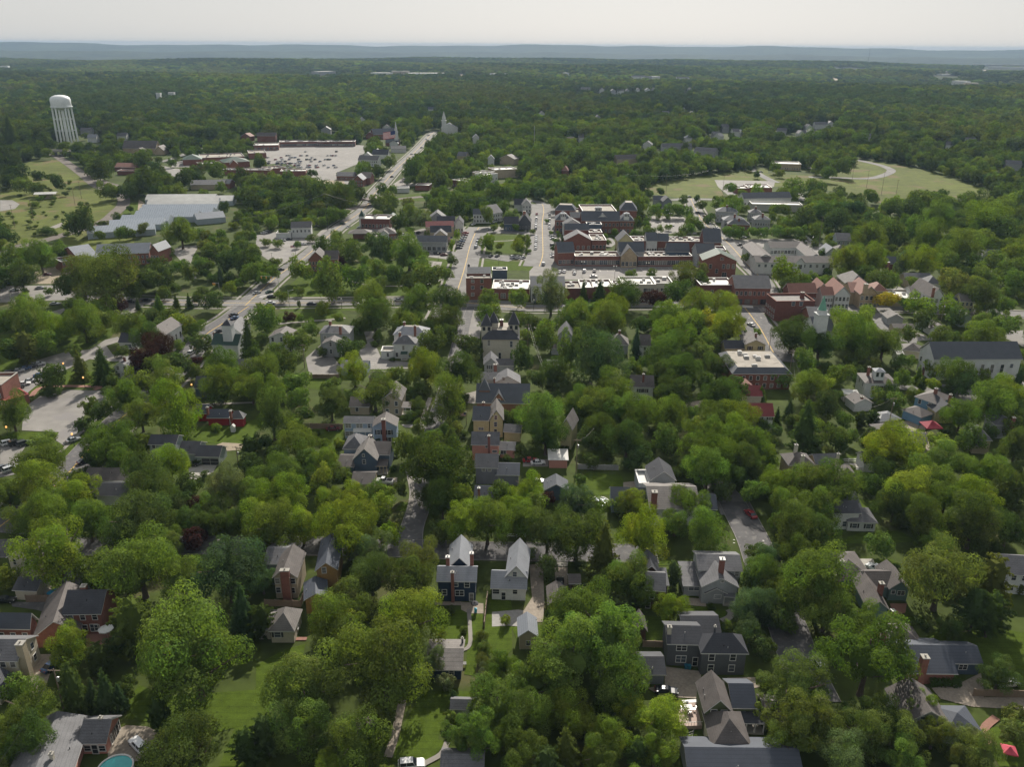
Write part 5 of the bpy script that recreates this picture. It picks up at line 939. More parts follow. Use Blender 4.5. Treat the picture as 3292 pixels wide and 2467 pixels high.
for i in range(20):
    a0 = 2*math.pi*i/20; a1 = 2*math.pi*(i+1)/20; e.face([T_ @ Vector(p) for p in ((0, -.12, 0), (1.25*math.cos(a0), -.12, 1.25*math.sin(a0)), (1.25*math.cos(a1), -.12, 1.25*math.sin(a1)))], 0)
    e.face([T_ @ Vector(p) for p in ((.75*math.cos(a0), -.14, .75*math.sin(a0)), (.95*math.cos(a0), -.14, .95*math.sin(a0)), (.95*math.cos(a1), -.14, .95*math.sin(a1)), (.75*math.cos(a1), -.14, .75*math.sin(a1)))], 1)
e.face([T_ @ Vector(p) for p in ((-.12, -.15, -.7), (.12, -.15, -.7), (.12, -.15, .7), (-.12, -.15, .7))], 1)
e.obj('emblem', [TRIM, mat('green_emblem', (.02, .16, .13), .6, .05, 2)], b.root)
b = FB('long brick corner block', 'with grey roof and lit shopfronts', name='brick_building', cat='building'); b.mass((1925, 1414), (2245, 1418), 16, 8.8, 'g', 4.6, 'brick', 'grey', w=(8, 1), zb=5, wsz=(1.2, 1.9)); b.cur['x1'] += 0
for i in range(5): b.window('f', 3.2+i*3.9, .5, 2.6, 2.4, kind='shop_window', fm=TRIMD)
for i, (p, q, d, h, wm, rm) in enumerate((((1765, 752), (1955, 758), 10, 8, 'lgrey', 'slate'), ((1828, 828), (2025, 832), 10, 8, 'lgrey', 'slate'), ((1865, 862), (2062, 868), 8, 7, 'dbrick', 'grey'), ((2050, 765), (2165, 768), 9, 7, 'lgrey', 'grey'), ((2098, 822), (2240, 824), 10, 8, 'lgrey', 'grey'))):
    b = FB(('pale townhouse pair nearest the field', 'pale townhouse with brick chimney', 'brick townhouse with pale porch roof', 'narrow grey house behind the townhouses', 'grey two-storey house with white windows')[i], 'right of the upper street'); b.mass(p, q, d, h, 'h', 2.6, wm, rm, w=(6, 2), ws=(3, 2)); b.chim((p[0]+q[0])/2, p[1]-55, h+4, 1.2)
b = FB('long white hall with dark roof', 'above the flat white hall', name='building', cat='building'); b.mass((2003, 642), (2420, 634), 12, 6, 'g', 4, 'white', 'slate', w=(14, 1)); b.mass((2290, 635), (2370, 635), 6, 5, 'G', 3, 'lgrey', 'slate')
b = FB('flat white hall', 'with a purple awning', name='building', cat='building'); b.mass((2075, 688), (2512, 698), 13, 5.5, 'f', 0, 'conc', 'wht')
b = FB('grey twin-gabled house', 'at the foot of the meadow'); b.mass((1220, 655), (1312, 657), 9, 5.5, 'g', 3, 'lgrey', 'slate', w=(3, 1)); b.mass((1303, 668), (1388, 668), 11, 6, 'G', 3.6, 'grey', 'grey', w=(2, 1))
b = FB('flat red and white depot', 'on the paved lot by the meadow', name='building', cat='building'); b.mass((1945, 552), (2050, 552), 14, 5, 'f', 0, 'brick', 'wht', units=1); b.mass((2040, 545), (2250, 548), 20, 5.5, 'f', 0, 'obrick', 'wht', units=6)
for p, q, wm, rm, s_, r_ in (((905, 300), (1175, 292), 'tan', 'brn', 'long brown-roofed terrace in the woods', 'g'), ((1300, 195), (1560, 195), 'lgrey', 'grey', 'grey-roofed terrace among trees', 'g'), ((1570, 225), (1755, 240), 'lgrey', 'grey', 'lower grey terrace beside the power line', 'g'), ((1128, 172), (1210, 175), 'white', 'grey', 'white gabled house in the treetops', 'G'), ((1500, 118), (1560, 118), 'white', 'lt', 'small white gazebo-like house in the woods', 'h'), ((425, 398), (485, 400), 'brick', 'rshin', 'little brick chapel with white lantern', 'h'), ((-210, 300), (-150, 300), 'white', 'lt', 'white cottage left of the clipped tree rows', 'G'), ((580, 112), (625, 112), 'white', 'brn', 'small pale house high in the woods', 'g'), ((-110, 290), (20, 300), 'tan', 'brn', 'brown house near the flat white offices', 'G'), ((-480, 270), (-400, 275), 'tan', 'grey', 'grey-roofed house right of the main road', 'g'), ((1740, 100), (1800, 105), 'white', 'slate', 'white-trimmed house between far crowns', 'G'), ((1930, 70), (1975, 72), 'white', 'wht', 'bright roof glinting in the far woods', 'g')):
    b = FB(s_, ''); b.mass(p, q, 11, 6.5, r_, 4, wm, rm)
b = Bd('pair of low brown roofs', 'at the edge of the clipped tree rows', keep=False); b.mass((470, 130), (540, 130), 10, 6, 'g', 3, 'tan', 'brn')
frame('U4')
b = FB('white courtyard hotel', 'with brown roofs round a sunken court', name='hotel', cat='hotel')
b.mass((-105, 1192), (576, 1198), 12, 7.0, 'g', 2.6, 'white', 'brn', w=(12, 1), wsz=(1.3, 1.6), zb=4.2); b.mass((235, 1200), (325, 1200), 5, 7.1, 'G', 3.2, 'white', 'brn'); b.wp(277, 1232, 2, 2.4); b.mass((-105, 1160), (60, 1162), 34, 8, 'G', 2.6, 'white', 'brn'); b.mass((350, 1155), (475, 1157), 36, 8, 'G', 2.4, 'white', 'brn'); b.mass((20, 1068), (330, 1065), 12, 8, 'g', 2.6, 'white', 'brn', w=(10, 1), zb=4.4, wsz=(1.6, 1.9))
b = FB('red brick hall with stepped parapet', 'at the corner by the green spire', name='brick_building', cat='building'); b.mass((72, 1532), (405, 1528), 13, 9.6, 'f', 0, 'dbrick', 'tan', ws=(5, 2), trim=BRK); b.wp(220, 1550, 1.5, 2.0); b.wp(287, 1550, 1.5, 2.0); b.chim(300, 1450, 12, 1.6, 8, 'dbrick')
b = FB('red-roofed brick inn', 'behind the red brick hall', name='brick_building', cat='building'); b.mass((182, 1462), (430, 1458), 9, 8, 'g', 4, 'dbrick', 'rshin', w=(8, 2)); b.mass((415, 1440), (530, 1442), 12, 7, 'G', 4, 'tan', 'rshin'); b.chim(300, 1452, 11, 1.4, 6)
b = FB('narrow white shop', 'with dark red roof', name='shop_building', cat='shop'); b.mass((466, 1478), (578, 1478), 9, 7.2, 'g', 3.2, 'white', 'rshin', w=(4, 2))
b = FB('white gabled shop', 'with salmon roof and four upper windows', name='shop_building', cat='shop'); b.mass((576, 1475), (720, 1478), 18, 7.6, 'G', 4.4, 'white', 'rshin', w=(4, 2), wsz=(1.1, 1.9), fl=3.6)
b = FB('tan gabled shop', 'with fan window and salmon roofs', name='shop_building', cat='shop'); b.mass((795, 1470), (968, 1473), 18, 7.4, 'G', 4.2, 'stone', 'rshin', w=(4, 2), wsz=(1.3, 1.9), fl=3.6); b.chim(850, 1378, 13, 1.8, 8, 'stone'); b.mass((715, 1450), (805, 1452), 14, 6.5, 'g', 3.4, 'stone', 'rshin'); b.mass((900, 1440), (1045, 1445), 12, 6, 'h', 3, 'tan', 'rshin')
b = FB('brown-roofed barn', 'behind the tan gabled shop', name='barn', cat='barn'); b.mass((695, 1400), (905, 1405), 22, 5.5, 'h', 4.6, 'tan', 'tan')
b = FB('low flat store', 'with pale roof next to the golden tree', name='shop_building', cat='shop'); b.mass((1060, 1500), (1290, 1506), 16, 4.5, 'f', 0, 'tan', 'wht', units=2)
b = FB('white gabled shop-house', 'with half-round attic window', name='shop_building', cat='shop'); b.mass((1400, 1492), (1535, 1492), 20, 7.6, 'G', 4.4, 'white', 'brn', w=(3, 2), wsz=(1.3, 1.9), fl=3.6, ws=(5, 2)); b.mass((1240, 1480), (1345, 1485), 14, 5, 'g', 3, 'white', 'brn'); b.chim(1437, 1408, 13, 1, 8)
b = FB('small white hip-roofed house', 'behind the shop-house'); b.mass((1372, 1378), (1502, 1382), 10, 6.5, 'h', 3.2, 'white', 'grey', w=(2, 1))
b = FB('long brown-roofed shed', 'behind the low flat store', name='shed', cat='shed'); b.mass((1190, 1345), (1425, 1350), 10, 4.5, 'g', 2.8, 'tan', 'grey')
b = FB('pale yellow house', 'with dark porch roof by the street trees'); b.mass((1665, 1530), (1790, 1535), 9, 6, 'g', 3, 'yellow', 'tan', w=(3, 2)); b.mass((1580, 1545), (1690, 1550), 8, 4.4, 'g', 2, 'yellow', 'slate')
b = FB('white dormered cape', 'peeking from the right woods'); b.mass((1905, 1155), (2075, 1160), 10, 4.6, 'g', 4.4, 'white', 'slate'); b.mass((1945, 1165), (1985, 1165), 5, 5, 'G', 2, 'white', 'slate'); b.mass((1990, 1165), (2030, 1165), 5, 5, 'G', 2, 'white', 'slate'); b.mass((1845, 1150), (1925, 1150), 8, 4.6, 'G', 3.4, 'white', 'slate')
b = FB('grey narrow house', 'with sage walls in the dark belt'); b.mass((595, 1000), (722, 1004), 12, 6.5, 'g', 3.6, 'sage', 'grey', w=(3, 2)); 
b = FB('grey cottage with skylights', 'right of the white hotel'); b.mass((500, 1112), (610, 1112), 12, 4, 'G', 3.6, 'lgrey', 'lt', w=(2, 1)); b.mass((585, 1090), (690, 1092), 9, 4.4, 'h', 2.6, 'tan', 'tan')
b = FB('dark brick cottage', 'hidden between bright trees'); b.mass((1030, 1205), (1120, 1208), 9, 5, 'g', 3.4, 'dbrick', 'slate'); b.chim(1045, 1190, 10.5, 1, 5, 'brick', TRIM)
b = FB('flat pale clinic', 'beside the meadow track', name='building', cat='building'); b.mass((42, 338), (288, 345), 22, 6.5, 'f', 0, 'stone', 'wht', w=(12, 1))
for p, q, s_ in (((1535, 175), (1600, 178), 'white gable house in the right woods'), ((1715, 140), (1800, 142), 'white-roofed house deep in the right woods'), ((2060, 345), (2200, 350), 'grey-roofed house near the right edge'), ((345, 65), (410, 68), 'white cottage above the power line woods'), ((265, 75), (320, 78), 'grey gabled house above the power line woods'), ((75, 55), (160, 58), 'grey house with two lit vents'), ((810, 105), (890, 108), 'slate roof among far crowns')):
    b = FB(s_, ''); b.mass(p, q, 11, 6.5, 'g', 4, 'white' if 'white' in s_ else 'lgrey', 'grey')
frame('M4')
b = FB('white church with green spire', 'and brick annexe', name='church', cat='church'); b.mass((388, 168), (560, 165), 14, 6, 'g', 4.5, 'white', 'slate'); b.mass((340, 45), (525, 48), 12, 6, 'g', 3, 'brick', 'grey', w=(6, 2)); b.spire(468, -127, 27, 16.5, 4.2, ptm=mat('copper_green', (.13, .30, .22), .6, .15, 1.5))
frame('T2')
b = FB('white church with tall steeple', 'at the top of the main road', name='church', cat='church'); b.mass((1600, 838), (1745, 838), 16, 8, 'G', 7, 'white', 'lt'); b.spire(1622, 690, 34, 17, 6.5)
for p, q, s_, wm, rm, r_ in (((880, 765), (945, 765), 'white house with pale roofs in the upper woods', 'white', 'lt', 'G'), ((1090, 832), (1165, 832), 'brown-gabled house above the brick church', 'white', 'brn', 'G'), ((560, 850), (645, 850), 'grey-gabled house above the long shop terrace', 'lgrey', 'grey', 'G'), ((1485, 675), (1550, 675), 'bluish-roofed house in the far woods', 'white', 'blue', 'g'), ((2135, 672), (2200, 672), 'small white house in the far centre woods', 'white', 'lt', 'G'), ((5, 905), (170, 905), 'brick gabled house left of the long shop terrace', 'brick', 'brn', 'g'), ((1870, 920), (1930, 920), 'white gable right of the steeple', 'white', 'lt', 'G')):
    b = FB(s_, ''); b.mass(p, q, 11, 8, r_, 4, wm, rm)
def wh(t, short, p, q, d=40, h=15, wm='white', cat='warehouse'):
    frame(t); b = Bd(short, 'far off in the woods', name='warehouse', cat=cat); b.mass(p, q, d, h, 'f', 0, wm, 'wht', par=.2)
wh('T2', 'long white warehouse', (1310, 362), (1632, 362), 60); wh('T2', 'white warehouse right of the long one', (2020, 364), (2168, 366), 50); wh('T2', 'stepped pale warehouse', (990, 358), (1150, 360), 50); wh('T2', 'pinkish commercial block', (1180, 345), (1330, 345), 40, 14, 'tan'); wh('T2', 'small grey commercial block', (540, 350), (690, 345), 40, 15, 'lgrey'); wh('T2', 'low white office block', (575, 390), (635, 392), 30, 16)
wh('T3', 'lone white block', (455, 358), (495, 358), 30, 17); wh('T3', 'white block among far roofs', (1210, 390), (1280, 390), 30, 15); wh('T4', 'white flat school', (1590, 428), (1715, 432), 40, 16); wh('T4', 'small white annexe', (1705, 446), (1822, 448), 30, 14, 'tan'); wh('T4', 'long grey factory', (1780, 284), (2300, 290), 60, 16, 'lgrey'); wh('T4', 'second long factory', (1900, 304), (2300, 312), 60, 14); wh('T4', 'brown depot', (1510, 345), (1680, 345), 50, 12, 'tan'); wh('T4', 'white block with bright windows', (1510, 370), (1650, 370), 40, 12)
wh('T1', 'pale block at the left horizon', (0, 300), (65, 300), 40, 15); wh('T1', 'white house pair above the tower', (1345, 535), (1380, 535), 16, 13, cat='house'); wh('T1', 'second white house above the tower', (1450, 530), (1500, 530), 16, 12, cat='house')
for i, (x, y, w) in enumerate(((780, 505, 40), (875, 515, 50), (940, 512, 60), (1000, 512, 30), (1175, 505, 40), (1225, 500, 30), (1090, 503, 30), (1540, 500, 40), (1100, 392, 120), (1180, 398, 60), (1480, 405, 110), (640, 498, 80), (260, 712, 50), (745, 745, 40), (1335, 712, 60), (1490, 678, 20), (1560, 712, 50), (1850, 830, 60), (1940, 870, 60), (1770, 895, 60))):
    frame('T3'); b = Bd(('white-gabled estate house, leftmost of the far cluster', 'grey estate house next to the leftmost', 'broad grey estate house in the far cluster', 'white-gabled estate house mid cluster', 'white estate house right of the cluster middle', 'tall white-gabled estate house at the cluster end', 'small estate house in the cluster gap', 'lone pale estate house right of the cluster', 'long grey roofs below the second ridge', 'short grey roofs below the second ridge', 'pale blue roofs far right of the ridge', 'row of dull roofs left of the cluster', 'small grey gable above the clipped rows', 'pale gable hidden in centre woods', 'green-roofed house with red chimney in the woods', 'glinting tower in the woods', 'pale ridge roof in the right woods', 'tan gable in the right woods', 'glinting white roofs near the right woods', 'white-trimmed roof under the right woods')[i], ''); b.mass((x-w/2, y), (x+w/2, y), 12, 12 if y < 600 else 8, 'G' if w < 55 else 'g', 4, 'white' if i % 2 == 0 else 'lgrey', 'grey')
frame('T4')
for x, y, w, s_ in ((460, 808, 100, 'broad brown roof in the right-hand far estate'), (545, 800, 60, 'white gable in the right-hand far estate'), (380, 872, 60, 'bright white gable nearest the power line'), (290, 885, 50, 'grey gable by the power line woods'), (360, 830, 60, 'dull roof behind the bright white gable')):
    b = Bd(s_, ''); b.mass((x-w/2, y), (x+w/2, y), 12, 7, 'G' if w < 70 else 'g', 4, 'white', 'grey')
frame('T1'); area('meadow', FIELDM, '300,490 580,462 800,466 1210,465 1210,480 700,492 340,505'); frame('T4'); area('meadow', FIELDM, '530,325 870,325 870,345 560,345'); area('meadow', FIELDM, '1000,335 1300,338 1300,346 1000,345'); area('meadow', FIELDM, '1120,495 1180,495 1180,505 1120,505'); area('meadow', SAND, '1835,332 1885,332 1885,368 1835,368'); area('meadow', SAND, '545,380 560,380 640,445 590,445'); frame('T2'); area('meadow', SAND, '1640,372 1960,376 1960,388 1740,404 1700,380'); area('meadow', SAND, '510,372 560,368 590,400 540,404')
frame('B3')
def crossing(t, p, q, n, ln, w=.45):
    frame(t); stripes(p, q, n, ln, 0, w)
crossing('U4', (-215, 1585), (-130, 1590), 14, 4); crossing('U2', (1730, 1102), (1910, 1102), 2, 1.2); crossing('U2', (60, 1500), (150, 1470), 8, 3); crossing('M3', (1960, 62), (2060, 60), 2, .6); crossing('B2', (868, 185), (1020, 192), 2, .3); crossing('B3', (1440, 210), (1630, 215), 2, .3); crossing('B3', (1440, 190), (1630, 195), 2, .3)
# ---------------------------------------------------------------- vehicles
TYRE = mat('tyre', (.015, .015, .016), .9, .1, 3); LAMP = mat('headlight_lens', (.6, .6, .58), .15, .02, 2); TAIL = mat('tail_light_lens', (.3, .02, .02), .3, .02, 2)
CARC = {'white': (.62, .62, .62), 'silver': (.36, .37, .38), 'black': (.012, .013, .016), 'dark grey': (.06, .065, .07), 'blue': (.03, .07, .16), 'red': (.26, .02, .025), 'tan': (.28, .24, .18), 'maroon': (.1, .015, .02), 'green': (.03, .07, .05)}
PROTOC = {}
def carmesh(kind, part):
    """one car seen as lofted sections; kind: sedan, suv, pickup"""
    b = MB(); L = {'sedan': 4.7, 'suv': 4.8, 'pickup': 5.6}[kind]; hw = {'sedan': .9, 'suv': .96, 'pickup': .98}[kind]; hb = {'sedan': .92, 'suv': 1.08, 'pickup': 1.12}[kind]; hr = {'sedan': 1.44, 'suv': 1.74, 'pickup': 1.85}[kind]
    if part == 'body':
        S = [(-.5, .80, .35, .62), (-.49, .95, .28, .8), (-.42, 1.0, .25, .98), (-.2, 1, .25, 1), (.15, 1, .25, 1), (.34, 1, .25, .95), (.45, .95, .28, .85), (.5, .8, .35, .6)]
        if kind == 'suv': S[0] = (-.5, .88, .35, .95); S[1] = (-.49, .97, .3, 1.0)
        if kind == 'pickup': S[0] = (-.5, .95, .4, .98); S[1] = (-.495, 1, .35, 1)
        k = len(b.V)
        for y, w, z0, z1 in S:
            z1 = z1*hb; b.V += [Vector((-hw*w*.92, y*L, z0)), Vector((hw*w*.92, y*L, z0)), Vector((hw*w, y*L, z0+.3)), Vector((hw*w*.97, y*L, z1)), Vector((-hw*w*.97, y*L, z1)), Vector((-hw*w, y*L, z0+.3))]
        for i in range(len(S)-1):
            for j in range(6): b.F.append((k+i*6+j, k+i*6+(j+1) % 6, k+i*6+6+(j+1) % 6, k+i*6+6+j)); b.M.append(0)
        b.F.append(tuple(k+j for j in range(5, -1, -1))); b.M.append(0); n = k+6*(len(S)-1); b.F.append(tuple(n+j for j in range(6))); b.M.append(0)
        y0, y1 = {'sedan': (-.20, .06), 'suv': (-.42, .06), 'pickup': (-.06, .12)}[kind]; b.box(-hw*.72, y0*L, hr-.06, hw*.72, y1*L, hr, 0)
        if kind == 'pickup':
            b.box(-hw*.85, -.47*L, hb+.002, hw*.85, -.14*L, hb+.02, 1)
        # pillars
        for sx in (-1, 1):
            for yy in (y0, y1, (y0+y1)/2): b.tube((sx*hw*.90, yy*L*1.0+(.0 if yy != y1 else .35), hb-.02), (sx*hw*.72, yy*L, hr-.04), .045, .045, 4)
    elif part == 'window':
        y0, y1 = {'sedan': (-.36, .2), 'suv': (-.485, .2), 'pickup': (-.13, .23)}[kind]; r0, r1 = {'sedan': (-.20, .06), 'suv': (-.42, .06), 'pickup': (-.06, .12)}[kind]
        lo = [(-hw*.90, y0*L), (hw*.90, y0*L), (hw*.90, y1*L), (-hw*.90, y1*L)]; hi = [(-hw*.70, r0*L), (hw*.70, r0*L), (hw*.70, r1*L), (-hw*.70, r1*L)]
        b.V = [Vector((x, y, hb-.03)) for x, y in lo]+[Vector((x, y, hr-.03)) for x, y in hi]
        for i in range(4): b.F.append((i, (i+1) % 4, 4+(i+1) % 4, 4+i)); b.M.append(0)
        b.F.append((4, 5, 6, 7)); b.M.append(0)
    elif part == 'wheel':
        b.tube((-.12, 0, 0), (.12, 0, 0), .34, .34, 14, 0); b.tube((-.125, 0, 0), (.125, 0, 0), .2, .2, 10, 1)
    return b
def car_proto(kind, col, simple):
    k = (kind, col, simple)
    if k in PROTOC: return PROTOC[k]
    paint = mat('car_paint_'+col.replace(' ', '_'), CARC[col], .28, .03, 3, spec=.5, coat=.6); B_ = carmesh(kind, 'body'); G = carmesh(kind, 'window'); L = {'sedan': 4.7, 'suv': 4.8, 'pickup': 5.6}[kind]
    if simple:
        k0 = len(B_.V); B_.V += G.V; B_.F += [tuple(a+k0 for a in f) for f in G.F]; B_.M += [2]*len(G.F)
        for sx in (-.85, .85):
            for sy in (-.31, .32): B_.tube((sx-.1, sy*L, .33), (sx+.1, sy*L, .33), .33, .33, 10, 3)
        o = B_.obj('parked_car', [paint, TYRE, GLASS, TYRE])
        bpy.context.collection.objects.unlink(o) if False else COL.objects.unlink(o)
    else:
        o = bpy.data.objects.new('parked_car', None)
        def ch(mb, nm, ms, loc=(0, 0, 0), sm=False):
            me = bpy.data.meshes.new(nm); me.from_pydata([tuple(v) for v in mb.V], [], mb.F)
            for q in ms: me.materials.append(q)
            me.polygons.foreach_set('material_index', mb.M); me.update(); c = bpy.data.objects.new(nm, me); c.parent = o; c.location = loc; return c
        ch(B_, 'body', [paint, TYRE]); ch(G, 'window', [GLASS]); W_ = carmesh(kind, 'wheel')
        for sx in (-.84, .84):
            for sy in (-.31, .32): ch(W_, 'wheel', [TYRE, METAL], (sx, sy*L, .34))
        for sx in (-.62, .62):
            h_ = MB(); h_.box(-.18, -.05, -.07, .18, .05, .07); ch(h_, 'headlight', [LAMP], (sx, .475*L, .68)); ch(h_, 'tail_light', [TAIL], (sx, -.485*L, .78))
    PROTOC[k] = o; return o
def car(x, y, head, col, label, kind='sedan', simple=False, group=None):
    """head: compass angle the nose points to, 0 = away from the viewer along the grid"""
    p = at(x, y, 0); o = dup(car_proto(kind, col, simple), None, (p.x, p.y, .12), -math.radians(head)-GRID)
    tag(o, label, {'sedan': 'car', 'suv': 'car', 'pickup': 'pickup truck'}[kind], group)
    if kind == 'pickup': o.name = 'pickup_truck'
    return o
ORD = ['first', 'second', 'third', 'fourth', 'fifth', 'sixth', 'seventh', 'eighth', 'ninth', 'tenth', 'eleventh', 'twelfth', 'thirteenth', 'fourteenth', 'fifteenth', 'sixteenth']
rc = random.Random(4)
def row(p, q, cols, head, where, group, simple=True, kinds='ssu'):
    n = len(cols)
    for i, c in enumerate(cols):
        t = i/max(1, n-1)
        cn = {'w': 'white', 's': 'silver', 'k': 'black', 'g': 'dark grey', 'b': 'blue', 'r': 'red', 't': 'tan', 'm': 'maroon', '-': None}[c]
        if cn is None: continue
        kd = {'s': 'sedan', 'u': 'suv', 'p': 'pickup'}[rc.choice(kinds)]
        car(p[0]+(q[0]-p[0])*t, p[1]+(q[1]-p[1])*t, head+rc.uniform(-3, 3), cn, '%s car, %s in the row %s' % (cn, ORD[i], where), kd if kd != 'pickup' else 'suv', simple, group)
frame('B1'); car(900, 1535, -52, 'white', 'white estate car beside the round pool', 'suv'); car(342, 1015, 20, 'blue', 'dark blue car on the gravel drive behind the small yellow-green tree'); car(35, 590, 80, 'black', 'black car at the left edge above the brick house')
frame('B2'); car(1010, 1662, 80, 'white', 'white car cut by the bottom edge', 'suv')
frame('B3'); car(1000, 1180, 95, 'black', 'glossy black car beside the wooden deck'); car(312, 480, 0, 'black', 'black car in front of the brown open garage'); car(1545, 30, -20, 'red', 'red car on the shaded street')
frame('B4'); car(692, 385, -40, 'white', 'white car on the concrete drive across the lower street', 'suv'); car(318, 1010, -12, 'silver', 'silver car under the tree beside the lane', 'suv'); car(1555, 1130, 80, 'white', 'white car behind the wooden fence')
frame('M2'); car(1058, 1425, -85, 'white', 'white pickup truck by the brown garage', 'pickup'); car(640, 990, 80, 'maroon', 'maroon car shaded beside the wooden fence')
frame('M3'); car(1975, 122, -25, 'white', 'white car driving on the wide street'); car(215, 1425, 80, 'silver', 'sunlit silver car beside the grey hipped garage'); car(150, 1250, 80, 'red', 'red car behind the salmon shed'); car(215, 1270, 80, 'white', 'white car beside the red car')
frame('M1'); row((38, 545), (325, 450), 'wgsbks', 60, 'along the upper left lot', 'cars parked in the left car parks', False); row((150, 640), (250, 590), 'kws', 60, 'below the upper left car park', 'cars parked in the left car parks', False); car(330, 545, 60, 'blue', 'blue car behind the round dark tree', 'sedan'); car(470, 510, 60, 'silver', 'silver car above the round dark tree')
row((80, 1105), (205, 1110), 'wkg', 40, 'before the grass island', 'cars parked in the left car parks', False, 'u'); row((30, 1310), (95, 1325), 'gs', 35, 'at the left edge', 'cars parked in the left car parks', False); car(705, 1255, 40, 'black', 'black car on the left road half under a tree'); car(610, 1080, 40, 'silver', 'silver car at the car park mouth'); car(1580, 1285, 80, 'black', 'black car on the concrete driveway')
car(1932, 42, 40, 'black', 'black car on the left road above the chapel'); car(1945, 68, 40, 'blue', 'blue car following down the left road'); car(1810, 178, 40, 'black', 'black car beside the chapel tower'); car(1590, 355, 10, 'white', 'white van parked by the small dark tree', 'suv')
frame('U1'); car(128, 1440, 70, 'white', 'white car in the far left lot, left of two'); car(348, 1422, 70, 'silver', 'silver car in the far left lot, right of two'); car(475, 1560, 88, 'silver', 'silver car on the cross street at far left'); car(410, 1305, 80, 'maroon', 'maroon car on the sandy yard'); car(1130, 1540, 88, 'black', 'black car on the cross street behind the small spruce'); car(1270, 1530, 88, 'black', 'second black car on the cross street'); car(1695, 1530, 88, 'white', 'white car behind the four spruces'); car(95, 1380, 80, 'blue', 'blue car under the dark tree'); 
frame('U2')
for x, y, h, c, l in ((213, 1265, 35, 'black', 'black car driving up the left road'), (118, 1458, 35, 'green', 'dark green car waiting at the junction'), (8, 1465, 35, 'silver', 'silver car behind the junction queue'), (135, 1497, 80, 'black', 'black car turning at the junction'), (130, 1553, 85, 'white', 'white car at the stop line of the cross street'), (798, 890, 10, 'white', 'white car near the rail crossing'), (748, 865, 30, 'green', 'dark green car near the rail crossing'), (900, 898, 80, 'silver', 'silver car leaving the drive-through pavilion'), (983, 678, 20, 'white', 'white car under the rail bridge'), (1235, 1527, 88, 'silver', 'silver car between big trees on the cross street'), (480, 1560, 88, 'black', 'black car hidden by the tall park tree'), (1175, 458, 30, 'black', 'black car on the rising main road'), (1345, 262, 60, 'white', 'white car turning off the main road'), (1473, 135, 30, 'white', 'white car high on the main road'), (1520, 68, 30, 'black', 'black car highest on the main road'), (1490, 98, 30, 'silver', 'silver car near the top of the road'), (1430, 205, 20, 'black', 'dark car halfway up the main road')): car(x, y, h, c, l, 'sedan', True)
row((70, 945), (108, 938), 'wk', 60, 'at the end of the white house lot', 'cars round the white house'); row((230, 1010), (285, 1000), 'sk', 75, 'in front of the white house', 'cars round the white house'); car(408, 1043, 75, 'white', 'white car between two small lot trees', 'sedan', True); car(520, 888, 80, 'black', 'black car behind the white house', 'sedan', True); car(315, 455, 40, 'white', 'white van behind the low brick shops', 'suv', True)
row((1250, 1000), (1275, 965), 'rgsw', 40, 'left of the grey front shop', 'cars behind the shops'); car(1403, 945, 10, 'black', 'black car behind the shops', 'suv', True)
row((1752, 1075), (1812, 945), 'kkgbssmr', 68, 'along the west kerb of the short street', 'cars angle-parked by the shops', True); row((1902, 1068), (1922, 1000), 'swsg', 10, 'along the east kerb of the short street', 'cars by the green'); row((1565, 1122), (1625, 1135), 'km', 80, 'below the grey front shop', 'cars by the grey front shop'); row((2030, 1145), (2085, 1145), 'kk', 20, 'on the lane between the lawns', 'cars by the green'); car(2030, 918, 88, 'silver', 'silver car crossing above the green', 'suv', True); row((1880, 870), (1900, 872), 'w', 20, 'beside the white inn corner', 'cars by the white inn'); row((2050, 852), (2130, 825), 'wswk', 60, 'below the white inn', 'cars by the white inn')
lot = []
for i in range(76):
    for _ in range(40):
        x = rc.choice([rc.uniform(90, 400), rc.uniform(90, 400), rc.uniform(420, 700)]); y = rc.uniform(262, 385) if x < 400 else rc.uniform(240, 380)
        if all(abs(x-a)+3*abs(y-c) > 20 for a, c in lot): lot.append((x, y)); break
lot.sort()
for i, (x, y) in enumerate(lot):
    cn = ('white', 'silver', 'white', 'black', 'silver', 'dark grey', 'white', 'red', 'blue')[i % 9]; car(x, round(y/17)*17+2, 15, cn, '%s car parked in the big shopping car park' % cn, 'sedan' if i % 3 else 'suv', True, '%s cars in the big shopping car park' % cn)
frame('U3')
row((213, 780), (205, 905), 'r-wswws', 0, 'on the left of upper main street', 'cars on the upper main street'); row((325, 785), (322, 900), 'gkwwww', 0, 'on the right of upper main street', 'cars on the upper main street'); row((210, 975), (204, 1080), 'wswkwsw', 5, 'on the left of lower main street', 'cars on the lower main street'); row((355, 975), (362, 1150), 'gw--kk--sw', 75, 'angled before the arcade corner', 'cars by the arcade corner'); row((10, 1155), (95, 1160), 'wws', 30, 'on the lane left of main street', 'cars on the lane'); car(272, 1215, 5, 'silver', 'silver car entering the striped car park', 'suv')
row((452, 1280), (712, 1275), 'w-k-w-k', 8, 'in the striped car park', 'cars in the striped car park', False); car(705, 1323, 80, 'white', 'white car driving through the striped car park'); car(540, 1296, 8, 'silver', 'silver car behind the second bay'); car(228, 1550, 88, 'green', 'dark green car in front of the bank'); car(415, 1285, 20, 'white', 'white car at the lot corner')
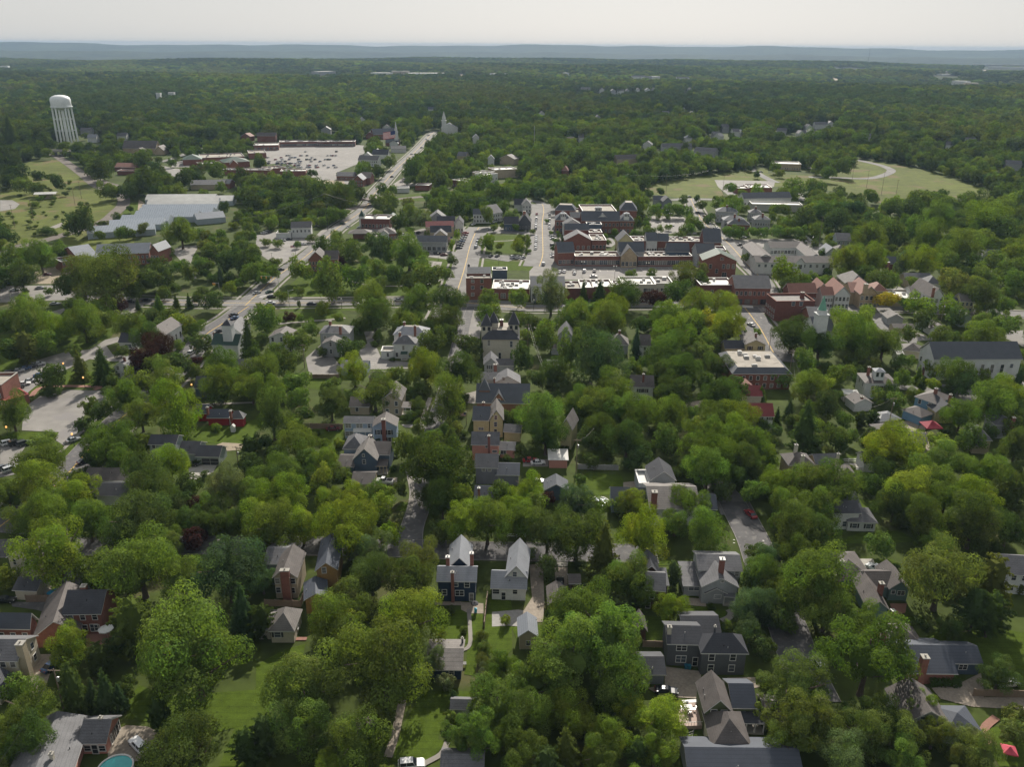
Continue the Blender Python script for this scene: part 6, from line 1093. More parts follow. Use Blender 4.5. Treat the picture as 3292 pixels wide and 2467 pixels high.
for x, y, h, c, l in ((1602, 768, -25, 'black', 'black car on the right upper street'), (1530, 632, 60, 'black', 'black car at the meadow corner'), (1665, 800, -20, 'maroon', 'maroon car by the townhouses'), (1762, 903, -40, 'white', 'white car at the tree bend'), (1870, 1002, 80, 'silver', 'silver van by the tall brick gable'), (1375, 880, 80, 'white', 'white car in the tree-dotted lot'), (1975, 1048, 75, 'black', 'black car at the right lot edge'), (2005, 1068, 75, 'black', 'second black car at the right lot edge'), (2150, 415, 80, 'silver', 'silver car on the meadow road'), (2000, 985, 80, 'silver', 'silver car under the hedge')): car(x, y, h, c, l, 'sedan', True)
frame('U4'); car(40, 1520, 0, 'white', 'white car beside the red brick hall', 'suv', True); row((355, 355), (410, 362), 'kbw', 80, 'beside the flat pale clinic', 'cars by the clinic'); car(400, 1345, 70, 'blue', 'blue car below the hotel arch', 'sedan', True)
# ---------------------------------------------------------------- other things
frame('U1')
def single(name, b, mats, label, cat, loc=None, group=None, smooth=False):
    c = sum(b.V, Vector())/len(b.V); base = Vector((c.x, c.y, 0)) if loc is None else loc
    for v in b.V: v -= base
    o = b.obj(name, mats, None, smooth); o.location = base; return tag(o, label, cat, group)
# water tower
p = at(588, 150, 0); WT = mat('tower_paint', (.66, .68, .68), .5, .08, .3, coat=.1)
e = empty('water_tower', p, 'tall white water tower on six legs above the treetops', 'water tower'); b = MB()
b.lathe(0, 0, [(41, 1.6), (42.5, 6), (44, 11), (46.5, 13.2), (54.5, 13.4), (57.3, 12.6), (59.3, 10), (60.6, 6), (61.2, .3)], 36); b.obj('tank', WT, e, True)
b = MB(); b.lathe(0, 0, [(45.6, 13.4), (45.6, 14.5), (46.6, 14.5), (46.6, 13.4)], 36); b.obj('balcony', WT, e)
b = MB(); b.tube((0, 0, 0), (0, 0, 42), 2.1, 1.9, 14); b.obj('riser', WT, e)
for i in range(6):
    a = math.pi/3*i+.3; b = MB(); b.tube((13.4*math.cos(a), 13.4*math.sin(a), 0), (12.2*math.cos(a), 12.2*math.sin(a), 47), 1.35, 1.25, 10); b.obj('leg', WT, e)
for z in (15, 30):
    b = MB()
    for i in range(6):
        a = math.pi/3*i+.3; c = a+math.pi/3; r_ = 13.4-1.2*z/47; b.tube((r_*math.cos(a), r_*math.sin(a), z), (r_*math.cos(c), r_*math.sin(c), z), .25, .25, 5)
    b.obj('ring_brace', WT, e)
kd = proj(p)[2]; zt_ = 30
while proj((p.x, p.y, zt_))[1] > 304.6: zt_ += .25
e.scale = (60*kd/F_PX/26.8,)*2+(zt_/61.2,)
LANDM.append(('white water tower', p.x, p.y)); CLEAR.append([(p.x-16, p.y-16), (p.x+16, p.y-16), (p.x+16, p.y+16), (p.x-16, p.y+16)])
KEEP.append((src(480, 0)[0], 300, src(690, 0)[0], src(0, 150)[1], math.hypot(p.x, p.y)))
# road bridge over the railway
A = at(345, 228, 5); B_ = at(602, 228, 5); b = MB(); b.box(A.x, A.y-5, 4.2, B_.x, A.y+5, 5.2); 
e = empty('road_bridge', ((A.x+B_.x)/2, A.y, 0), 'low concrete road bridge over the railway cutting', 'bridge')
def local(b, e):
    for v in b.V: v -= e.location
    return b
local(b, e).obj('deck', CONC, e)
for sg in (-5, 4.7): b = MB(); b.box(A.x, A.y+sg, 5.2, B_.x, A.y+sg+.3, 6.3); local(b, e).obj('parapet', CONC, e)
for t in (.2, .5, .8): b = MB(); x = A.x+(B_.x-A.x)*t; b.box(x-.6, A.y-4, 0, x+.6, A.y+4, 4.2); local(b, e).obj('pier', CONC, e)
frame('U2'); A = at(945, 650, 5.5); B_ = at(1085, 620, 5.5); v = (B_-A).normalized(); n_ = Vector((-v.y, v.x, 0)); b = MB(); k = [A-n_*5, B_-n_*5, B_+n_*5, A+n_*5]; b.V = [q-Vector((0, 0, 1)) for q in k]+k; b.F = [(3, 2, 1, 0), (4, 5, 6, 7), (0, 1, 5, 4), (1, 2, 6, 5), (2, 3, 7, 6), (3, 0, 4, 7)]; b.M = [0]*6
single('rail_bridge', b, mat('rusty_steel', (.12, .09, .08), .8, .2, 1), 'dark steel railway bridge crossing the main road', 'bridge')
# poles and wires
POLE = mat('weathered_pole', (.17, .13, .10), .9, .2, 4)
def upole(t, x, y, h, label, arms=1, mtl=POLE, box=True):
    frame(t); p = at(x, y, 0); e = empty('utility_pole', p, label, 'utility pole', None, GRID*-1); b = MB(); b.tube((0, 0, 0), (0, 0, h), .16, .1, 8); b.obj('pole', mtl, e)
    for i in range(arms): c = MB(); z = h-.5-i*1.0; c.box(-1.2, -.06, z, 1.2, .06, z+.12); [c.tube((xx, 0, z+.12), (xx, 0, z+.32), .05, .05, 5) for xx in (-1.1, -.4, .4, 1.1)]; c.obj('crossarm', POLE, e)
    if box: c = MB(); c.lathe(.35, 0, [(h-2.9, .22), (h-2.9, .25), (h-2.0, .25), (h-1.9, .1)], 10); c.obj('transformer', METAL, e)
    return Vector((p.x, p.y, h-.2))
def wire(a, c, label, sag=1.2, dx=0, r=.022):
    b = MB(); pts = []
    for i in range(11): t = i/10; q = a.lerp(c, t); pts.append(Vector((q.x+dx, q.y, q.z-sag*4*t*(1-t))))
    for i in range(10): b.tube(pts[i], pts[i+1], r, r, 4)
    single('overhead_wire', b, DKMET, label, 'wire')
a = upole('B1', 425, 1330, 11.5, 'utility pole with grey transformer above the pink ranch house'); c = at(-60, 1700, 9); wire(a, c, 'overhead wires falling to the lower left corner'); 
a = upole('M2', 403, 470, 10, 'utility pole with transformer at the asphalt yard'); a = upole('M3', 530, 1330, 11, 'leaning utility pole behind the back lawn'); c = at(690, 950, 8); wire(a, c, 'thin wires rising from the back lawn pole')
a = upole('M3', 130, 330, 12, 'utility pole with crossarm beside the mansion', 1); c = at(260, 480, 7); wire(a, c, 'wires running down from the mansion pole'); wire(a, c, 'second wire beside the mansion pole', 1.6, .9)
a = upole('M4', 990, 985, 12, 'tall utility pole between the carports'); c = at(590, 1200, 8); wire(a, c, 'long wires crossing the dark garden'); frame('M4'); c2 = at(700, 820, 8); wire(a, c2, 'wire to the white low wing')
a = upole('M4', 172, 560, 12, 'utility pole beside the mansard-roofed office', 2); c = at(290, 570, 7); wire(a, c, 'bundle of wires at the mansard-roofed office'); wire(a, at(240, 640, 6), 'lower wire at the mansard-roofed office')
upole('M4', 1420, 130, 12, 'utility pole by the white-gabled low house', 1); upole('M1', 1978, 1340, 9, 'utility pole beside the concrete driveway', 1); upole('B2', 238, 620, 8, 'brown pole behind the cottage fence', 0, box=False)
a = upole('U2', 622, 925, 26, 'very tall pole beside the left road', 1, DKMET, False); frame('U2'); c = at(1130, 700, 20); d_ = at(2212, 575, 18); frame('U2'); L0 = at(-300, 850, 20)
wire(a, c, 'long power line from the very tall pole', 2, 0, .09); wire(c, d_, 'long power line above the rail belt', 3, 0, .09); wire(L0, a, 'long power line over the left woods', 2, 0, .09); frame('U3'); e_ = at(1000, 430, 18); f_ = at(1700, 400, 18); wire(d_, e_, 'long power line towards the meadow', 3, 0, .09); wire(e_, f_, 'long power line behind the meadow', 3, 0, .09)
for i, (t, x, y, h) in enumerate((('U1', 130, 890, 16), ('U1', 290, 830, 16), ('U1', 705, 640, 14), ('U1', 650, 700, 14), ('U1', 350, 280, 14), ('U3', 1330, 590, 16), ('U3', 2010, 420, 16), ('U3', 2100, 380, 20), ('U4', 725, 490, 14), ('U4', 850, 550, 16), ('U4', 978, 610, 20), ('U4', 1100, 640, 16), ('U4', 440, 1030, 18), ('U3', 1820, 590, 16))):
    upole(t, x, y, h, ('leftmost meadow pole near the dark shrub line', 'meadow pole above the gravel path', 'pole above the meadow bend', 'short pole by the railway curve', 'pole beside the road bridge', 'pole at the lower meadow edge', 'pole where the power line meets the meadow', 'taller pole by the meadow road', 'pole beside the curved track', 'pole below the curved track', 'tallest pole on the right meadow', 'pole at the right meadow trees', 'bare pole behind the white hotel', 'pole beside the paved lot')[i], 1, POLE, False)
# street lamps with globe heads
GLOBE = mat('lamp_globe', (.75, .73, .66), .3, .02, 2); AMB = bpy.data.materials.new('lit_lamp'); AMB.use_nodes = True; n_ = AMB.node_tree.nodes['Principled BSDF']; n_.inputs['Base Color'].default_value = (.9, .5, .2, 1); n_.inputs['Emission Color'].default_value = (1, .45, .12, 1); n_.inputs['Emission Strength'].default_value = .9
def lamp(t, x, y, h, label, lit=False, group=None, twin=False):
    frame(t); p = at(x, y, 0); e = empty('street_lamp', p, label, 'street lamp', group); b = MB(); b.tube((0, 0, 0), (0, 0, .8), .14, .12, 8); b.tube((0, 0, .8), (0, 0, h), .08, .06, 8)
    if twin: b.tube((-.7, 0, h), (.7, 0, h), .05, .05, 6)
    b.obj('post', DKMET, e)
    for dx in ((-.7, .7) if twin else (0,)):
        g = MB(); r_ = .34 if not lit else .3; g.lathe(dx, 0, [(h, .1), (h+.12, r_*.8), (h+.35, r_), (h+.6, r_*.75), (h+.72, .05)], 12); g.obj('globe', AMB if lit else GLOBE, e, True)
for x, y, l in ((610, 1290, 'first twin-globe lamp in the striped car park'), (886, 1330, 'second twin-globe lamp in the striped car park'), (1165, 1300, 'third twin-globe lamp in the striped car park'), (1449, 1235, 'fourth twin-globe lamp in the striped car park'), (1300, 800, 'twin-globe lamp at the top of the tree-dotted lot'), (1365, 850, 'twin-globe lamp in the middle of the tree-dotted lot'), (1335, 820, 'twin-globe lamp left of the lot middle')): lamp('U3', x, y, 6.5, l, False, 'twin-globe lamps of the town centre', True)
for t, x, y, l, lt in (('M1', 705, 640, 'lit orange lamp beside the spruce walk', True), ('M1', 615, 1120, 'lit orange lamp at the car park mouth', True), ('M1', 540, 520, 'lit orange lamp in the upper left lot', True), ('M1', 75, 1060, 'lit orange lamp by the grass island', True), ('M1', 1596, 700, 'lit lamp behind the dark barn', True), ('U2', 140, 1180, 'globe lamp by the left road', False), ('U2', 742, 1590, 'globe lamp on the cross street verge', False), ('U2', 1712, 1290, 'globe lamp at the park corner', False), ('U2', 2098, 1235, 'globe lamp on the lawn above the brick block', False), ('U3', 188, 1600, 'globe lamp in front of the bank', False), ('U4', 265, 1300, 'globe lamp before the white hotel', False), ('U4', 680, 1600, 'globe lamp before the white gabled shop', False), ('U4', 745, 1560, 'globe lamp between the gabled shops', False), ('U4', 380, 1040, 'globe lamp at the hotel parking edge', False), ('U3', 2145, 1010, 'globe lamp in the right lot', False), ('U2', 1575, 1180, 'globe lamp on the small lawn', False), ('M4', 1612, 680, 'pale lamp beside the church drive', False)): lamp(t, x, y, 4.5 if t != 'M1' else 4, l, lt)
# cobra-head lamps, signals
def cobra(t, x, y, h, arm, label, sig=0, mtl=METAL):
    frame(t); p = at(x, y, 0); e = empty('signal_mast' if sig else 'road_lamp', p, label, 'traffic signal' if sig else 'road lamp'); b = MB(); b.tube((0, 0, 0), (0, 0, h), .15, .1, 8); b.tube((0, 0, h-.5), (arm, 0, h), .09, .06, 6); b.obj('mast', mtl, e)
    if not sig: c = MB(); c.box(arm-.4, -.15, h-.06, arm+.3, .15, h+.12); c.obj('lamp_head', METAL, e)
    for i in range(sig):
        c = MB(); xx = arm*(.95-.28*i); z = h-1.5; c.box(xx-.22, -.2, z, xx+.22, .15, z+1.2); s_ = c.obj('signal_head', mat('signal_yellow', (.5, .26, .03), .5, .05, 2), e)
        for k_, cc in enumerate(((.02, .2, .08), (.4, .25, .02), (.35, .02, .02))): g = MB(); g.tube((xx, -.22, z+.22+.38*k_), (xx, -.26, z+.22+.38*k_), .14, .14, 8); g.obj('signal_lens', mat('lens%d' % k_, cc, .3, .02, 2), s_)
cobra('U2', 200, 1440, 8, -9, 'traffic signal mast with yellow heads over the left road junction', 3); cobra('U2', 290, 1585, 9, 2.4, 'curved road lamp beside the junction park corner'); cobra('U3', 2060, 1545, 8, -5, 'traffic signal arm with yellow heads before the long brick corner block', 3); cobra('M4', 8, 330, 8, 2.2, 'road lamp beside the wide street'); cobra('U1', 1905, 1500, 8, -3, 'signal mast with black heads among the spruces', 2); cobra('U1', 105, 1560, 8, 1.5, 'road lamp on the far left cross street')
# flags
STR = lined('flag_stripes', (.62, .60, .58), .28, .8, .7, 'Z')
def flag(t, x, y, h, w, label):
    frame(t); p = at(x, y, 0); e = empty('flagpole', p, label, 'flagpole'); b = MB(); b.tube((0, 0, 0), (0, 0, h), .14, .06, 8); b.obj('pole', METAL, e)
    hh = w*.55; n = 13; red = mat('flag_red', (.42, .03, .04), .8, .04, 2); wh_ = mat('flag_white', (.66, .64, .62), .8, .03, 2); bl = mat('flag_blue', (.02, .03, .12), .8, .03, 2); c = MB()
    for i in range(n):
        for j in range(8):
            x0 = -.1-w*j/8; x1 = -.1-w*(j+1)/8; yy = lambda q: .28*w*math.sin(q*2.4/w*2)*.2; z1 = h-.3-hh*i/n; z0 = h-.3-hh*(i+1)/n; dz = lambda q: q*.18
            c.face([(x0, yy(x0), z0+dz(x0)), (x1, yy(x1), z0+dz(x1)), (x1, yy(x1), z1+dz(x1)), (x0, yy(x0), z1+dz(x0))], 2 if (j < 3 and i < 7) else (0 if i % 2 == 0 else 1))
    c.obj('flag', [red, wh_, bl], e)
flag('U2', 1213, 285, 30, 14, 'tall flagpole with large striped flag beside the white inn'); flag('U2', 345, 1165, 9, 2.6, 'flagpole with small striped flag at the fuel-side lot'); flag('U2', 1698, 1075, 8, 3, 'striped flag hanging beside the gabled shops'); flag('M1', 98, 900, 7, 2.4, 'small striped flag in front of the brick school'); flag('M2', 1738, 945, 5, 2, 'striped flag on the yellow house porch'); flag('B4', 735, 420, 4, 1.2, 'small striped flag above the brown-roofed rambling house')
# far masts
for t, x, y, h, l in (('T4', 855, 330, 130, 'dark lattice mast on the far ridge'), ('T4', 1027, 345, 42, 'thin pale mast in the far woods'), ('T3', 182, 205, 0, ''), ('U3', 190, 270, 34, 'thin pale mast among the clipped tree rows')):
    if not h: continue
    frame(t); p = at(x, y, 0); b = MB(); b.tube((p.x, p.y, 0), (p.x, p.y, h), .9 if h > 60 else .35, .5 if h > 60 else .2, 6); single('radio_mast', b, DKMET if h > 60 else METAL, l, 'mast')
# umbrellas, canopy, pool, trampolines
def canopy(name, t, x, y, w, h, rise, col, label, cat, posts=1, n=4, rot=.3):
    frame(t); p = at(x, y, h); e = empty(name, (p.x, p.y, 0), label, cat, None, rot); b = MB(); r_ = w/2
    b.lathe(0, 0, [(h-.2, r_), (h, r_), (h+rise*.6, r_*.35), (h+rise, .05)], n); b.obj('canopy', mat(name+'_cloth_'+cat+t, col, .8, .06, 2), e); c = MB()
    if posts == 1: c.tube((0, 0, 0), (0, 0, h+rise*.8), .04, .04, 6); c.obj('pole', METAL, e)
    else:
        for i in range(4): a = 2*math.pi*i/4; c = MB(); c.tube((r_*.93*math.cos(a), r_*.93*math.sin(a), 0), (r_*.93*math.cos(a), r_*.93*math.sin(a), h-.1), .06, .06, 6); c.obj('post', DKMET, e)
canopy('garden_umbrella', 'B4', 1565, 1548, 3.5, 2.3, .8, (.42, .06, .09), 'red garden umbrella on the corner lawn', 'umbrella', 1, 4, .5); canopy('garden_umbrella', 'B1', 685, 762, 3.2, 2.3, .6, (.6, .6, .58), 'white garden umbrella on the brick terrace', 'umbrella', 1, 8); canopy('patio_gazebo', 'M4', 1350, 945, 8.0, 3, 1.8, (.22, .025, .04), 'red canopy gazebo beside the sky blue house', 'gazebo', 4, 4, .8); canopy('garden_umbrella', 'B2', 1418, 595, 1.8, 2.1, .4, (.03, .03, .035), 'black umbrella beside the navy blue house', 'umbrella', 1, 8)
def pool(t, x, y, r_, label, col=WATER, rim=TRIM, h=1.2, cat='pool', name='swimming_pool'):
    frame(t); p = at(x, y, h); e = empty(name, (p.x, p.y, 0), label, cat); b = MB(); b.lathe(0, 0, [(0, r_), (h, r_), (h+.06, r_+.12), (h+.06, r_-.15), (h-.15, r_-.15)], 32); b.obj('rim', rim, e, False); c = MB(); c.V = [Vector(((r_-.15)*math.cos(i*math.pi/16), (r_-.15)*math.sin(i*math.pi/16), h-.12)) for i in range(32)]; c.F = [tuple(range(32))]; c.M = [0]; c.obj('water', col, e)
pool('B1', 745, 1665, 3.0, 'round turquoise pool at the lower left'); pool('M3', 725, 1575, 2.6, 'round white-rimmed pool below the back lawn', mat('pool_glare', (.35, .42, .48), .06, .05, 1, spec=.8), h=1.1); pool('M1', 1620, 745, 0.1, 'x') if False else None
frame('B1'); b = MB(); A = [at(*q, z=.5) for q in ((570, 965), (600, 925), (640, 895), (650, 920), (610, 960))]; b.face(A); b.face([v-Vector((0, 0, .4)) for v in A][::-1])
for i in range(5): b.face([A[i], A[i]-Vector((0, 0, .4)), A[(i+1) % 5]-Vector((0, 0, .4)), A[(i+1) % 5]])
single('pool_cover', b, mat('blue_tarp', (.02, .16, .34), .4, .1, 2), 'blue tarpaulin between the brick house and the small pine', 'tarpaulin')
canopy('tarp_tent', 'B1', 348, 528, 3.4, .7, .5, (.03, .26, .5), 'bright blue tarpaulin behind the brick house drive', 'tarpaulin', 1, 7)
frame('B1'); b = MB(); p = at(300, 530, 0); b.lathe(p.x, p.y, [(0, 1.4), (.5, 1.3), (.9, .7), (1.05, .1)], 9); single('covered_heap', b, mat('grey_tarp', (.3, .28, .25), .8, .2, 2), 'grey covered heap beside the bright blue tarpaulin', 'heap')
# fences and hedges
FW = lined('fence_boards', (.20, .15, .11), .16, .65, .9, 'X'); FWH = mat('white_fence_paint', (.62, .62, .6), .6, .06, 3)
def fence(t, pts, h, m_, label, name='fence', cat='fence', solid=True, th=.08):
    frame(t); P = [at(*q) for q in pts]; e = empty(name, P[0], label, cat); b = MB(); c = None
    for a, d in zip(P[:-1], P[1:]):
        v = (d-a); L = v.length; u = v/L; n_ = Vector((-u.y, u.x, 0))*th; k = len(b.V)
        for z0, z1 in (((.08, h),) if solid else ((.25, .45), (h-.25, h-.05))):
            k = len(b.V); b.V += [a-P[0]-n_+Vector((0, 0, z0)), d-P[0]-n_+Vector((0, 0, z0)), d-P[0]+n_+Vector((0, 0, z0)), a-P[0]+n_+Vector((0, 0, z0)), a-P[0]-n_+Vector((0, 0, z1)), d-P[0]-n_+Vector((0, 0, z1)), d-P[0]+n_+Vector((0, 0, z1)), a-P[0]+n_+Vector((0, 0, z1))]
            for f in [(0, 3, 2, 1), (4, 5, 6, 7), (0, 1, 5, 4), (1, 2, 6, 5), (2, 3, 7, 6), (3, 0, 4, 7)]: b.F.append(tuple(k+i for i in f)); b.M.append(0)
        if not solid:
            nn = int(L/.35)
            for i in range(nn):
                q = a-P[0]+u*(L*i/nn); b.box(q.x-.04, q.y-.04, .05, q.x+.04, q.y+.04, h)
        for i in range(int(L/2.4)+1):
            q = a-P[0]+u*min(L, i*2.4); s_ = MB(); s_.box(q.x-.12, q.y-.12, 0, q.x+.12, q.y+.12, h+.12); 
            if i < 12: s_.obj('fence_post', m_, e)
    b.obj('fence_panel', m_, e)
fence('B2', ((1480, 760), (1490, 650), (1502, 560)), 1.8, FW, 'weathered board fence beside the navy house lawn'); fence('B2', ((60, 615), (240, 620), (290, 622), (325, 530)), 1.8, FW, 'board fence round the brick-chimney house yard'); fence('B1', ((175, 590), (420, 585)), 1.9, FW, 'dark board fence behind the brick house'); fence('B2', ((1205, 160), (1340, 160)), 1.1, FWH, 'white picket fence at the lower street corner', solid=False); fence('B3', ((-30, 165), (90, 170)), 1.1, FWH, 'white picket fence under the street trees', solid=False)
fence('M3', ((545, 1310), (700, 1315), (880, 1320)), 1.8, mat('grey_fence', (.22, .22, .21), .9, .15, 3), 'grey board fence across the back lawn'); fence('M2', ((450, 975), (720, 980)), 2, FW, 'brown board fence beside the light blue house'); fence('B4', ((1330, 1200), (1500, 1205), (1660, 1210)), 1.8, FW, 'dark board fence at the gravel court'); fence('M4', ((600, 1250), (725, 1250)), 1.2, FWH, 'white railing behind the sandstone house deck', solid=False); fence('M4', ((700, 1320), (795, 1322)), 1.2, FWH, 'white railing in front of the sandstone house deck', solid=False); fence('B3', ((850, 880), (990, 885)), 1.7, FW, 'board fence below the narrow lawn'); fence('M2', ((450, 560), (690, 562)), 1.8, FW, 'long board fence below the asphalt yard'); fence('U4', ((230, 975), (330, 985), (400, 1040), (450, 1070)), 1.8, FWH, 'white fence curving behind the hotel lot', solid=False)
HEDM = foliage('hedge_leaves', False)
def hedge(t, pts, w, h, label, n=900):
    frame(t); P = [at(*q) for q in pts]; rng = np.random.default_rng(len(label)); V = []; N_ = []; c0 = sum(P, Vector())/len(P)
    for a, d in zip(P[:-1], P[1:]):
        v = d-a; L = v.length; u = v/L; m_ = Vector((-u.y, u.x, 0)); k = int(n*L/10)
        s = rng.uniform(0, 1, k)*L; th = rng.uniform(0, math.pi, k)
        for i in range(k):
            off = m_*(math.cos(th[i])*w/2*rng.uniform(.9, 1.1)); z = h*(math.sin(th[i])**.4)*rng.uniform(.85, 1.05)*(.2+.8*rng.uniform(0, 1)**.3)
            V.append(tuple(a-c0+u*s[i]+off+Vector((0, 0, z)))); N_.append(tuple(m_*math.cos(th[i])+Vector((0, 0, .8))))
    V = np.array(V); N_ = np.array(N_)+rng.normal(size=V.shape)*.3; me = leafmesh('hedge', quads(V, N_, rng.uniform(.12, .28, len(V)), rng), np.tile([[1., 1., 1.]], (len(V), 1))*rng.uniform(.8, 1.2, (len(V), 1)), LEAF)
    o = bpy.data.objects.new('hedge', me); COL.objects.link(o); o.location = c0; o.color = (.05, .085, .02, 1); tag(o, label, 'hedge')
hedge('B4', ((1020, 1105), (1225, 1110)), 3.4, 2.0, 'clipped curved hedge in front of the long blue-grey ranch', 2400); hedge('B4', ((690, 370), (850, 365)), 1.4, 1.2, 'low clipped hedge beside the concrete drive'); hedge('B4', ((870, 725), (1000, 728)), 2, 1.6, 'rounded hedge behind the patio'); hedge('M1', ((340, 680), (470, 670)), 4, 1.8, 'rounded dark hedge beside the brick path', 1400); hedge('M3', ((380, 1150), (470, 1155)), 2, 1.5, 'shaded hedge beside the yellow carriage house')
# deck with furniture
frame('B3'); A = [at(*q, z=.9) for q in ((1075, 1320), (1110, 1225), (1200, 1225), (1235, 1390), (1090, 1395))]; b = MB(); b.face(A)
for i in range(5): b.face([A[i], A[i]-Vector((0, 0, .88)), A[(i+1) % 5]-Vector((0, 0, .88)), A[(i+1) % 5]])
c0 = sum(A, Vector())/5; c0.z = 0; e = empty('wooden_deck', c0, 'raised wooden deck beside the olive green house', 'deck'); local(b, e).obj('deck_floor', DECKM, e)
for i in (0, 3):
    pass
b = MB(); a, d = A[4], A[3]; b.tube(a+Vector((0, 0, .9)), d+Vector((0, 0, .9)), .05, .05, 5)
for i in range(9): q = a.lerp(d, i/8); b.tube(q, q+Vector((0, 0, .9)), .04, .04, 4)
local(b, e).obj('railing', FWH, e)
def table(t, x, y, z, w, label, col=FWH, d=None):
    frame(t); p = at(x, y, z+.74); e = empty('patio_table', (p.x, p.y, z), label, 'table', None, .1); d = d or w; b = MB(); b.box(-w/2, -d/2, .7, w/2, d/2, .75); b.obj('tabletop', col, e)
    for sx in (-1, 1):
        for sy in (-1, 1): c = MB(); c.tube((sx*w*.42, sy*d*.42, 0), (sx*w*.42, sy*d*.42, .7), .03, .03, 5); c.obj('leg', col, e)
    return p
def chair(x, y, z, rz, label, col=METAL):
    e = empty('patio_chair', (x, y, z), label, 'chair', 'chairs round the deck table', rz); b = MB(); b.box(-.26, -.26, .42, .26, .26, .47); b.obj('seat', col, e); b = MB(); b.box(-.26, .22, .47, .26, .28, .98); b.obj('backrest', col, e)
    for sx in (-.23, .23):
        for sy in (-.23, .23): c = MB(); c.tube((sx, sy, 0), (sx, sy, .42), .02, .02, 4); c.obj('leg', col, e)
p = table('B3', 1145, 1272, .9, 1.6, 'white square table on the wooden deck')
for dx, dy, rz, l in ((-1.2, 0, math.pi/2, 'metal chair left of the deck table'), (1.2, 0, -math.pi/2, 'metal chair right of the deck table'), (0, 1.2, 0, 'metal chair behind the deck table'), (0, -1.2, math.pi, 'metal chair in front of the deck table')): chair(p.x+dx, p.y+dy, .9, rz, l)
table('B3', 1153, 1232, .9, 3.0, 'long white serving table at the back of the deck', FWH, .8); table('B4', 812, 640, 0, 1.0, 'round white patio table by the tree'); table('B2', 1350, 985, 0, .9, 'dark garden table beside the navy garage', DKMET)
def binn(t, x, y, col, label):
    frame(t); p = at(x, y, .5); e = empty('rubbish_bin', (p.x, p.y, 0), label, 'bin', 'wheelie bins', .1); b = MB(); b.V = [Vector(q) for q in ((-.26, -.26, 0), (.26, -.26, 0), (.26, .26, 0), (-.26, .26, 0), (-.32, -.34, 1.0), (.32, -.34, 1.0), (.32, .34, 1.0), (-.32, .34, 1.0))]; b.F = [(0, 3, 2, 1), (4, 5, 6, 7), (0, 1, 5, 4), (1, 2, 6, 5), (2, 3, 7, 6), (3, 0, 4, 7)]; b.M = [0]*6; m_ = mat('bin_'+label.split()[0]+t, col, .5, .05, 2); b.obj('body', m_, e); b = MB(); b.box(-.34, -.37, 1.0, .34, .36, 1.07); b.obj('lid', m_, e)
binn('B2', 1424, 645, (.03, .30, .42), 'blue bin on the navy house patio'); binn('B3', 1128, 1010, (.015, .10, .16), 'teal bin by the charcoal house, left of two'); binn('B3', 1150, 1012, (.02, .13, .19), 'lighter teal bin by the charcoal house, right of two')
# lawn swing frame, stop sign, oval shop sign, banner
frame('B3'); p = at(1150, 1505, 0); e = empty('climbing_frame', p, 'leaning dark wooden trellis on the small lawn', 'trellis', None, .4); b = MB()
for i in range(5): b.tube((-.7, 0, .3+i*.6), (.7, 0, .3+i*.6), .05, .05, 5)
b.tube((-.7, 0, 0), (-.7, 0, 3), .06, .06, 5); b.tube((.7, 0, 0), (.7, 0, 3), .06, .06, 5); b.obj('frame', DKMET, e)
frame('B2'); p = at(910, 150, 0); e = empty('stop_sign', p, 'stop sign at the lower street corner seen from behind', 'road sign'); b = MB(); b.tube((0, 0, 0), (0, 0, 2.6), .04, .04, 6); b.obj('post', METAL, e); b = MB(); b.V = [Vector((.38*math.cos(math.pi/8+i*math.pi/4), dy, 2.3+.38*math.sin(math.pi/8+i*math.pi/4))) for dy in (-.05, -.08) for i in range(8)]; b.F = [tuple(range(8)), tuple(range(15, 7, -1))]+[(i, 8+i, 8+(i+1) % 8, (i+1) % 8) for i in range(8)]; b.M = [0]*10; b.obj('sign_plate', METAL, e)
# ---------------------------------------------------------------- where fill trees may grow
ZONES = [
 ([(-330, 620), (430, 620), (760, 1160), (-760, 1160)], 9.5, 8.5, 15, ['rm', 'rd', 'ro', 'rm', 'tm', 'rb', 'rd', 'rm', 'rm', 'td', 'ry'], (5, 11)),
 ([(-300, 330), (300, 330), (430, 620), (-430, 620)], 10.2, 6, 10.5, ['rm', 'rd', 'rm', 'ry', 'ro', 'rd', 'tm', 'rd', 'rm'], (4, 8)),
 ([(-110, 80), (110, 80), (230, 330), (-230, 330)], 8.4, 4, 7, ['rm', 'rd', 'rd', 'rm', 'ro', 'sd', 'sm', 'rd', 'ry'], (2, 5)),
]

rs_ = random.Random(21); frame('U1')
for i in range(70):
    t_ = rs_.random(); x = rs_.choice([rs_.uniform(20, 620), rs_.uniform(250, 980)]); y = rs_.uniform(430, 960)
    if x > 560+ (y-430)*.8 or (x < 180 and 640 < y < 760): continue
    tree_from_view(x, y, rs_.uniform(18, 62), rs_.choice(['sm', 'sd', 'so', 'sm', 'rm']), .7)
T('B1', "375 230 430 ry 1.0;20 430 150 ry;900 320 470 rm .95;1180 420 260 rm;610 400 220 rd;1480 370 440 rb .9;1570 620 230 cb;850 720 330 po;440 860 240 ry 1.15;1250 890 620 rm 1.05;460 1130 260 cd;600 1180 150 cb;680 1160 200 cb;770 1190 120 cb;150 1290 320 rm;220 1480 280 rd;30 1540 150 ry;1180 1600 500 rd .9;1030 1310 150 kd;1590 1520 230 pd;640 950 200 pd;300 30 260 rm;570 60 260 rm;900 60 380 rd;1250 170 150 rr;1210 60 200 rd;1440 70 180 rd;1590 60 200 rd;760 850 150 rd;1050 1000 200 fm;420 1000 160 rm;110 1150 170 rm;60 1350 180 rm")
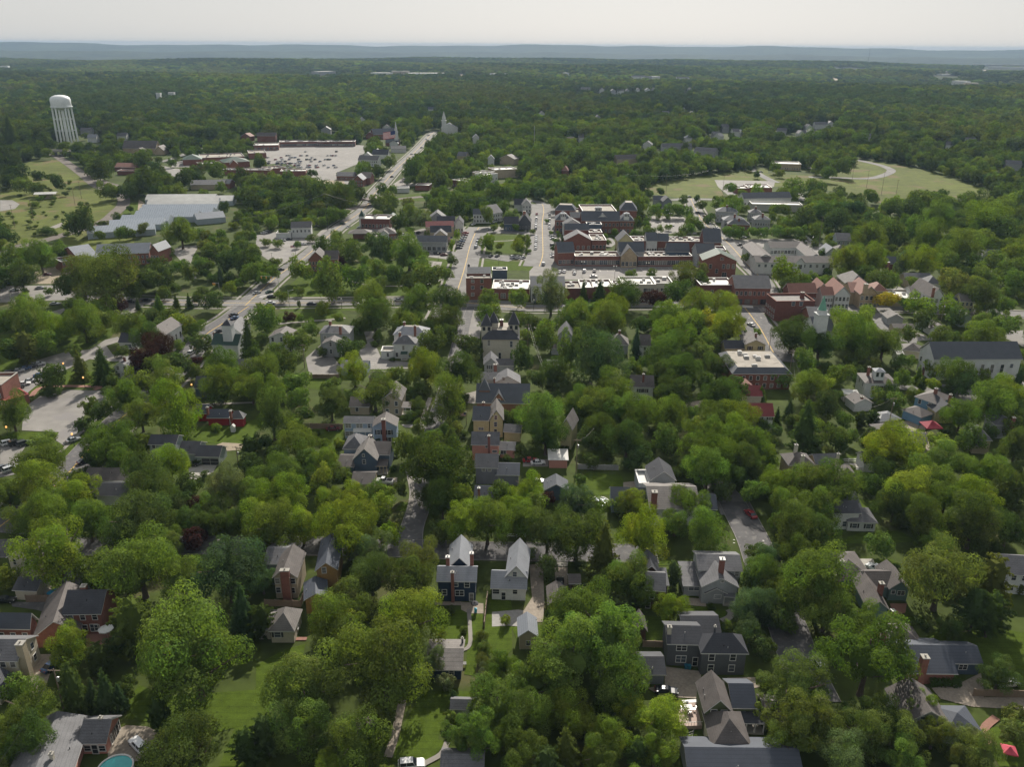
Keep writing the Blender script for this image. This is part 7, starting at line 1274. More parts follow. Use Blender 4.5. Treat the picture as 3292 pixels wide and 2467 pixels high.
T('B2', "100 110 320 rm;600 110 370 ry 1.0;20 60 260 ry;860 120 160 fy;750 230 250 rs;1060 290 240 ro 1.05;750 430 290 rd;1010 430 290 rd 1.1;40 440 180 rb;610 560 310 ro .95;500 740 370 rm .95;1000 700 380 ry .95;830 950 570 hm .95;350 1090 470 hm 1.0;1120 960 180 fs;30 700 190 pd;260 1400 350 hm 1.0;60 1440 260 pd;660 1480 380 hm .95;480 1640 180 ry;1230 1110 110 fs;1280 1205 56 kb;1250 1330 90 fm;1460 800 90 so;1480 880 90 so;1470 960 100 so;1490 1030 120 ss;1350 770 60 sd;1590 990 200 rm;1620 700 66 ry 1.2;1330 1430 220 fm;1560 1270 360 rm;1450 1450 260 fm;1350 1600 100 sm;1330 60 260 ry;1500 60 280 rm;1250 640 80 sd;840 1330 130 fd;900 660 150 rd;1600 1450 200 rm")
T('B3', "60 60 240 rm;230 130 250 rd 1.05;90 260 110 rd 1.1;420 130 330 rd 1.05;230 350 120 td;600 220 260 co 1.5;860 150 270 ry 1.1;1250 140 270 rm 1.05;1060 60 180 rm;740 400 260 rm;680 430 200 rm;820 520 200 rd;480 620 380 rm 1.0;370 700 260 fm;610 800 480 fm 1.0;400 950 480 fm .9;730 900 240 rm;1030 620 190 ry 1.0;1050 400 100 ks;1560 620 230 rb;1600 400 220 rm;1570 470 160 rd;160 1080 300 fm;700 1080 360 rm 1.0;130 1320 260 rm;350 1270 300 ry .95;350 1520 260 co 1.2;480 1380 220 ry;640 1460 230 ry;790 1290 220 ry;960 1330 290 fy 1.0;930 1530 240 fy;560 1600 240 rm;60 1560 260 rm;230 1650 260 pd;820 1560 180 pd;1640 1110 130 fo;1620 1280 150 fo;240 690 70 kd;520 150 60 sd;1400 740 110 so;1290 620 60 sd;1550 780 180 rb;1620 880 150 rd;1600 1620 140 fm;1220 1650 90 fm;860 340 100 sm;430 340 100 sd;610 1180 200 fd")
T('B4', "170 110 300 rd 1.0;330 130 260 rd;40 300 190 rb;190 260 260 rm 1.0;30 480 120 rd;330 460 430 rm 1.0;750 220 170 rm .95;1130 390 450 ro 1.05;1120 250 200 rm;1450 450 300 po 1.3;1350 620 250 pd;380 620 300 rm;570 700 280 rm;30 690 130 rb;650 930 480 fm 1.0;400 930 100 rm;180 1110 400 fo .85;200 1350 380 fo .85;780 770 120 sm;830 780 80 so;920 760 60 kd;1030 750 60 sd;760 1350 300 fd .9;560 1350 200 fd;980 1250 180 fm;850 1480 330 fo .85;500 1600 320 rs .9;1080 1430 200 fo;1250 1470 220 fs;1500 1060 230 fd .8;1610 1310 140 ro;1600 1430 150 ro;1400 1580 260 fo;1290 1620 200 fo;860 1620 260 fm;600 1450 300 fo;140 1480 260 fo;1000 40 260 rd;1330 60 330 rd;1560 90 250 rd;1480 260 120 pd;1640 500 60 po;860 60 120 so;1450 650 260 pd;1220 760 180 rd;640 100 40 sm;940 880 60 sd")
T('B4', "0 600 220 rb;60 430 200 rm;110 570 180 rd;90 700 170 rd")
T('B3', "1600 260 150 rd .9;1640 480 200 rm")
T('B1', "160 20 240 rm;1080 200 200 rm;1330 60 180 rd;820 180 160 rd")
T('B2', "300 90 240 ry;480 60 200 rm;1180 120 150 rd;700 80 200 rm")
T('M1', "620 1390 200 rm;760 1230 160 rd;1180 1080 160 rm;1300 700 150 rm;1420 600 120 rm")
T('M2', "1420 900 120 rd;1380 1180 130 rm;1500 1150 150 rd;1380 1330 130 rd;1640 560 120 rd;1360 620 130 rd;1250 700 110 rd")
T('M1', "60 90 220 rm;230 80 280 ro 1.1;60 330 220 rd;200 290 220 po;430 150 240 ry;370 260 200 rm;560 130 160 rm;690 90 260 rm 1.1;860 40 200 rm;750 190 110 rd;600 330 110 fo;650 440 190 co 1.3;840 430 230 cd 1.3;430 540 220 rd;1060 110 240 rm;1230 200 240 rd;1290 300 240 rr 1.1;1170 410 220 rr;1500 110 180 ry;1430 60 160 rm;1640 250 200 rd 1.0;1460 440 220 rd 1.0;1300 450 200 rm;1330 560 280 rm;1140 580 220 rm;1620 430 110 rr;1620 500 120 rm;1840 450 240 rm;1820 590 260 rm 1.15;2050 220 190 cd 2.0;1960 540 160 rm;2080 620 260 rm 1.0;1040 700 280 rm 1.05;1160 850 260 rm 1.0;1470 800 330 ty 1.35;830 830 160 rd;720 780 150 fm 1.1;690 920 120 fd;90 820 240 rm 1.3;850 1060 340 rm .95;1030 1080 260 rm 1.0;940 1180 300 rm;350 1230 380 rm .95;360 1070 200 rm .6;60 1500 280 rm;320 1450 400 ry .9;680 1500 320 ry 1.0;520 1600 260 rm;1130 1330 260 td 1.5;1400 1270 270 ry 1.1;1270 1500 420 rd;1540 1440 220 rd;1690 1360 90 sd;1210 1640 200 ry;1640 1590 130 rr;1880 1450 300 rs 1.0;1780 1600 240 rm;2060 1130 200 pd;2070 1260 200 rd;2060 1500 280 rm;1440 1590 200 rd;1790 960 90 sm;1660 870 80 sd;100 1040 110 sm;420 660 140 sd;1000 330 130 sd;1470 280 110 sm;1600 130 200 sm;1780 680 190 rd .8;1180 470 120 rd;880 660 80 rd;2090 350 160 rd;1540 700 110 rm;730 1330 90 rd;1640 1240 80 sd;940 560 120 rd;1730 370 90 sm;1090 1640 150 rd")
T('M2', "90 70 220 rm;280 50 90 rr;365 60 60 rm 1.2;670 60 90 rm;340 230 190 rm 1.2;450 140 130 rm;160 330 150 rm;850 110 140 rd 1.1;980 30 280 rd;1190 110 140 rm;1010 200 70 rm 1.3;1460 90 120 rm;1580 60 250 rd;1590 190 140 rd 1.2;780 280 210 rd 1.0;1460 250 200 ro 1.1;1350 370 160 rm;1400 480 240 ry 1.1;1690 480 320 rd 1.0;1740 290 220 rd .9;1890 290 130 rd;1150 530 150 rm;810 480 230 fy 1.0;980 660 330 rm .85;620 640 170 rm;620 760 250 rd 1.0;1100 760 100 rm 1.2;1220 580 110 rd;1600 710 240 tm 1.5;1300 650 150 rd;60 470 280 rm 1.1;220 430 200 rm 1.1;330 560 200 rm 1.1;110 650 240 rm;130 840 250 td 1.6;360 720 180 rm;400 850 130 rd;60 560 200 ry;1570 1000 160 km 1.0;1280 860 150 sd .6;1330 960 110 rm 1.2;1250 1110 200 rm 1.2;1460 1050 150 rm;1610 1080 260 cm 1.1;1500 1280 520 hd 1.0;1420 1500 240 rd;1540 1550 260 td;370 1090 320 rm .85;560 1100 100 rm;690 1080 90 ry;510 1010 60 sd;580 1240 240 ry 1.0;420 1230 200 rm;150 1330 340 rm .8;240 1500 360 ry 1.05;540 1380 190 ty 1.3;700 1360 170 rd;760 1560 260 ry;620 1560 230 ry;930 1500 240 rm;1060 1520 180 rm;1190 1480 100 rd 1.4;1010 1600 200 ry;1690 1520 190 ry 1.1;1820 1640 140 ry;2060 880 110 rm 1.3;2040 1500 210 rm 1.0;1900 1590 130 rm;2070 1220 80 sd;1720 1020 70 sd;1010 1060 60 sd;1140 1300 70 sd;540 330 90 rd;250 60 60 sd;1150 1180 60 sd;330 1360 240 rd;80 1500 220 rm;1340 780 170 sd .7;980 270 60 sm;1690 1380 200 rd;740 230 60 rm;1130 400 50 sd;940 760 80 rr;2080 1110 60 rm;300 890 90 rd;50 1080 140 rd;140 1180 140 rd;780 1140 50 sm")
T('M3', "60 70 130 rm;150 100 140 rd 1.1;110 200 110 rm;280 220 200 rm 1.1;100 390 180 rd 1.3;340 520 240 rd 1.0;480 320 200 tm 1.7;590 160 160 rm;460 80 180 rm;560 40 240 rm;720 170 160 rd;830 60 260 rm;730 400 400 rb .95;1030 250 130 cb 2.0;1250 50 250 rm;1330 180 300 ry .95;1300 310 290 rm .85;1110 420 120 rm;1000 450 110 rm;1045 490 60 ry 1.3;1240 420 280 rd .9;1250 520 250 rd;1420 500 260 rd;1350 640 290 rd .9;1700 450 240 rd .9;1560 90 170 ry;1640 90 180 rg 1.0;1500 50 150 ry;1780 130 240 ry 1.1;1730 200 160 rd .8;1590 300 170 rm;1450 230 160 rm;1890 90 90 rm;2020 175 70 fm;780 640 330 rm .9;730 750 300 rm;500 740 270 rm .85;590 620 150 rd;950 560 120 rm;1740 690 330 rd .9;240 850 350 rm 1.0;280 1000 330 rd 1.0;30 880 120 rm 1.3;440 870 70 rm;900 830 260 rm;1070 860 280 rm;950 1050 330 rd 1.0;720 980 240 rd;1310 850 230 rm 1.2;1280 1060 210 rm 1.2;1490 840 110 rm;1530 930 150 ry;1680 880 280 rm;1860 880 300 ry .9;1560 1000 300 rm;1800 1010 340 ry .9;2000 1100 300 rm;1690 1220 330 rm;1900 1230 320 rd;1480 1120 230 ry;1960 1250 260 rm;1620 1300 340 rm;1500 1200 250 rd;1840 1350 240 rd;2080 950 110 rd;1070 1200 200 rd;640 1060 180 rd;650 1230 130 rd;560 1390 100 rd;110 1470 260 ry 1.0;60 1600 230 ry;160 1600 200 rm;300 1550 100 rr 1.2;540 1580 300 rb .85;690 1620 200 rm;1000 1570 230 ry;1120 1620 210 ry;900 1610 160 rm;1460 1570 290 rm 1.0;1610 1640 150 rm;2010 1500 210 rm;2080 1400 150 rm;1760 1500 160 rd;1700 1470 110 rd;2060 680 110 cm 1.2;1620 580 150 rm;1850 630 200 rd;60 1150 100 rd;130 1180 90 sm;1380 1240 110 rd;800 1180 110 sd;980 1250 130 rd;330 620 110 rd;70 280 90 sm;680 260 100 rd;1160 80 110 rr 1.1;870 240 80 rd;190 560 140 rd;600 830 140 rd;620 920 120 rd")
T('M4', "700 90 340 ry .9;200 200 310 rd .8;430 260 330 rd .8;720 230 330 rm .9;960 250 280 rm 1.0;320 420 160 tm 1.5;110 540 170 rm 1.0;600 540 210 rm 1.0;1150 400 130 rm;1060 440 100 rd;1130 550 140 rm;1190 180 130 fm;1300 70 150 rd 1.3;1430 200 170 rm;1520 210 140 rm;1780 200 280 rm .75;1980 110 220 fm .9;1540 40 160 rd;1770 80 140 rm;1870 30 80 rm 1.4;1390 460 160 rm 1.0;1560 510 270 rm 1.0;1640 600 200 rd;1250 520 100 cm 1.5;1360 610 120 ry;1780 540 120 rm;2080 540 110 cb 1.5;1010 640 110 rm 1.5;920 700 140 rm;1050 740 160 rm;340 620 240 rm;470 620 160 ry;500 780 190 rd 1.2;320 920 320 cd 1.3;180 800 130 cb 1.4;80 860 90 cd 1.6;770 890 110 kd 1.25;870 880 110 kd 1.25;620 900 140 rm;560 1040 200 rd;690 1040 120 rm;990 1060 260 rm 1.0;1060 1140 420 ry .8;880 1140 200 ry;1160 1180 200 rm;1600 860 250 rm 1.0;1880 750 340 rm 1.1;1930 660 250 ry 1.0;2060 720 170 rm;1690 1040 220 rm;1430 1090 220 ry .8;1380 1200 330 rm .7;1680 1290 260 rm;1830 1320 270 rm;1320 1400 380 rm .9;1000 1330 260 rd;2060 1100 250 rd 1.2;2040 950 190 rd;60 1400 260 ry;330 1430 320 rm 1.0;540 1450 380 rm 1.0;430 1600 320 rm;170 1570 250 rm;1190 1500 420 ry .8;1480 1500 330 ry .9;1700 1560 400 ry .8;2040 1450 270 rd 1.3;880 1440 200 rd;1050 1600 260 rd;1990 1560 180 rd;30 1230 120 ry 1.3;530 1300 110 rm;60 980 110 rd 1.2;1930 590 130 rm;40 1080 80 fd;1480 980 90 rd;1260 1000 80 sm;880 1000 100 rd;800 1040 80 cd 1.6;1840 1000 110 rd 1.2;620 1120 120 rd;1230 690 160 sm;1910 500 90 so;1450 340 110 rm 1.6;740 560 80 rd;1500 640 130 sd;700 1300 70 sm;780 1380 120 rd;1900 1190 90 rd;1270 620 80 kd;1660 240 90 sm")
# trees of the upper sheets that stand alone or matter for the outline
T('U1', "720 830 180 rd 1.4;620 860 150 rd 1.2;1040 920 120 rm 1.1;1240 900 90 ro 1.2;1560 920 250 rm 1.0;1700 930 120 rm 1.2;1380 1290 230 rd;700 1300 400 ro .85;950 1320 520 ro .8;570 1400 150 rm 1.5;1280 1350 220 rd;1440 1100 100 rd 1.1;1540 1210 140 rm;1640 1260 110 fm 1.6;1730 1200 130 rm;1810 1110 150 rd 1.0;1900 1290 100 cb 1.8;1990 1170 200 rd;2100 1190 200 rd;2180 1280 180 rm;2060 1370 80 rm;1840 1520 180 rd .9;1630 1520 80 cd 1.6;1520 1530 90 cd 1.5;1370 1550 150 cm 1.1;1190 1560 70 cb 1.6;1030 1570 130 rr .9;850 1550 230 ry;650 1560 160 rm;230 1570 240 ry;420 1440 70 rm;220 1440 60 rm;180 1300 240 rd;50 1270 200 rd;340 1130 260 rm;540 1100 160 rm;80 1140 200 rm;50 960 150 rd;30 900 90 rm;330 430 100 rd 1.1;480 500 120 rd 1.3;770 260 100 rd;850 380 210 rd .9;1000 560 130 rd;1120 560 150 rd;920 570 150 rm;1240 480 210 rd 1.1;1240 290 160 rm 1.0;1270 330 90 rr;1120 730 60 rd;1020 800 80 rd;900 850 80 sd;1930 700 80 rd 1.6;1600 470 160 rd;1850 390 170 rm;1700 400 120 rd;1570 570 100 rm;1910 540 90 rm;400 920 160 sd .4;1330 1180 100 rd;1170 1430 160 rm;1400 1440 130 rm;1700 1500 90 rd;60 260 160 rd;120 400 200 rd;200 500 160 rm;60 470 150 rd;300 540 120 rm;2170 620 120 rd;2040 1040 80 fm;1120 940 90 rm;860 960 90 rm;1480 950 90 rm;1340 1120 80 rd;740 100 60 rm;170 610 40 sd;560 600 60 sd;290 690 80 sm;1740 1440 120 sd")
T('U2', "80 480 120 ry .8;150 460 120 ry .8;230 480 100 ry .8;460 420 60 rd;500 420 60 rd;450 520 160 ro;560 580 220 rd;360 620 170 rd;720 620 260 rd 1.0;860 590 160 rd;240 560 120 ro;100 700 110 ro;340 740 160 rm;250 740 130 rm;510 740 80 rm;650 780 130 rm;740 760 120 rm;580 820 100 rm;1050 680 140 rm 1.1;1170 550 90 rm;1100 560 110 rm;930 350 110 ry;1050 400 110 rd;1160 320 90 rm 1.3;1110 330 70 rd;1370 390 190 rd 1.0;1420 330 130 rm;1670 490 80 rm 1.2;1240 840 130 rd 1.1;1310 830 70 rd;1430 820 150 rs;1760 700 200 rd 1.0;1860 740 110 rd;1800 560 180 rm 1.0;1940 520 200 rm;1990 780 110 rm 1.5;2100 620 180 rd;560 1040 150 rd;700 1000 110 rm;690 960 100 rm;820 1090 180 rm 1.1;1060 1060 220 rd 1.2;1150 1040 90 rd;1320 1090 300 rm .9;1400 1190 180 rm;850 1280 230 rm 1.1;1040 1250 160 rm 1.2;1190 1290 160 rd 1.0;1310 1370 150 rd 1.1;1420 1260 200 rm;1540 1320 200 rm 1.0;1650 1300 110 rm;370 1250 180 rm 1.1;590 1320 220 rm 1.5;640 1400 230 rm 1.1;580 1180 120 rm;370 1430 90 rm;220 1480 110 rm 1.0;370 1550 30 rd 2;1010 1520 330 rm .9;1410 1520 320 rm .9;1680 1520 300 rd .9;1690 1170 90 rd 1.0;1070 1370 130 rm;720 1180 90 rr;2000 1010 130 ry 1.0;2010 1060 70 rm;2110 1050 70 ry;1690 1040 50 ty 1.8;1740 950 50 ty 1.8;1480 940 50 rm;1400 750 100 rm;1350 840 80 rd;2010 1500 170 rm 1.0;2050 1580 120 ry;1330 920 70 rm;1240 930 70 rm;1250 800 70 cd 2;1300 1180 140 rm;940 1180 90 rm;470 980 100 rm .6;350 1030 70 rm;180 1020 100 rm .8;80 1010 90 rm .8;240 920 80 rm;60 1330 110 rm;140 1280 130 rm;60 1220 130 rm;170 1180 100 rm;30 1290 90 rm;2190 600 130 rm;2060 700 130 rd;1550 600 110 rm;1620 640 130 rm;1480 640 90 rm;1530 690 120 rd;830 520 80 rd;2140 870 60 rm;2060 890 60 rm;500 1380 90 rm;560 1590 120 rm;110 1590 110 ry;30 1590 90 rm")
T('U3', "110 560 110 rm 1.2;240 540 100 rm 1.3;340 600 90 rm;430 570 60 rm 1.2;510 580 60 rm 1.2;610 540 80 rm 1.3;700 560 90 rm 1.2;770 600 120 rm;830 640 120 rm;470 630 80 ry;390 680 100 rm;640 680 120 rm;560 670 100 rm;900 700 80 rm;950 570 100 rm;990 610 90 rm;1080 590 80 rm;1180 590 80 rm;1280 580 70 rd;1100 700 150 rm 1.1;1130 680 120 rm;1240 740 110 rm;1340 740 110 rm;1430 740 110 rm;1480 650 80 rd;1520 760 100 rm;1550 840 120 rm;1430 720 90 rm;1100 850 80 rd 1.4;1160 870 80 rm;1050 940 70 rm;890 930 60 rm;1600 640 50 rd 1.3;1640 700 90 rd;1760 640 50 rd;1720 800 70 rd;1690 830 80 rd;1610 870 90 rm;1480 910 80 rm;1280 900 60 rm;1350 880 60 rm;1270 790 50 ty;1340 800 50 rm;1550 900 90 rm;1640 890 60 rm;1890 550 100 rm 1.0;1990 600 80 rm;2120 560 100 ry;1890 920 120 rm .8;1980 930 110 rm .9;2080 930 100 rm .9;2160 920 110 rm;1900 650 100 rm;1960 680 90 rm;2000 720 90 rm;340 1450 250 fs 1.25;620 1430 90 cd 2.0;760 1430 170 cd 1.1;1000 1460 280 rd .8;1440 1450 230 rd .9;1230 1510 190 rr .9;1500 1310 240 fo .8;1600 1260 160 fo 1.0;1670 1350 170 fo;1620 1560 270 ry .8;1840 1560 240 ry .8;860 1580 240 ry;680 1580 160 rm;500 1570 170 rm;60 1480 150 rm 1.4;1330 1610 180 ry;1700 1250 70 rd;1030 1300 90 rm;1200 1290 90 rm;50 1040 110 ry 1.1;70 1080 70 rm;140 1020 50 rm 2;90 980 110 rm;370 1070 60 rd;180 920 50 rm;30 890 60 rm;400 950 40 rm 1.6;340 930 40 rm;810 960 50 rm 1.4;830 1020 50 rm;150 1090 40 rm;2060 1150 120 rm .8;2010 1130 60 rm;370 1000 40 rm;600 280 190 rd 1.1;380 230 130 rd 1.3;290 260 110 rm;280 120 90 rm;290 160 90 ry;280 200 90 rm;490 240 120 rm;720 300 110 rm;1160 420 90 rd;2120 430 60 rd;2050 380 50 rd;300 830 40 rm;420 900 40 rm")
T('U4', "240 540 210 rm .7;370 600 130 rd;450 570 110 rd 1.4;630 590 110 rd;750 620 110 rd;880 620 120 rm 1.1;930 640 80 rd;520 420 120 rm;640 360 170 rd .9;100 410 80 ry;60 370 90 rm;400 320 120 rd;380 520 110 rm;1520 590 90 rd 1.2;1400 600 110 rd;540 970 110 ry .9;460 760 180 rd;330 820 200 rd;600 820 200 rd;150 860 110 rm 1.1;80 920 130 rm .8;180 930 110 rm .8;280 930 110 rm;870 830 170 rd;760 860 150 rd;1070 720 170 rm;1230 730 200 rd;1060 930 220 rm;880 960 260 rm 1.0;1250 900 220 rm 1.0;1400 970 260 rm;1680 1060 330 ro .95;1500 800 240 rm;1900 800 330 ry .9;2060 720 200 rm;1780 650 170 rd;2130 660 160 rm;700 1160 260 ry 1.0;900 1140 250 ry 1.1;1170 1190 130 fs 1.5;1340 1170 280 ry 1.0;1590 1200 200 rm;1770 1220 180 rd;1850 1290 170 rm;1600 1380 230 ro 1.2;140 1270 220 ry 1.0;310 1340 110 rm;390 1310 80 rm;490 1350 120 rm .8;640 1290 110 ry;710 1270 90 ry;1160 1110 120 fo;1040 1520 190 rg .8;1200 1540 120 rd;1310 1560 230 ry .8;1570 1580 180 ry;1870 1460 300 rd .9;1830 1590 110 ry;2050 1560 150 rm;2130 1350 200 rm 1.0;2060 1260 200 rm;1930 1340 120 rm;640 1370 120 rr .6;830 1290 160 rd;950 1340 180 rd;1080 1350 150 rm;470 1110 70 rd;400 1030 80 sd;540 1040 90 rd;2130 1120 200 ry;2150 1250 200 rm;2080 1430 120 rm;1950 1150 200 rm;1000 1040 90 rm;2190 1470 80 ry;1250 1370 120 rm;300 1000 80 sd;1450 650 200 rm .7;1600 690 200 rm .8;1300 660 200 rm;60 740 100 rm;140 740 110 rm;350 880 110 rd;2000 1020 200 rm;1130 1020 140 rd;1800 960 220 rm;2040 900 220 rm")
# ---------------------------------------------------------------- woodland fill, then all the trees
CLEAR = globals().get('CLEAR', []); FOOT = globals().get('FOOT', []); KEEP = globals().get('KEEP', []); LANDM = globals().get('LANDM', [])
def inpoly(x, y, P):
    c = False; j = len(P)-1
    for i in range(len(P)):
        if (P[i][1] > y) != (P[j][1] > y) and x < (P[j][0]-P[i][0])*(y-P[i][1])/(P[j][1]-P[i][1])+P[i][0]: c = not c
        j = i
    return c
def inpoly_np(X, Y, P):
    c = np.zeros(len(X), bool); j = len(P)-1
    for i in range(len(P)):
        cond = (P[i][1] > Y) != (P[j][1] > Y)
        dy = P[j][1]-P[i][1] or 1e-9
        c ^= cond & (X < (P[j][0]-P[i][0])*(Y-P[i][1])/dy+P[i][0]); j = i
    return c
def grow(P, d):
    cx = sum(p[0] for p in P)/len(P); cy = sum(p[1] for p in P)/len(P); o = []
    for p in P:
        v = Vector((p[0]-cx, p[1]-cy)); o.append((p[0]+v.normalized().x*d, p[1]+v.normalized().y*d))
    return o
def near_seg(X, Y, L, d):
    c = np.zeros(len(X), bool)
    for a, b_ in zip(L[:-1], L[1:]):
        vx, vy = b_[0]-a[0], b_[1]-a[1]; q = vx*vx+vy*vy+1e-9
        t = np.clip(((X-a[0])*vx+(Y-a[1])*vy)/q, 0, 1)
        c |= np.hypot(X-a[0]-t*vx, Y-a[1]-t*vy) < d
    return c
rngw = np.random.default_rng(5)
WX = []
def wood(x0, x1, y0, y1, sp, wlo, whi, kinds, poly=None, see=None):
    nx = int((x1-x0)/sp); ny = int((y1-y0)/sp)
    gx, gy = np.meshgrid(np.arange(nx), np.arange(ny)); n = gx.size
    X = x0+(gx.ravel()+rngw.uniform(0, 1, n))*sp; Y = y0+(gy.ravel()+rngw.uniform(0, 1, n))*sp
    ok = np.ones(n, bool)
    if poly is not None: ok &= inpoly_np(X, Y, poly)
    else:
        r = np.hypot(X, Y); ok &= (r > 1150) & (r < 6950) & (np.abs(X) < Y*.72+80)
    X = X[ok]; Y = Y[ok]
    bad = np.zeros(len(X), bool)
    for P in CLEAR: bad |= inpoly_np(X, Y, P)
    for L, d in globals().get("PATHS", []): bad |= near_seg(X, Y, L, d/2+2.5)
    for P in FOOT: bad |= inpoly_np(X, Y, grow(P, 3))
    X = X[~bad]; Y = Y[~bad]; n = len(X)
    if see:
        bad = np.zeros(n, bool)
        for zc in see:
            k = H/(H-zc)
            for P in CLEAR: bad |= inpoly_np(X*k, Y*k, P) if P is not CLEAR[0] or True else False
            for L, d in PATHS: bad |= near_seg(X*k, Y*k, L, d/2+1)
        X = X[~bad]; Y = Y[~bad]; n = len(X)
    Wd = rngw.uniform(wlo, whi, n); kk = rngw.integers(0, len(kinds), n)
    # drop the ones that would stand in front of a building we can see
    if KEEP and n:
        keep = np.ones(n, bool)
        d = np.stack([X, Y, np.full(n, 0)], 1)-np.array([0, 0, H])
        for zz in (2.0, 8.0):
            d[:, 2] = zz-H
            k = d@np.array(fw); sx = CX+F_PX*(d@np.array(rt))/k; sy = CY-F_PX*(d@np.array(up))/k
            rr = Wd*F_PX/k*.5
            for (a0, b0, a1, b1, dist) in KEEP:
                keep &= ~((sx > a0-rr) & (sx < a1+rr) & (sy > b0-rr*.9) & (sy < b1+rr*.3) & (np.hypot(X, Y) < dist+3))
        X = X[keep]; Y = Y[keep]; Wd = Wd[keep]; kk = kk[keep]
    # and those on top of a tree already placed
    for x, y, w, q in zip(X, Y, Wd, kk): WX.append((x, y, w, kinds[q]))
for w_ in globals().get('ZONES', []):
    poly, sp, wl, wh_, kinds, see = w_
    xs = [p[0] for p in poly]; ys = [p[1] for p in poly]
    wood(min(xs), max(xs), min(ys), max(ys), sp, wl, wh_, kinds, poly, see)
KINDSF = ['rm', 'rd', 'ro', 'rm', 'tm', 'rb', 'ry', 'rd', 'fm', 'rm', 'ro', 'tm', 'ro', 'rm', 'ry', 'rp', 'rd', 'rm', 'ro', 'cd', 'tm', 'ry', 'rm', 'rs', 'rm', 'ro']
if not globals().get('NOFAR'):
    wood(-1500, 1500, 1000, 1800, 17.5, 14, 28, KINDSF, None, (12,))
    wood(-2400, 2400, 1800, 3200, 24.5, 20, 37, KINDSF, None, (14,))
    wood(-5200, 5200, 3200, 7000, 36, 32, 58, KINDSF, None, (14,))
# thin out fill trees that collide with placed ones
cell = {}
for t in TREES: cell.setdefault((int(t['x']//20), int(t['y']//20)), []).append(t)
fill = []
for (x, y, w, kc) in WX:
    if y < 1100:
        hit = False
        for i in (-1, 0, 1):
            for j in (-1, 0, 1):
                for t in cell.get((int(x//20)+i, int(y//20)+j), ()):
                    if math.hypot(t['x']-x, t['y']-y) < .36*(t['w']+w): hit = True
        if hit: continue
    fill.append((x, y, w, kc))
print('hand trees', len(TREES), 'fill', len(fill))
nearfill = [f for f in fill if f[1] < 1100]
for (x, y, w, kc) in nearfill: tree_at(x, y, w, kc)
for t in TREES: t['hand'] = False
TREES.sort(key=lambda t: -t['px'])
LIMIT = {'broadleaf_tree': 300, 'spruce_tree': 110, 'conifer_tree': 60, 'pine_tree': 60, 'shrub': 120}
cnt = {}; indiv = []; rest = []
for t in TREES:
    nm = KIND[t['k']][3]
    if cnt.get(nm, 0) < LIMIT[nm]: cnt[nm] = cnt.get(nm, 0)+1; indiv.append(t)
    else: rest.append(t)
print('individual trees', cnt, 'rest', len(rest))
rt_ = random.Random(3)
def vary(c, a=.16):
    k = rt_.uniform(1-a, 1+a); return (c[0]*k*rt_.uniform(.9, 1.12), c[1]*k, c[2]*k*rt_.uniform(.85, 1.15))
# labels single each tree out by the landmarks round it
SHAPE = {'r': 'round-crowned tree', 'h': 'dense domed tree', 't': 'tall oval tree', 'f': 'open feathery tree', 'c': 'pointed spruce', 'k': 'narrow conifer', 'p': 'spreading pine', 's': 'low shrub'}
CATG = {'broadleaf_tree': 'tree', 'spruce_tree': 'spruce', 'conifer_tree': 'conifer', 'pine_tree': 'pine', 'shrub': 'shrub'}
used_labels = set()
def relation(t, L):
    dx = t['x']-L[1]; dy = t['y']-L[2]
    if abs(dx) > abs(dy)*1.0: return 'right of' if dx > 0 else 'left of'
    return 'behind' if dy > 0 else 'in front of'
def near_marks(x, y, k=7):
    return sorted(LANDM, key=lambda L: math.hypot(L[1]-x, (L[2]-y)))[:k]
def label_tree(t):
    size = 'small' if t['w'] < 7.5 else ('huge' if t['w'] > 19 else ('large' if t['w'] > 14 else ''))
    base = ' '.join(w for w in (size, CNAME[t['c']], SHAPE[t['k']]) if w)
    L = near_marks(t['x'], t['y'])
    opts = []
    for a in L: opts.append(base+' '+relation(t, a)+' the '+a[0])
    for i, a in enumerate(L):
        for b_ in L[i+1:]:
            opts.append(base+' between the '+a[0]+' and the '+b_[0])
    for i, a in enumerate(L):
        for b_ in L[i+1:]:
            opts.append(base+' '+relation(t, a)+' the '+a[0]+', '+relation(t, b_)+' the '+b_[0])
    for o_ in opts:
        if o_ not in used_labels and len(o_.split()) <= 16: used_labels.add(o_); return o_
    return base+' standing among the town trees'
for t in indiv:
    nm = KIND[t['k']][3]; pr = KIND[t['k']][0]
    det = PROTO if t['px'] > 48 else MID
    lst = det.get(pr) or det.get({'dome': 'round', 'pine': 'open'}.get(pr)) if pr != 'pine' else PROTO['pine']
    z0 = 0
    e = empty(nm, (t['x'], t['y'], z0), label_tree(t), CATG[nm], {'broadleaf_tree': 'broadleaf trees among the houses', 'spruce_tree': 'spruces among the houses', 'conifer_tree': 'narrow conifers of the town', 'pine_tree': 'pines among the houses', 'shrub': 'shrubs in the yards'}[nm], rt_.uniform(0, 6.28))
    hc = t['w']*t['a']
    me = rt_.choice(lst); me.name = 'crown'
    c = bpy.data.objects.new('crown', me); COL.objects.link(c); c.parent = e
    c.location = (0, 0, t['cl']+hc*.47); jx = rt_.uniform(.94, 1.08)
    c.scale = (t['w']*jx, t['w']/jx, hc if pr not in ('round', 'dome', 'tall', 'open') else hc*1.06)
    if t['k'] in 's': c.location.z = hc*.42
    c.color = (*vary(COLS[t['c']]), 1)
    if t['k'] != 's':
        tk = bpy.data.objects.new('trunk', rt_.choice(TRUNK['spruce' if pr in ('spruce', 'column') else 'round'])); COL.objects.link(tk); tk.parent = e
        zc = t['cl']+hc*.5; tk.scale = (t['w'], t['w'], zc)
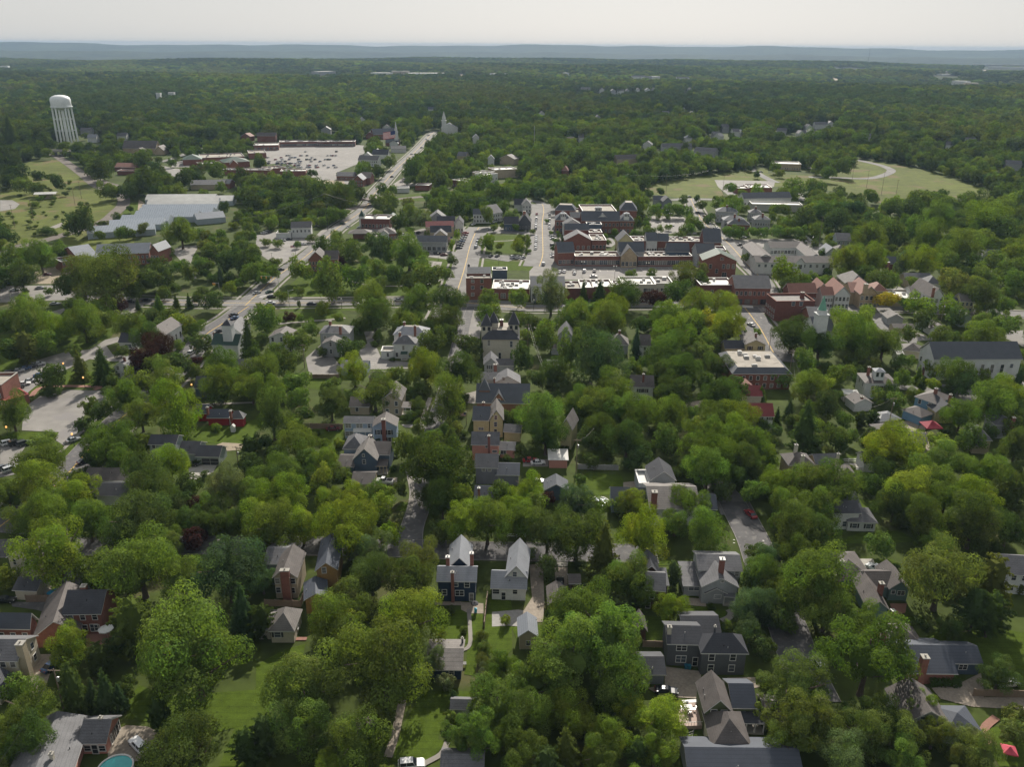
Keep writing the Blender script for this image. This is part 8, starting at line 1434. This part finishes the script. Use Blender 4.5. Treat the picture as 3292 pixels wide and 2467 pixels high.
# woodland: one object that instances the kinds on points
pts = []
for t in rest:
    kk = {'r': 'round', 'h': 'round', 't': 'tall', 'f': 'open', 'c': 'spruce', 'k': 'spruce', 'p': 'open', 's': 'round'}[t['k']]
    if t['px'] < 16 and kk != 'spruce': kk = 'low'+('tall' if kk == 'tall' else 'hull')
    pts.append((t['x'], t['y'], 0, t['w'], t['w']*t['a'], t['cl'], kk, t['c']))
for (x, y, w, kc) in fill:
    if y < 1100: continue
    pr, a, cl, nm = KIND[kc[0]]; r_ = math.hypot(x, y)
    kk = 'spruce' if kc[0] == 'c' else ('tall' if kc[0] == 't' else ('open' if kc[0] == 'f' else 'round'))
    if kc[0] == 'c': w = w*.5
    if r_ > 1300 and kk != 'spruce': kk = 'low'+('tall' if kk == 'tall' else 'hull')
    if r_ > 2700 and kk != 'spruce': kk = 'farhull'; a = .62
    hk = min(a*w, 22+rt_.uniform(-2, 2)+ (4 if kk == 'spruce' else 0)); 
    st = math.sin(x*.004+2)*math.cos(y*.0031)+.6*math.sin(x*.011+y*.004)+rt_.uniform(-.7, .7)
    col = kc[1] if r_ < 1300 else ('d' if st < -.55 else ('b' if st < -.1 else (kc[1] if st < .7 else 'o')))
    if rt_.random() < .12: w *= .6; hk *= .7
    pts.append((x, y, float(gz(np.array(x), np.array(y))), w, hk, w*cl*(1 if r_ < 2700 else .2), kk, col))
n = len(pts); print('woodland instances', n)
if n:
    me = bpy.data.meshes.new('woodland')
    me.vertices.add(n)
    hs = np.array([p[4] for p in pts]); 
    co = np.array([(p[0], p[1], p[2]+p[5]*.6+p[4]*.5) for p in pts], np.float32); me.vertices.foreach_set('co', co.ravel())
    a = me.attributes.new('sc', 'FLOAT_VECTOR', 'POINT'); a.data.foreach_set('vector', np.array([(p[3], p[3], p[4]) for p in pts], np.float32).ravel())
    a = me.attributes.new('rz', 'FLOAT', 'POINT'); a.data.foreach_set('value', np.array([rt_.uniform(0, 6.28) for p in pts], np.float32))
    a = me.attributes.new('ty', 'INT', 'POINT'); a.data.foreach_set('value', np.array([rt_.choice(IDX[p[6]]) for p in pts], np.int32))
    a = me.attributes.new('tcol', 'FLOAT_COLOR', 'POINT'); a.data.foreach_set('color', np.array([(*[v*(1.0+.28*math.sin(p[0]*.0033+1)*math.sin(p[1]*.0024+p[0]*.0011)) for v in vary(COLS[p[7]], .2)], 1) for p in pts], np.float32).ravel())
    wo = bpy.data.objects.new('woodland', me); COL.objects.link(wo)
    tag(wo, 'green mass of treetops spreading beyond the town to the ridge', 'woodland', kind='stuff')
    g = bpy.data.node_groups.new('woodland', 'GeometryNodeTree')
    g.interface.new_socket('Geometry', in_out='INPUT', socket_type='NodeSocketGeometry'); g.interface.new_socket('Geometry', in_out='OUTPUT', socket_type='NodeSocketGeometry')
    N = g.nodes.new; L = g.links.new
    gi = N('NodeGroupInput'); go = N('NodeGroupOutput'); ip = N('GeometryNodeInstanceOnPoints'); ci = N('GeometryNodeCollectionInfo')
    ci.inputs['Collection'].default_value = PC; ci.inputs['Separate Children'].default_value = True; ci.inputs['Reset Children'].default_value = True
    def na(nm, ty):
        q = N('GeometryNodeInputNamedAttribute'); q.data_type = ty; q.inputs['Name'].default_value = nm; return q
    L(gi.outputs[0], ip.inputs['Points']); L(ci.outputs[0], ip.inputs['Instance']); ip.inputs['Pick Instance'].default_value = True
    L(na('ty', 'INT').outputs[0], ip.inputs['Instance Index']); L(na('sc', 'FLOAT_VECTOR').outputs[0], ip.inputs['Scale'])
    cb = N('ShaderNodeCombineXYZ'); L(na('rz', 'FLOAT').outputs[0], cb.inputs[2])
    er = N('FunctionNodeEulerToRotation'); L(cb.outputs[0], er.inputs[0]); L(er.outputs[0], ip.inputs['Rotation'])
    L(ip.outputs[0], go.inputs[0])
    md = wo.modifiers.new('woodland', 'NODES'); md.node_group = g
print('objects', len(COL.objects))
